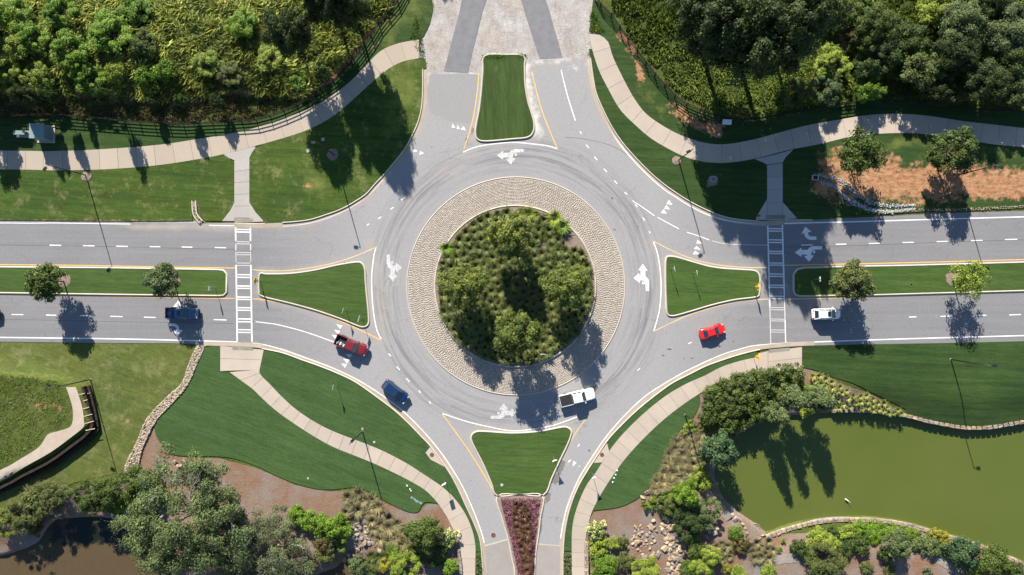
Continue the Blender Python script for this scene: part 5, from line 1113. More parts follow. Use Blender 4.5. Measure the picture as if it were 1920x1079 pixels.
G9 = 'trees and bushes on the west bank of the green pond'
for s, leaf, lab_, px, py, R, h in (
    ('round', 'leaf_blue', 'bluish-green round tree overhanging the green pond', 1348, 846, 3.3, 6.2), ('round', 'leaf_bright', 'bright green tree among the olive balls left of the pond', 1288, 924, 2.4, 4.2), ('shrub', 'leaf_lime', 'yellow-green shrub under the lamp shadow', 1312, 890, 1.7, 1.8), ('shrub', 'leaf_lime', 'second yellow-green shrub toward the water', 1322, 908, 1.5, 1.6), ('shrub', 'leaf_lime', 'yellow-green shrub left of the other two by the water', 1300, 900, 1.3, 1.5),
    ('shrub', 'leaf_olive', 'olive green bush above the rock cascade', 1252, 952, 2.0, 1.8), ('shrub', 'leaf_lime', 'lime shrub left of the bright green tree', 1262, 938, 1.3, 1.4), ('loose', 'leaf_sage', 'feathery pale green bush beside the stone bridge', 1326, 962, 2.8, 3.0), ('loose', 'leaf_deep', 'dark green bush in the shade right of the cascade', 1290, 985, 3.0, 3.2), ('shrub', 'leaf_bright', 'bright green low bush on the shaded bank', 1298, 1005, 1.6, 1.5), ('shrub', 'leaf_mid', 'green bush on the shaded bank below its bright neighbour', 1305, 1032, 1.8, 1.8),
    ('round', 'leaf_lime', 'streaky lime conifer right of the cascade', 1334, 1042, 1.9, 3.0), ('loose', 'leaf_lime', 'lime-green bush on the bottom edge right of the cascade', 1316, 1072, 2.4, 2.6), ('shrub', 'leaf_mid', 'green bush at the bottom edge beside the cascade', 1290, 1068, 1.8, 1.9), ('shrub', 'leaf_bright', 'bright green mound beside the shore rocks', 1380, 1000, 1.5, 1.4), ('shrub', 'leaf_autumn', 'yellow and rust shrub below the bright mound', 1386, 1025, 1.5, 1.4), ('shrub', 'leaf_autumn', 'rusty shrub left of the reeds', 1396, 1018, 1.2, 1.2),
    ('shrub', 'leaf_lime', 'yellow-green shrub against the right stone wall', 1121, 1030, 1.7, 2.0), ('shrub', 'leaf_lime', 'small yellow-green shrub above the wall shrubs', 1130, 1018, 1.2, 1.6), ('round', 'leaf_bright', 'fresh green bush on the bottom edge by the right stone wall', 1133, 1066, 2.5, 2.8), ('shrub', 'leaf_olive', 'olive shrub beside the pale boulders', 1166, 1016, 1.2, 1.2), ('shrub', 'leaf_lime', 'lime shrub left of the olive one', 1151, 1020, 1.2, 1.3), ('shrub', 'leaf_olive', 'dark olive shrub between the walls and the boulders', 1172, 1053, 1.6, 1.5),
    ('loose', 'leaf_lime', 'wide feathery green bush on the bottom edge left of the cascade', 1212, 1068, 2.7, 2.4), ('ball', 'leaf_yellow', 'golden shrub beside the garden path on the bottom edge', 1363, 1066, 1.0, 1.2), ('shrub', 'leaf_lime', 'pale lime shrub right of the golden one', 1385, 1076, 1.5, 1.2), ('shrub', 'leaf_lime', 'lime shrub beside the grey garden path', 1440, 1072, 1.5, 1.4), ('ball', 'leaf_bright', 'small green plant on the mulch above the garden path', 1461, 1031, .6, .8), ('ball', 'leaf_bright', 'tiny green plant on the mulch near the pond wall', 1469, 1015, .5, .7)):
    plant(s, leaf, lab_, 'tree' if s == 'round' and h > 4 else 'shrub', G9, px, py, R, h, name='tree' if s == 'round' and h > 4 else 'shrub')
G10 = 'small olive balls planted on the mulch'
for lab_, px, py, R in (('small round shrub nearest the right-hand lamp', 1290, 800, .75), ('round shrub right of the one at the lamp foot', 1300, 807, .8), ('round shrub lowest in the row by the lamp', 1283, 812, .75), ('round shrub left in the row by the lamp', 1297, 795, .8), ('round shrub between lamp and dark hedge', 1317, 803, .75), ('round shrub against the dark hedge near the lamp', 1328, 801, .75), ('yellowish round shrub at the foot of the dark hedge', 1340, 796, 1.0), ('yellowish round shrub at the hedge foot further right', 1354, 802, 1.0), ('small round shrub lowest left above the cascade', 1211, 951, .55), ('small round shrub on the mulch above the cascade', 1223, 938, .75), ('small round shrub below the tan grasses', 1234, 942, .6), ('round shrub right of the tan grasses', 1243, 935, .7), ('small round shrub lowest on the mulch above the cascade', 1222, 950, .6), ('small round shrub in the shade of the tan grasses', 1254, 931, .65), ('small round shrub at the left of the cascade top', 1207, 944, .5), ('small round shrub on the shaded slope of tan grasses', 1247, 923, .6)):
    plant('ball', 'leaf_lime' if R > .7 else 'leaf_bright', lab_, 'shrub', G10, px, py, R, 1.0)
G11 = 'shrubs in the bed along the south shore of the green pond'
for s, leaf, lab_, px, py, R, h in (
    ('shrub', 'leaf_bright', 'flat bright hedge mound at the left end of the shore hedge', 1612, 990, 1.5, 1.2), ('shrub', 'leaf_bright', 'flat bright hedge mound second along the shore wall', 1632, 995, 1.6, 1.2), ('shrub', 'leaf_bright', 'flat bright hedge mound third along the shore wall', 1652, 999, 1.7, 1.2), ('shrub', 'leaf_bright', 'flat bright hedge mound fourth along the shore wall', 1674, 1000, 1.6, 1.2), ('shrub', 'leaf_bright', 'flat bright hedge mound fifth along the shore wall', 1696, 1002, 1.5, 1.2), ('shrub', 'leaf_bright', 'lowest flat bright hedge mound behind the shore hedge', 1640, 1008, 1.5, 1.2), ('shrub', 'leaf_bright', 'last flat bright hedge mound at the right end of the shore hedge', 1716, 1005, 1.4, 1.2),
    ('round', 'leaf_sage', 'round sage-green tree beneath the shore hedge', 1683, 1022, 2.5, 4.4), ('shrub', 'leaf_sage', 'pale blue-green shrub right of the round sage tree', 1728, 1020, 1.9, 1.8), ('shrub', 'leaf_sage', 'pale blue-green shrub next along the shore', 1746, 1028, 1.9, 1.8), ('shrub', 'leaf_yellow', 'golden shrub on the shore wall', 1768, 1008, 1.4, 1.4), ('shrub', 'leaf_yellow', 'golden shrub left of its larger neighbour', 1752, 1003, 1.2, 1.3), ('shrub', 'leaf_lime', 'yellow-green shrub below the golden ones', 1778, 1030, 1.6, 1.6),
    ('round', 'leaf_blue', 'blue-green tree near the pond in the lower right corner', 1808, 1038, 3.1, 4.6), ('round', 'leaf_mid', 'green tree on the shore in the lower right corner', 1868, 1055, 2.9, 4.2), ('shrub', 'leaf_lime', 'lime shrub between the two corner trees', 1836, 1068, 1.9, 2.0), ('shrub', 'leaf_deep', 'dark shrub at the lower right corner', 1905, 1072, 1.8, 2.0), ('round', 'leaf_lime', 'streaked lime conifer in the bed left of the shore hedge', 1533, 1012, 2.2, 2.6), ('round', 'leaf_lime', 'second streaked lime conifer right of the first', 1558, 1022, 1.8, 2.2), ('shrub', 'leaf_mid', 'green shrub above the conifers at the pond wall', 1560, 1000, 1.5, 1.5), ('shrub', 'leaf_lime', 'pale bushy shrub right of the conifers', 1590, 1003, 1.8, 1.8),
    ('loose', 'leaf_olive', 'large soft grey-green bush on the bottom edge', 1548, 1052, 3.6, 3.0), ('shrub', 'leaf_deep', 'dark shrub with sharp leaves beside the garden path', 1499, 1028, 1.7, 1.8), ('shrub', 'leaf_deep', 'dark shrub below the conifers', 1515, 1040, 1.5, 1.5), ('shrub', 'leaf_mid', 'green shrub in the gap below the shore hedge', 1612, 1022, 2.0, 1.8), ('shrub', 'leaf_deep', 'dark green shrub under the lime conifers', 1586, 1030, 1.7, 1.4), ('shrub', 'leaf_olive', 'olive shrub on the brown mulch at the bottom edge', 1625, 1066, 1.3, 1.2), ('shrub', 'leaf_olive', 'olive shrub right of its twin on the bottom edge', 1668, 1070, 1.2, 1.1), ('shrub', 'leaf_deep', 'deep green shrub between the sage tree and the garden path', 1660, 1040, 1.4, 1.6), ('ball', 'leaf_grey', 'silver-grey shrub on the bottom edge by the garden path', 1740, 1072, 1.0, .8), ('ball', 'leaf_yellow', 'small golden shrub at the left on the bottom edge', 1444, 1077, .8, .8)):
    plant(s, leaf, lab_, 'tree' if s == 'round' and h > 4 else 'shrub', G11, px, py, R, h, name='tree' if s == 'round' and h > 4 else 'shrub')

# ---------------------------------------------------------------- grasses
def blades(name, n, R, h, wid, seed, segs=2, arch=0.8):
    rg = np.random.default_rng(seed); V = []; F = []; val = []
    for i in range(n):
        a = rg.uniform(0, 6.28); r0 = R*0.25*rg.random(); L = rg.uniform(.6, 1.1); e = R*L*rg.uniform(.45, 1.0)
        d = np.array([math.cos(a), math.sin(a)]); s = np.array([-d[1], d[0]])*wid
        vv = rg.random(); b = len(V)
        for k in range(segs+1):
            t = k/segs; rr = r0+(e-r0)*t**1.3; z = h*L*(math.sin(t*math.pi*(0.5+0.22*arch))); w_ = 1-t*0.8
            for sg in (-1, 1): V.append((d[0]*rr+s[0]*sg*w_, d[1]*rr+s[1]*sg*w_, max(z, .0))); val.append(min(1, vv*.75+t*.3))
        for k in range(segs): F.append((b+2*k, b+2*k+1, b+2*k+3, b+2*k+2))
    return mesh_np(name, np.array(V), np.array(F), {'v': np.array(val)})
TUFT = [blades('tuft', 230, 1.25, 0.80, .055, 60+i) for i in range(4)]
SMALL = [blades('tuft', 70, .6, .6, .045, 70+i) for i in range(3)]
def tuft(px, py, R, h, mat, label, cat, group, small=False, hz=0.0):
    nm = 'fountain_plant' if hz > .2 else ('red_plume_plant' if mat == 'grass_red' else ('bank_plant' if small else 'feather_plant'))
    x, y = WT((px, py))[0]; z = float(T((x, y))[0])+hz; src = SMALL if small else TUFT; k = .55 if small else 1.0
    o = add(nm, random.choice(src), M[mat], None, (x, y, z), random.uniform(0, 6.28), label=label, cat=cat, group=group, objmat=True); o.scale = (R/k, R/k, h/(.6 if small else .95))
def blades_field(name, C, h0, h1, mat, seed, wid=.05, lean=1.0, hz=0.0):
    rg = np.random.default_rng(seed); V = []; val = []; z0 = T(C)+hz
    for j in range(5):
        a = rg.uniform(0, 6.28, len(C)); hh = rg.uniform(h0, h1, len(C)); e = hh*rg.uniform(.3, 1, len(C))*lean; bx = C+rg.normal(0, .12, C.shape)
        d = np.stack([np.cos(a), np.sin(a)], 1); s = np.stack([-d[:, 1], d[:, 0]], 1)*wid
        V.append(np.stack([np.column_stack([bx-s, z0]), np.column_stack([bx+s, z0]), np.column_stack([bx+d*e[:, None]*.5+s*.7, z0+hh*.8]), np.column_stack([bx+d*e[:, None]*1.25, z0+hh])], 1).reshape(-1, 3)); val.append(np.repeat(rg.random(len(C)), 4))
    V = np.vstack(V); return add(name, mesh_np(name, V, np.arange(len(V)).reshape(-1, 4), {'v': np.concatenate(val)}), M[mat], kind='stuff')
# central island: about 260 fountain-grass clumps, leaving the bare mulch patches
bare = [(1075, 450, 20), (1085, 437, 14), (1020, 462, 13), (1005, 470, 9), (958, 600, 8), (1025, 590, 10), (962, 397, 8), (1005, 391, 10), (935, 525, 8), (915, 560, 9), (1028, 620, 6), (1035, 603, 7)]
pts = []; rr = random.Random(5)
for _ in range(9000):
    a = rr.uniform(0, 6.28); r_ = 141*math.sqrt(rr.random()); p = (966+r_*math.cos(a), 537+r_*math.sin(a))
    if any(math.hypot(p[0]-b[0], p[1]-b[1]) < b[2] for b in bare): continue
    if all((p[0]-q_[0])**2+(p[1]-q_[1])**2 > 13.2**2 for q_ in pts): pts.append(p)
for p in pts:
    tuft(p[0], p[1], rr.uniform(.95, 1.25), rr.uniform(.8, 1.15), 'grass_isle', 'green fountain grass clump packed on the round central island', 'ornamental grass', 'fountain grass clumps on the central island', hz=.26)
for lab_, px, py, R in (('large pale spiky grass clump at the top of the central island', 990, 403, 1.5), ('yellowish spiky clump overhanging the upper right kerb of the island', 1040, 410, 1.5), ('bright green clump at the upper right kerb of the island', 1055, 425, 1.4), ('bright green clump at the left kerb of the island', 838, 466, 1.3)):
    tuft(px, py, R, 1.2, 'leaf_lime' if 'yell' in lab_ or 'pale' in lab_ else 'leaf_bright', lab_, 'ornamental grass', None, hz=.26)
g_ = RNG.uniform(-141, 141, (26000, 2)); g_ = g_[np.hypot(g_[:, 0], g_[:, 1]) < 141]+(966, 537)
ok_ = np.ones(len(g_), bool)
for bx_, by_, br_ in bare: ok_ &= np.hypot(g_[:, 0]-bx_, g_[:, 1]-by_) > br_*1.1
blades_field('low_grass', W(g_[ok_]), .15, .5, 'grass_isle', 31, .045, 1.4, .26)
# tan grasses left of the pond tree and by the stream
def patch(poly, d, R, h, mat, label, group, small=False, seed=1):
    rr = random.Random(seed); P = np.array(poly, float); out = []
    for _ in range(4000):
        p = (rr.uniform(P[:, 0].min(), P[:, 0].max()), rr.uniform(P[:, 1].min(), P[:, 1].max()))
        if sdist([p], P)[0] < 0 and all((p[0]-q_[0])**2+(p[1]-q_[1])**2 > d*d for q_ in out): out.append(p)
    for p in out: tuft(p[0], p[1], R*rr.uniform(.8, 1.2), h*rr.uniform(.8, 1.2), mat, label, 'ornamental grass', group, small)
patch([(1268, 828), (1290, 815), (1330, 800), (1375, 815), (1330, 830), (1322, 870), (1290, 890), (1262, 900), (1236, 918), (1222, 918), (1240, 885), (1255, 850)], 11, 1.15, .85, 'grass_tan', 'tan feathery grass clump between the sloping lawn and the bluish tree', 'tan grasses left of the pond')
patch([(648, 930), (668, 922), (690, 928), (708, 942), (722, 960), (745, 975), (760, 1000), (758, 1020), (735, 1015), (712, 1010), (700, 985), (690, 962), (665, 955), (648, 968)], 12, 1.3, 1.15, 'grass_tan', 'tan feathery grass clump beside the boulder stream', 'tan grasses by the stream', seed=2)
patch([(690, 1040), (735, 1038), (750, 1020), (790, 1030), (780, 1045), (730, 1050), (695, 1060)], 12, 1.2, 1.0, 'grass_isle', 'green grass clump at the lower end of the boulder stream', 'green grasses below the stream', seed=3)
patch([(1515, 702), (1545, 705), (1590, 730), (1640, 748), (1690, 770), (1685, 777), (1640, 772), (1600, 765), (1570, 768), (1560, 745), (1530, 722)], 9.5, .75, .95, 'grass_wild', 'green grass tuft in the mulch bed between the right lawn and the pond', 'grass tufts on the pond bank', True, 4)
patch([(1400, 1030), (1412, 1015), (1440, 1012), (1450, 1025), (1440, 1045), (1415, 1052)], 10, 1.0, 1.0, 'grass_tan', 'dry reed clump on the south-west corner of the green pond', 'reeds by the pond corner', seed=6)
patch([(1345, 1015), (1362, 1020), (1368, 1045), (1352, 1052), (1340, 1030)], 10, .9, .7, 'grass_tan', 'dry grey grass clump on the mulch left of the garden path', 'dry grasses on the mulch', seed=8)
patch([(100, 905), (70, 915), (30, 945), (60, 955), (100, 930)], 14, 1.2, 1.0, 'grass_tan', 'dry grass clump on the bank above the brown pond', 'dry grasses above the brown pond', seed=9)
# splitter bed: purple flowers round a dark red grass spine
def cloud(poly, n, size, hmin, hmax, mat, name, seed=0, hz=0.2, up=1.0):
    rg = np.random.default_rng(seed); P = W(poly); lo, hi = P.min(0), P.max(0); q = rg.uniform(lo, hi, (n*4, 2)); q = q[sdist(q, P) < 0][:n]
    z = T(q)+hz+rg.uniform(hmin, hmax, len(q))*(0.6+0.4*np.sin(q[:, 0]*4)*np.sin(q[:, 1]*4))
    return add(name, leaf_mesh(name, np.column_stack([q, z]), np.tile([0, 0, up], (len(q), 1)), size, rg.random(len(q)), seed=seed, jit=.8), M[mat], kind='stuff')
cloud([(938, 934), (1013, 934), (1008, 970), (1004, 1010), (1000, 1079), (998, 1300), (982, 1300), (971, 1079), (966, 1050), (957, 1006), (947, 972)], 15000, .085, .05, .4, 'flower_purple', 'purple_flowers', 3)
rr = random.Random(9)
for i in range(46):
    t = i/45; py = 945+t*150; wv = 24*(1-min(1, abs(t-.22)/.35)*.55) if t < .8 else 11
    for k in range(2):
        px = 978+t*12+rr.uniform(-1, 1)*wv*.62
        tuft(px, py+rr.uniform(-3, 3), rr.uniform(.6, .85), rr.uniform(.9, 1.2), 'grass_red', 'dark red grass clump in the purple bed at the bottom exit', 'ornamental grass', 'dark red grasses in the purple bed', hz=.17)
cloud([(1056, 1037), (1071, 1037), (1071, 1300), (1056, 1300)], 3600, .10, .05, .5, 'leaf_grey', 'silver_groundcover', 5, .1)
cloud([(892, 1038), (901, 1038), (905, 1079), (905, 1300), (893, 1300)], 2400, .10, .05, .45, 'leaf_sage', 'green_groundcover', 6, .1)
# wild grass
def meadow(polys, n, h0, h1, mat, seed, wid=.05, lean=0.6, clump=.16):
    rg = np.random.default_rng(seed); A_ = []
    for poly, share in polys:
        P = WT(poly); lo, hi = P.min(0), P.max(0); m_ = int(n*share)
        q = rg.uniform(lo, hi, (m_*3, 2)); q = q[sdist(q, P) < 0][:m_]; A_.append(q)
    C = np.vstack(A_); nz_ = np.sin(C[:, 0]*.9+1.3*np.sin(C[:, 1]*.7))*np.sin(C[:, 1]*1.1+1.7*np.sin(C[:, 0]*.45)); C = C[(nz_ > -0.75)]; nz_ = nz_[nz_ > -.75] if len(nz_) != len(C) else nz_
    nz_ = np.sin(C[:, 0]*.9+1.3*np.sin(C[:, 1]*.7))*np.sin(C[:, 1]*1.1+1.7*np.sin(C[:, 0]*.45))
    k = 5; z0 = T(C); V = []; val = []
    dirn = 0.8*np.sin(C[:, 0]*.16)+1.1*np.sin(C[:, 1]*.2+1)+4.0
    for j in range(k):
        a = dirn+rg.normal(0, 1.0, len(C)); hh = rg.uniform(h0, h1, len(C))*(1+.35*nz_); e = hh*rg.uniform(.3, 1.0, len(C))*lean
        bx = C+rg.normal(0, clump, C.shape); d = np.stack([np.cos(a), np.sin(a)], 1); s = np.stack([-d[:, 1], d[:, 0]], 1)*wid*rg.uniform(.7, 1.4, (len(C), 1))
        p1 = np.column_stack([bx-s, z0]); p2 = np.column_stack([bx+s, z0]); p3 = np.column_stack([bx+d*e[:, None]*.5+s*.7, z0+hh*.8]); p4 = np.column_stack([bx+d*e[:, None]*1.25, z0+hh])
        V.append(np.stack([p1, p2, p3, p4], 1).reshape(-1, 3)); vv = np.clip(rg.random(len(C))*.6+.3*(nz_+.5), 0, 1); val.append(np.repeat(vv, 4))
    V = np.vstack(V); F = np.arange(len(V)).reshape(-1, 4)
    return add('meadow_grass', mesh_np('meadow_grass', V, F, {'v': np.concatenate(val)}), M[mat], kind='stuff')
NWP = [(-200, -120), (770, -120), (735, 10), (690, 60), (650, 108), (600, 160), (560, 182), (500, 176), (440, 168), (330, 188), (200, 178), (60, 170), (-200, 175)]
meadow([(NWP, 1.0)], 34000, .25, .85, 'grass_wild', 1, .085, 1.5)
meadow([([(-200, 170), (60, 176), (200, 184), (330, 194), (440, 176), (560, 190), (470, 222), (330, 228), (200, 220), (0, 216), (-200, 216)], 1.0)], 3000, .2, .5, 'grass_tan', 2, .05)
meadow([([(1140, -120), (2200, -120), (2200, 200), (1920, 202), (1700, 182), (1500, 200), (1400, 214), (1330, 200), (1270, 170), (1200, 90), (1150, 15)], 1.0)], 26000, .15, .5, 'grass_green', 3, .07, 1.3)
meadow([([(-200, 705), (20, 705), (110, 715), (125, 760), (128, 795), (75, 810), (65, 835), (0, 870), (-200, 930)], 1.0)], 6000, .05, .14, 'grass_green', 4, .05, 1.2)
meadow([([(1110, 20), (1135, 60), (1105, 62)], .3), ([(780, 20), (800, 120), (770, 70)], .2), ([(905, 104), (985, 103), (985, 110), (905, 112)], .5)], 700, .1, .25, 'leaf_bright', 7, .05)
# ================================================================ fences
def fence(px, label, h=1.35, rails=4, step=2.45):
    q = W(cr(px), 1.25); L = arclen(q)[-1]; n = int(L/step); q = resample(q, n+1); z = T(q)
    o0 = np.array([*q[n//2], 0]); root = add('rail_fence', None, loc=tuple(o0), label=label, cat='fence')
    post = MB().box(-.07, .07, -.07, .07, -.4, h+.08, .9).me('post')
    seg = arclen(q)[1]; rail = MB().box(0, 1, -.022, .022, -.06, .06).me('rail')
    for i in range(n+1):
        p = add('post', post, M['fence_wood'], root); p.location = (q[i][0]-o0[0], q[i][1]-o0[1], z[i]); d = q[min(i+1, n)]-q[max(i-1, 0)]; p.rotation_euler = (random.uniform(-.02, .02), random.uniform(-.02, .02), math.atan2(d[1], d[0]))
        if i == n: break
        d = q[i+1]-q[i]; L_ = math.hypot(*d); nrm = np.array([d[1], -d[0]])/L_*.09
        for k in range(rails):
            zz = .3+k*(h-.36)/(rails-1)
            r_ = add('rail', rail, M['fence_wood'], root); r_.location = (q[i][0]-o0[0]+nrm[0], q[i][1]-o0[1]+nrm[1], z[i]+zz+random.uniform(-.015, .015))
            r_.rotation_euler = (0, -math.atan2(z[i+1]-z[i], L_), math.atan2(d[1], d[0])); r_.scale = (L_, 1, 1)
fence([(-160, 222), (0, 218), (77, 213), (143, 217), (200, 222), (267, 227), (333, 230), (383, 228), (433, 226), (480, 222), (513, 212), (550, 197), (580, 180), (603, 163), (630, 143), (660, 110), (678, 87), (695, 63), (710, 38), (727, 18), (743, 0), (770, -50)],
      'dark four-rail wooden fence curving along the upper-left path below the overgrown slope')
fence([(1105, -45), (1123, 0), (1143, 20), (1160, 43), (1173, 63), (1187, 80), (1202, 100), (1218, 122), (1235, 143), (1255, 163), (1273, 183), (1297, 197), (1327, 208), (1360, 218), (1403, 222), (1440, 218), (1507, 205), (1557, 197), (1603, 190), (1673, 185), (1723, 188), (1773, 195), (1840, 203), (1920, 207), (2060, 225)],
      'dark four-rail wooden fence curving along the upper-right path in front of the trees')

# ================================================================ street lamps
def lamp(bx, by, hx, hy, label, h=9.0):
    """base and head as seen; the lean in the picture is the pole's height seen from above"""
    x, y = WT((bx, by))[0]; z = float(T((x, y))[0])
    top = W((hx, hy), z+h)[0]; d = top-np.array([x, y]); 
    root = add('street_lamp', None, None, None, (x, y, z), label=label, cat='street lamp', group='tall black street lamps')
    add('base', MB().cyl(0, 0, -.3, .14, .26, 12, .2).me('base'), M['stone_grey'], root)
    add('pole', MB().tube([(0, 0, 0), (0, 0, h*.5), (0, 0, h)], [.105, .085, .06], 10).me('pole', True), M['black_metal'], root)
    r = math.hypot(*d); u = d/(r+1e-6); r = min(max(r, .5), 1.2); a = math.atan2(u[1], u[0])
    arm = add('arm', MB().tube([(0, 0, h-.25), (r*.5, 0, h-.02), (r, 0, h)], [.045, .04, .04], 6).me('arm'), M['black_metal'], root); arm.rotation_euler = (0, 0, a)
    lh = MB().box(-.1, .62, -.22, .22, -.16, .0, .82).me('lamp_head'); hd_ = add('lamp_head', lh, M['black_metal'], root); hd_.location = (u[0]*r, u[1]*r, h+.06); hd_.rotation_euler = (0, 0, a)
    gl = add('glass', MB().box(.02, .52, -.16, .16, -.19, -.162).me('glass'), M['pale_metal'], hd_)
    return root
lamp(162, 329, 86, 314, 'black street lamp in a pale dirt ring on the upper-left lawn')
lamp(627, 291, 593, 268, 'black street lamp on the tree-shaded lawn at the upper left of the circle')
lamp(1272, 301, 1294, 283, 'black street lamp beside the curved path at the upper right of the circle')
lamp(1794, 329, 1874, 312, 'black street lamp on the orange dirt bank at the right')
lamp(1782, 674, 1862, 686, 'black street lamp on the right lawn above the green pond')
lamp(170, 712, 93, 724, 'black street lamp beside the dark retaining wall at the lower left')
lamp(680, 809, 655, 833, 'black street lamp between the curved path and the upper lower-left lawn')
lamp(1284, 778, 1311, 800, 'black street lamp by the round shrubs at the hedge corner')

# ================================================================ signs
def sign(px, py, hgt, yaw, label, kind='rect', wd=.75, ht=.9, group=None, tw=False):
    x, y = WT((px, py))[0]; z = float(T((x, y))[0])
    root = add('road_sign', None, None, None, (x, y, z), yaw, label=label, cat='road sign', group=group)
    add('post', MB().cyl(0, 0, -.3, hgt, .035, 8).me('post'), M['steel'], root)
    if kind == 'rect':
        add('panel', MB().box(.04, .07, -wd/2, wd/2, hgt-ht, hgt).me('panel'), M['pale_metal'], root)
    elif kind == 'tee':
        add('panel', MB().box(.04, .07, -wd/2, wd/2, hgt-ht, hgt+.02).me('panel'), M['white_paint'], root)
    elif kind == 'triangle':
        r = wd*.62; V = [(.04, r*math.cos(a), hgt-r*.5+r*math.sin(a)) for a in (math.pi*1.5, math.pi/6, math.pi*5/6)]+[(.065, r*math.cos(a), hgt-r*.5+r*math.sin(a)) for a in (math.pi*1.5, math.pi/6, math.pi*5/6)]
        add('panel', mesh_py('panel', V, [(0, 2, 1), (3, 4, 5), (0, 1, 4, 3), (1, 2, 5, 4), (2, 0, 3, 5)]), M['pale_metal'], root)
    else:
        r = wd*.72; c = hgt-r*.6; V = [(s, r*math.cos(a), c+r*math.sin(a)) for s in (.04, .07) for a in (0, math.pi/2, math.pi, math.pi*1.5)]
        add('panel', mesh_py('panel', V, [(0, 3, 2, 1), (4, 5, 6, 7), (0, 1, 5, 4), (1, 2, 6, 5), (2, 3, 7, 6), (3, 0, 4, 7)]), M['yellow_sign'], root)
        # walking figure symbol
        mb = MB(); X0, X1 = .071, .078
        for (ya, za, yb, zb, t) in ((0, .16, 0, -.08, .05), (0, -.06, -.1, -.3, .035), (0, -.06, .1, -.3, .035), (0, .12, -.13, -.02, .025), (0, .12, .13, 0, .025)):
            d = Vector((yb-ya, zb-za)).normalized(); n_ = Vector((-d.y, d.x))*t
            P_ = [(ya+n_.x, za+n_.y), (ya-n_.x, za-n_.y), (yb-n_.x, zb-n_.y), (yb+n_.x, zb+n_.y)]
            mb.raw([(X1, a, c+b) for a, b in P_]+[(X0, a, c+b) for a, b in P_], [(0, 1, 2, 3), (3, 2, 1, 0), (0, 4, 5, 1), (2, 6, 7, 3)])
        hp = [(X1, .055*math.cos(a), c+.25+.055*math.sin(a)) for a in np.linspace(0, 6.28, 9)[:-1]]; mb.raw(hp, [tuple(range(8)), tuple(reversed(range(8)))])
        add('symbol', mb.me('symbol'), M['sign_black'], root)
        add('lower_panel', MB().box(.04, .065, -.3, .3, c-r-.42, c-r-.02).me('lower_panel'), M['yellow_sign'], root)
PI = math.pi
sign(633, 722, 2.7, PI*.95, 'pale yield sign on the lawn between the lower-left kerb and curved path', 'triangle', .9)
sign(835, 899, 3.0, -PI*.35, 'thin post sign beside the lower end of the left curved path')
sign(1038, 856, 2.7, -PI*.4, 'pale sign at the right side of the bottom splitter lawn', 'triangle', .9)
sign(1110, 887, 2.7, -PI*.4, 'thin sign on the narrow grass strip beside the right curved path', 'triangle', .8)
sign(1017, 663, 2.3, PI/2, 'small white T-shaped sign at the lower edge of the central island', 'tee', .95, .5)
sign(1257, 505, 2.7, 0.15, 'yield sign nearest the circle on the right splitter lawn', 'triangle', .9)
sign(1298, 512, 2.7, 0.1, 'thin sign in the middle of the right splitter lawn', 'tee', .8, .3)
sign(1412, 539, 2.5, 0.0, 'yellow pedestrian crossing sign at the tip of the right splitter lawn', 'diamond', .95)
sign(1412, 668, 2.6, -.12, 'yellow pedestrian crossing sign at the end of the grass strip by the lower-right ramp', 'diamond', .95)
sign(489, 527, 2.6, PI, 'yellow pedestrian crossing sign at the tip of the left splitter lawn', 'diamond', .95)
sign(680, 597, 2.7, PI*.9, 'white sign with a wide bar at the lower corner of the left splitter lawn', 'tee', 1.1, .55)
sign(650, 582, 2.4, PI*.9, 'thin yield sign on the lower kerb of the left splitter lawn', 'triangle', .85)
sign(405, 541, 2.6, PI, 'thin sign in the left median near the crossing')
sign(1524, 524, 2.6, 0, 'thin sign in the right median near the crossing', 'tee', .8, .4)

# ================================================================ small street furniture
def simple(name, me, mat, x_y, label, cat, z=0.12, rz=0, group=None):
    x, y = W(x_y)[0]; return add(name, me, M[mat], None, (x, y, z+float(T((x, y))[0])), rz, label=label, cat=cat, group=group)
def manhole(p, lab_, z, r=.36):
    x, y = W(p)[0]; root = add('manhole', None, None, None, (x, y, z), label=lab_, cat='manhole cover', group='iron manhole covers')
    add('frame', MB().cyl(0, 0, -.02, .012, r*1.15, 20).me('frame'), M['kerb'], root); add('cover', MB().cyl(0, 0, -.01, .03, r, 20).me('cover'), M['iron'], root)
manhole((810, 852.5), 'rusty round manhole cover on the concrete pad at the left exit', .14); manhole((1128.5, 852.5), 'rusty round manhole cover on the concrete pad at the right exit', .14); manhole((925, 1003.5), 'rusty round manhole cover in the lower-left exit lane', .036, .42)
# round grate on the shaded lawn
x, y = W((1336.5, 337))[0]; root = add('drain_grate', None, None, None, (x, y, .14), label='round dark drain in a concrete ring on the shaded right lawn', cat='drain')
rg_ = []; V = []; F = []
for r_, z_ in ((.55, 0), (.55, .14), (.38, .14), (.38, 0)): V += [(r_*math.cos(a), r_*math.sin(a), z_) for a in np.linspace(0, 2*PI, 25)[:-1]]
for a in range(3):
    for i in range(24): F.append((a*24+i, a*24+(i+1) % 24, (a+1)*24+(i+1) % 24, (a+1)*24+i))
add('ring', mesh_py('ring', V, F), M['conc_grey'], root); add('grate', MB().cyl(0, 0, 0, .05, .38, 20).me('grate'), M['black_metal'], root)
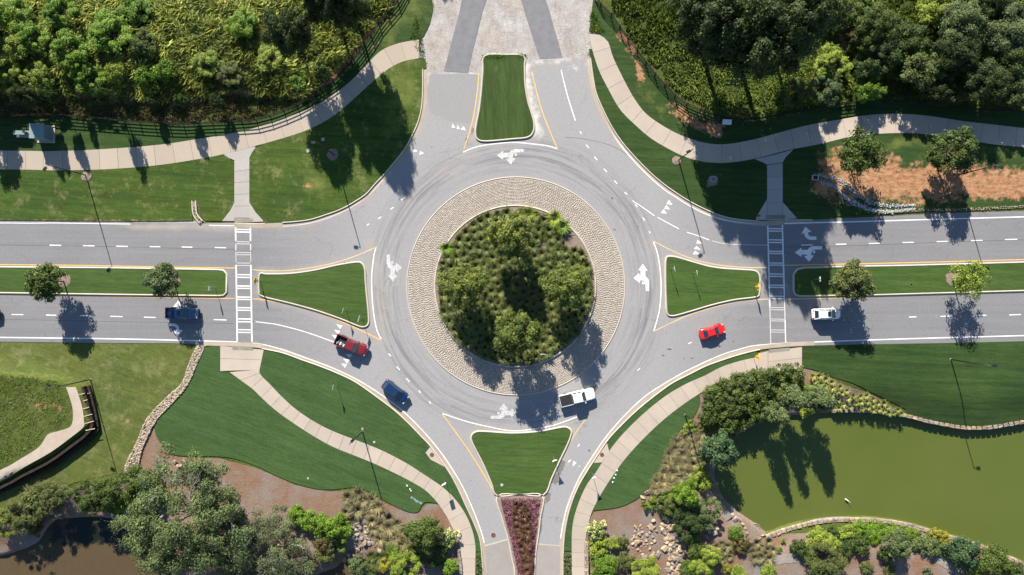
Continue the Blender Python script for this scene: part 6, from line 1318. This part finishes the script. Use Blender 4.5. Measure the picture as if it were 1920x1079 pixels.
# utility lids: pale squares
for p, lab_, s in (((578.5, 283), 'small pale square lid on the lawn left of the upper-left lamp', .3), ((606, 262), 'small grey lid beside the upper-left lamp head', .28), ((702, 829), 'small white lid on the lower-left lawn right of the lamp', .18), ((680, 804), 'small white lid at the foot of the lower-left lamp', .15), ((941, 909), 'small white lid on the bottom splitter lawn', .22), ((1708, 534), 'small pale lid in the right median', .12), ((578, 897), 'small white lid near the mulch edge of the lower-left lawn', .15)):
    simple('access_cover', MB().box(-s, s, -s, s, -.05, .05).me('utility_lid'), 'conc_grey', p, lab_, 'lid', .12 if p[0] != 941 else .19, random.uniform(0, .4), 'utility lids in the grass')
for i, (px, py) in enumerate(((764, 911), (769, 917), (771, 920), (763, 910))): simple('lawn_light', MB().cyl(0, 0, 0, .12, .11, 10).me('lawn_light'), 'pale_metal', (px, py), ('first', 'second', 'third', 'lowest')[i]+' small pale lawn light in the cluster on the lower-left lawn', 'light', .1, 0, 'lawn lights on the lower-left lawn')
for i, (px, py) in enumerate(((773, 933.5), (777, 936), (782, 940), (789, 943))): simple('irrigation_box', MB().box(-.28, .28, -.17, .17, -.02, .07).me('valve_box'), 'teal_roof', (px, py), ('leftmost', 'second', 'third', 'rightmost')[i]+' green box in the row at the mulch corner of the lower-left lawn', 'valve box', .1, -.5, 'green valve boxes on the lower-left lawn')
for i, (px, py) in enumerate(((1157, 882), (1154, 890), (1151, 896), (1148.5, 904))): simple('lawn_light', MB().cyl(0, 0, 0, .12, .13, 10).me('lawn_light'), 'pale_metal', (px, py), ('topmost', 'second', 'third', 'lowest')[i]+' pale round light in the row on the lower-right lawn', 'light', .1, 0, 'lawn lights on the lower-right lawn')
# hydrant
x, y = W((1420.5, 405))[0]; root = add('fire_hydrant', None, None, None, (x, y, .12), label='small red fire hydrant beside the upper-right crossing ramp', cat='fire hydrant')
add('body', MB().cyl(0, 0, 0, .62, .15, 12).cyl(0, 0, .58, .66, .2, 12).me('body'), M['red_paint'], root); add('cap', MB().cyl(0, 0, .66, .82, .15, 12, .06).me('cap'), M['red_paint'], root)
for s in (-1, 1): add('nozzle', MB().tube([(s*.12, 0, .45), (s*.27, 0, .45)], .07, 8).me('nozzle'), M['red_paint'], root)
add('pumper_nozzle', MB().tube([(0, -.12, .4), (0, -.28, .4)], .09, 8).me('pumper_nozzle'), M['red_paint'], root)
# green shed and cabinet
def cabinet(p, sx, sy, h, lab_, hip=False):
    x, y, _ = base_of(p[0], p[1], h); root = add('utility_cabinet', None, None, None, (x, y, .1), -.02, label=lab_, cat='utility cabinet')
    add('pad', MB().box(-sx/2-.35, sx/2+.35, -sy/2-.35, sy/2+.35, -.1, .08).me('pad'), M['conc_warm'], root)
    add('wall', MB().box(-sx/2, sx/2, -sy/2, sy/2, .08, h-.12).me('wall'), M['teal_wall'], root)
    add('roof', MB().box(-sx/2-.12, sx/2+.12, -sy/2-.12, sy/2+.12, h-.12, h, .98).me('roof'), M['teal_roof'], root)
    for k in (-1, 1):
        dr = add('door', MB().box(k*sx/4-sx/4+.05, k*sx/4+sx/4-.05, -sy/2-.03, -sy/2+.0, .2, h-.25).me('door'), M['teal_roof'], root)
        add('handle', MB().box(k*.08-.02, k*.08+.02, -sy/2-.07, -sy/2-.03, h*.4, h*.52).me('handle'), M['black_metal'], dr)
    return root
cb_ = cabinet((69, 246), 2.25, 2.3, 2.3, 'large teal utility cabinet with a flat pale roof beside the upper-left fence')
add('side_box', MB().box(-1.55, -1.13, -.1, .7, .3, 1.7).me('side_box'), M['teal_roof'], cb_)
cabinet((36, 249), 1.7, .45, 1.15, 'small low grey-green utility cabinet left of the large teal one')
root = simple('utility_box', None, 'teal_roof', (1361, 231), 'low grey utility box beside the upper-right fence', 'utility box', .1, -.05)
add('body', MB().box(-.7, .7, -.38, .38, 0, .55).me('body'), M['teal_wall'], root); add('lid', MB().box(-.76, .76, -.43, .43, .55, .62, .97).me('lid'), M['pale_metal'], root)
root = simple('vent_post', None, 'pale_metal', (1346, 254), 'small white capped vent post on the shaded dirt by the upper-right path', 'vent', .1)
add('pipe', MB().cyl(0, 0, 0, .5, .09, 10).me('pipe'), M['pale_metal'], root); add('cap', MB().cyl(0, 0, .5, .62, .18, 12, .1).me('cap'), M['pale_metal'], root)
x, y = W((1527, 334))[0]; root = add('drain_inlet', None, None, None, (x, y, .12), label='square concrete drain inlet at the head of the white stone drain', cat='drain')
for a in ((-.55, -.4, -.45, .45), (.4, .55, -.45, .45), (-.4, .4, .32, .45), (-.4, .4, -.45, -.32)): add('side', MB().box(*a, 0, .35).me('side'), M['conc_grey'], root)
add('grate', MB().box(-.4, .4, -.32, .32, 0, .1).me('grate'), M['black_metal'], root)
# pale boulder slab at the fence bend
x, y = WT((556, 167))[0]; o = add('boulder', ROCKS[2], M['stone_grey'], None, (x, y, float(T((x, y))[0])+.1), .5, label='flat pale grey boulder in the grass behind the left fence bend', cat='boulder', objmat=True); o.scale = (2.2, 1.6, .7)
# round intake cage in the pond
x, y = W((1415, 992), -1.5)[0]; root = add('pond_outlet', None, None, None, (x, y, -1.85), label='round grey outlet cage with a rusty centre at the pond corner', cat='pond outlet')
add('rim', MB().tube([(math.cos(a)*.95, math.sin(a)*.95, .5) for a in np.linspace(0, 2*PI, 25)], .06, 6).me('rim'), M['stone_grey'], root)
add('drum', MB().cyl(0, 0, -.6, .45, .92, 20).me('drum'), M['stone_grey'], root)
for i in range(7): add('bar', MB().tube([(-.9*math.cos(math.asin((i-3)*.28)), (i-3)*.25, .52), (.9*math.cos(math.asin((i-3)*.28)), (i-3)*.25, .52)], .02, 5).me('bar'), M['steel'], root)
add('rusty_lid', MB().cyl(-.05, .05, .45, .56, .38, 14).me('rusty_lid'), flat('rust', (.34, .15, .09), .8, .2, .2, 5), root)
# white bird over the water
x, y = W((1591, 940), -1.0)[0]; root = add('white_egret', None, None, None, (x, y, -1.6), math.radians(-35), label='small white bird floating on the green pond', cat='bird')
bm = bmesh.new(); bmesh.ops.create_uvsphere(bm, u_segments=14, v_segments=10, radius=1)
for v in bm.verts:
    v.co.x *= .42; v.co.y *= .13; v.co.z *= .13
    if v.co.x > .2: v.co.y *= .6; v.co.z = v.co.z*.6+(v.co.x-.2)*.8
    if v.co.x < -.2: v.co.y *= .7; v.co.z *= .5
me_ = bpy.data.meshes.new('body'); bm.to_mesh(me_); bm.free(); add('body', me_, M['white_paint'], root)
add('neck', MB().tube([(.36, 0, .12), (.42, 0, .3), (.52, 0, .34), (.6, 0, .33)], [.05, .035, .045, .03], 8).me('neck', True), M['white_paint'], root)
add('beak', MB().tube([(.6, 0, .33), (.74, 0, .31)], [.022, .005], 6).me('beak'), M['yellow_sign'], root)
# ---- dark retaining wall at the lower left
root = add('retaining_wall', None, loc=(*W((165, 790))[0], 0), label='dark two-step retaining wall with pale ties at the lower left', cat='retaining wall'); o0 = np.array(root.location[:2])
for px, z0, z1, th in (([(154, 726), (160, 745), (166, 767), (171, 789), (173, 800), (160, 816), (133, 837), (93, 866), (43, 892), (0, 915), (-90, 950)], .0, 1.25, .42), ([(164, 724), (171, 745), (177, 770), (182, 795), (183, 806), (168, 824), (138, 845), (98, 874), (46, 900), (0, 924), (-90, 960)], 0, .62, .36)):
    q = W(cr(px), z1); L = arclen(q)[-1]; n = int(L/1.25); q = resample(q, n+1)-o0
    for lv in range(3 if z1 > 1 else 2):
        za = z0+lv*(z1-z0)/(3 if z1 > 1 else 2); zb = za+(z1-z0)/(3 if z1 > 1 else 2)-.03
        for i in range(n):
            d = q[i+1]-q[i]; l_ = math.hypot(*d); c = (q[i]+q[i+1])/2
            p = add('timber', MB().box(-l_/2+.015, l_/2-.015, -th/2, th/2, za, zb).me('timber') if i == 0 else tm_, M['dark_timber'], root); tm_ = p.data
            p.location = (c[0]+random.uniform(-.03, .03), c[1]+random.uniform(-.03, .03), random.uniform(-.02, .02)); p.rotation_euler = (0, 0, math.atan2(d[1], d[0])); p.scale = (l_/max(1e-3, math.hypot(*(q[1]-q[0]))), 1, 1)
tie = MB().box(-.8, .8, -.05, .05, -.04, .04).me('tie')
for a, b in (((150, 740), (162, 737)), ((158, 752), (167, 749)), ((153, 768), (170, 763)), ((158, 781), (176, 776)), ((161, 794), (179, 789)), ((162, 807), (181, 803)), ((166, 738), (172, 736))):
    A_, B_ = W(a, 1.1)[0]-o0, W(b, .9)[0]-o0; d = B_-A_; p = add('tie', tie, M['tie'], root); p.location = (*((A_+B_)/2), 1.3); p.rotation_euler = (0, 0, math.atan2(d[1], d[0])); p.scale = (math.hypot(*d)/1.6, 1, 1)

# ================================================================ vehicles
def carpaint(name, c, metal=0.3, rough=0.28):
    m, nt, b = newmat(name, rough, 0.5); b.inputs['Base Color'].default_value = (*c, 1); b.inputs['Metallic'].default_value = metal
    b.inputs['Coat Weight'].default_value = 0.8; b.inputs['Coat Roughness'].default_value = 0.06; return m
GL = flat('car_glass', (0.012, 0.03, 0.04), 0.06, 0.8); RUB = flat('rubber', (.02, .02, .02), .85, .2); RIM = flat('rim_metal', (.35, .35, .36), .3, .5, 0, 1, .9)
HL = flat('headlight', (.32, .35, .38), .12, .6); TL = flat('tail_light', (.42, .015, .015), .2, .6); PLAST = flat('dark_plastic', (.02, .02, .022), .6, .3)
def loft(st, name='body'):
    """stations (x, halfwidth, zbottom, ztop); rounded section"""
    V = []; F = []
    for x, w_, zb, zt in st:
        s = [(-.90, zb), (-1, zb+.14), (-1.0, zb+(zt-zb)*.55), (-.985, zt-.16), (-.93, zt-.05), (-.78, zt), (-.35, zt+.02), (.35, zt+.02), (.78, zt), (.93, zt-.05), (.985, zt-.16), (1.0, zb+(zt-zb)*.55), (1, zb+.14), (.90, zb)]
        V += [(x, y*w_, z) for y, z in s]
    k = 14
    for i in range(len(st)-1):
        for j in range(k): F.append((i*k+j, (i+1)*k+j, (i+1)*k+(j+1) % k, i*k+(j+1) % k))
    F.append(tuple(reversed(range(k)))); F.append(tuple((len(st)-1)*k+j for j in range(k)))
    me = mesh_py(name, V, F, True); bm = bmesh.new(); bm.from_mesh(me); bmesh.ops.recalc_face_normals(bm, faces=bm.faces); bm.to_mesh(me); bm.free(); return me
def slabmesh(name, quad, t=.012):
    """thin panel on a quad with thickness"""
    q = [Vector(p) for p in quad]; n = (q[1]-q[0]).cross(q[2]-q[0]).normalized()*t
    V = [p+n for p in q]+[p-n for p in q]; F = [(0, 1, 2, 3), (7, 6, 5, 4)]+[(i, i+4, (i+1) % 4+4, (i+1) % 4) for i in range(4)]
    return mesh_py(name, V, F)
def cabin(root, paint, xb0, xb1, xr0, xr1, wb, wr, zb, zr, mid=True, pill=.06, split=None):
    """greenhouse: xb0 rear base .. xb1 front base; roof xr0..xr1"""
    def P(x, y, z): return (x, y, z)
    b = [P(xb0, -wb*.94, zb), P(xb1, -wb*.9, zb), P(xb1, wb*.9, zb), P(xb0, wb*.94, zb)]; r = [P(xr0, -wr, zr-.03), P(xr1, -wr, zr-.03), P(xr1, wr, zr-.03), P(xr0, wr, zr-.03)]
    V = b+r+[P(xr0+.08, -wr*.9, zr), P(xr1-.08, -wr*.9, zr), P(xr1-.08, wr*.9, zr), P(xr0+.08, wr*.9, zr)]
    F = [(0, 3, 2, 1)]
    for i in range(4): F.append((i, (i+1) % 4, (i+1) % 4+4, i+4)); F.append((i+4, (i+1) % 4+4, (i+1) % 4+8, i+8))
    F.append((8, 9, 10, 11))
    add('roof', mesh_py('roof', V, F), paint, root)
    def face(bl, br, tr, tl, name, a0=.06, a1=.94, c0=.1, c1=.94, arc=0.0):
        bl, br, tr, tl = map(Vector, (bl, br, tr, tl))
        f = lambda u, v: (bl*(1-u)+br*u)*(1-v)+(tl*(1-u)+tr*u)*v
        n = (br-bl).cross(tl-bl).normalized()*.012
        q = [f(a0, c0)+n, f(a1, c0)+n, f(a1-.02, c1)+n, f(a0+.02, c1)+n]
        add(name, slabmesh(name, q), GL, root)
    face(b[1], b[2], r[2], r[1], 'windscreen', .05, .95, .06, .97); face(b[3], b[0], r[0], r[3], 'rear_window', .08, .92, .12, .93)
    for s, (A0, A1, B1, B0) in (('r', (b[0], b[1], r[1], r[0])), ('l', (b[2], b[3], r[3], r[2]))):
        cuts = [(.07, .47), (.52, .90)] if s == 'r' else [(.10, .48), (.53, .93)]
        for c_ in (cuts if mid else [(.1, .9)]): face(A0, A1, B1, B0, 'side_window', *c_, .12, .9)
def wheels(root, xs_, wy, r=.36, wd=.24):
    tm = MB().tube([(0, -wd/2, 0), (0, wd/2, 0)], r, 18).me('wheel'); rm = MB().tube([(0, -wd/2-.01, 0), (0, wd/2+.01, 0)], r*.62, 10).me('rim')
    for x in xs_:
        for s in (-1, 1):
            w_ = add('wheel', tm, RUB, root); w_.location = (x, s*wy, r); add('rim', rm, RIM, w_)
def lights(root, L, wy, zf, zr, fw=.34, tw=.22, tail_bar=False, fs=.28):
    for s in (-1, 1):
        add('headlight', MB().box(L/2-fs-.05, L/2-.05, s*wy-fw/2*1, s*wy+fw/2, zf-.1, zf+.06, .85).me('headlight'), HL, root)
        add('tail_light', MB().box(-L/2-.01, -L/2+.16, s*wy-tw/2, s*wy+tw/2, zr-.2, zr+.1, .9).me('tail_light'), TL, root)
def mirrors(root, x, w_, z, mat):
    for s in (-1, 1): add('wing_mirror', MB().box(x-.09, x+.09, s*(w_+.11)-.12, s*(w_+.11)+.12, z-.09, z+.09, .85).me('wing_mirror'), mat, root)
def vehicle(name, px, py, ang, label, cat, z=0.034):
    x, y = W((px, py), .7)[0]; return add(name, None, None, None, (x, y, z), math.radians(ang), label=label, cat=cat)
def pickup(px, py, ang, paint, label, L=5.8, w_=.98, bed='open', cab=(-.55, 1.35), zt=1.02, zroof=1.86, hood_vents=False, chrome=False):
    r = vehicle('pickup_truck', px, py, ang, label, 'pickup truck'); a = cab[0]-.02
    add('body', loft([(a, w_, .38, 1.08), (a+.5, w_, .36, 1.1), (cab[1]-.1, w_, .36, 1.12), (cab[1]+.3, w_*.985, .36, 1.14), (L/2-.75, w_*.97, .36, 1.10), (L/2-.3, w_*.93, .36, 1.03), (L/2-.08, w_*.82, .42, .92), (L/2, w_*.7, .5, .8)]), paint, r)
    cabin(r, paint, cab[0], cab[1]+.25, cab[0]+.12, cab[1]-.42, w_*.97, w_*.74, 1.08, zroof)
    x0 = -L/2+.06; h = 1.12
    for s in (-1, 1): add('bed_side', MB().box(x0, a-.02, s*w_*.985-.06, s*w_*.985+.0 if s > 0 else s*w_*.985+.06, .42, h, .995).me('bed_side') if False else MB().box(x0, a-.02, min(s*w_*.985, s*(w_*.985-.13)), max(s*w_*.985, s*(w_*.985-.13)), .42, h).me('bed_side'), paint, r)
    add('tailgate', MB().box(x0-.02, x0+.07, -w_*.85, w_*.85, .5, h-.01).me('tailgate'), paint, r)
    add('bed_floor', MB().box(x0+.07, a-.02, -w_*.86, w_*.86, .55, .66).me('bed_floor'), PLAST if paint is not navy else navy, r)
    add('bed_front', MB().box(a-.08, a-.025, -w_*.86, w_*.86, .5, h).me('bed_front'), PLAST, r)
    if bed == 'cover': add('tonneau_cover', MB().box(x0+.03, a-.03, -w_*.87, w_*.87, h-.03, h+.035, .985).me('tonneau_cover'), PLAST, r)
    if bed == 'canopy':
        add('tonneau_cover', MB().box(x0+.03, a-.95, -w_*.87, w_*.87, h-.03, h+.04, .98).me('tonneau_cover'), PLAST, r); 
    add('rear_bumper', MB().box(-L/2-.05, -L/2+.1, -w_*.92, w_*.92, .42, .62).me('rear_bumper'), RIM if chrome else PLAST, r)
    add('front_bumper', MB().box(L/2-.12, L/2+.06, -w_*.8, w_*.8, .4, .66, .93).me('front_bumper'), RIM if chrome else PLAST, r)
    wheels(r, (-L*.31, L*.32), w_-.12, .4, .26); lights(r, L-.1, w_*.7, .92, .95); mirrors(r, cab[1]-.02, w_, 1.2, paint)
    add('wiper', MB().tube([(cab[1]+.24, -.4, 1.13), (cab[1]+.1, .1, 1.22)], .015, 4).me('wiper'), PLAST, r)
    return r
navy = carpaint('paint_steel_navy', (.045, .105, .190), .3); navy2 = carpaint('paint_navy', (.010, .034, .115), .35); dred = carpaint('paint_dark_red', (.205, .020, .026), .3); white = carpaint('paint_white', (.74, .74, .72), 0); red = carpaint('paint_red', (.62, .012, .012), .1); black = carpaint('paint_black', (.012, .013, .018), .2)
r = pickup(342, 587.5, -1, navy, 'dark blue pickup truck in the shade of the left median tree', 5.5, .95, 'open', (-.75, 1.05)); add('sunroof', MB().box(-.3, .25, -.4, .4, 1.862, 1.872).me('sunroof'), GL, r)
add('bed_cargo', MB().box(-2.5, -1.6, -.5, .3, .66, .85, .9).me('bed_cargo'), navy, r)
for s in (-1, 1): add('hood_strip', MB().box(1.4, 2.3, s*.42-.02, s*.42+.02, 1.13, 1.15).me('hood_strip'), RIM, r)
r = pickup(659, 647.5, -22.8, dred, 'dark red pickup truck with an open bed entering the circle at the left', 5.75, .98, 'open', (-.85, 1.05), chrome=True)
for i in range(7): add('bed_cargo', MB().box(-2.5+i*.2, -2.35+i*.22, -.75+.1*(i % 3), -.35+.16*(i % 2), .66, .84+.03*i, .8).me('bed_cargo'), [M['pale_metal'], M['stone_grey'], M['steel']][i % 3], r)
r = pickup(1082, 745, 13.5, white, 'white pickup truck with a black bed cover driving below the island', 6.1, 1.02, 'cover', (-.85, 1.2))
def suv(px, py, ang, paint, label, L, w_, name='suv', cat='car', sun=False, rails=True, tailbar=False, zr=1.72):
    r = vehicle(name, px, py, ang, label, cat)
    add('body', loft([(-L/2, w_*.72, .42, .8), (-L/2+.1, w_*.88, .34, 1.0), (-L/2+.4, w_*.97, .3, 1.06), (-.6, w_, .28, 1.06), (.5, w_, .28, 1.04), (L/2-1.25, w_*.985, .28, 1.02), (L/2-.6, w_*.95, .28, .94), (L/2-.2, w_*.84, .32, .82), (L/2, w_*.62, .4, .68)]), paint, r)
    cabin(r, paint, -L/2+.28, L/2-1.05, -L/2+.75, L/2-1.95, w_*.95, w_*.72, 1.0, zr)
    if sun: add('sunroof', MB().box(L/2-2.65, L/2-2.15, -.42, .42, zr+.003, zr+.014).me('sunroof'), GL, r)
    if rails:
        for s in (-1, 1): add('roof_rail', MB().tube([(-L/2+.95, s*w_*.66, zr+.03), (L/2-2.1, s*w_*.66, zr+.03)], .025, 5).me('roof_rail'), PLAST, r)
    if tailbar: add('tail_bar', MB().box(-L/2+.3, -L/2+.42, -w_*.6, w_*.6, 1.0, 1.12, .9).me('tail_bar'), TL, r)
    wheels(r, (-L*.29, L*.30), w_-.11, .34, .23); lights(r, L-.15, w_*.66, .8, 1.02); mirrors(r, L/2-1.5, w_, 1.05, paint)
    add('bumper', MB().box(-L/2-.03, -L/2+.12, -w_*.75, w_*.75, .36, .55).me('bumper'), PLAST, r)
    return r
suv(1549, 589, 1.5, white, 'white estate car with red tail lights and roof rails near the right crossing', 4.85, .95, sun=True, tailbar=True, name='parked_car' if False else 'suv')
suv(741.5, 735, -38, navy2, 'navy blue car beside the lower-left kerb of the circle', 5.0, .97, sun=True, zr=1.6, name='saloon_car')
suv(-27, 588, -1, black, 'dark car only just entering at the left edge of the photo', 4.7, .92, zr=1.5, rails=False, name='saloon_car')
# red coupe
L = 4.5; w_ = .93; r = vehicle('sports_car', 1336, 622, 17, 'bright red two-door sports car leaving the circle at the right', 'car')
add('body', loft([(-L/2, w_*.66, .34, .66), (-L/2+.08, w_*.86, .28, .82), (-L/2+.45, w_*.98, .24, .90), (-L/2+1.1, w_, .22, .92), (-.3, w_*.95, .22, .86), (.5, w_*.95, .22, .86), (L/2-1.15, w_*.99, .22, .86), (L/2-.6, w_*.96, .22, .76), (L/2-.18, w_*.8, .26, .60), (L/2, w_*.55, .32, .48)]), red, r)
cabin(r, red, -L/2+.45, L/2-1.2, -L/2+1.35, L/2-2.05, w_*.86, w_*.62, .84, 1.27, mid=False)
wheels(r, (-L*.30, L*.31), w_-.1, .33, .24); lights(r, L-.2, w_*.68, .66, .78, .26, .22, fs=.4); mirrors(r, .55, w_*.95, .95, red)
add('spoiler', MB().box(-L/2+.02, -L/2+.22, -.6, .6, .9, .96, .9).me('spoiler'), red, r)
for s in (-1, 1): add('side_vent', MB().box(-.95, -.55, s*w_*.97-.03, s*w_*.97+.03, .55, .72).me('side_vent'), PLAST, r)

# ================================================================ make labels of look-alikes that share one word for word legal
from collections import defaultdict
by = defaultdict(list)
for o in LABELED: by[o['label']].append(o)
for l, os_ in by.items():
    if len(os_) > 1:
        for o in os_:
            if 'group' not in o: o['group'] = l[:40]
print('objects', len(bpy.data.objects), 'labels', len(LABELED))
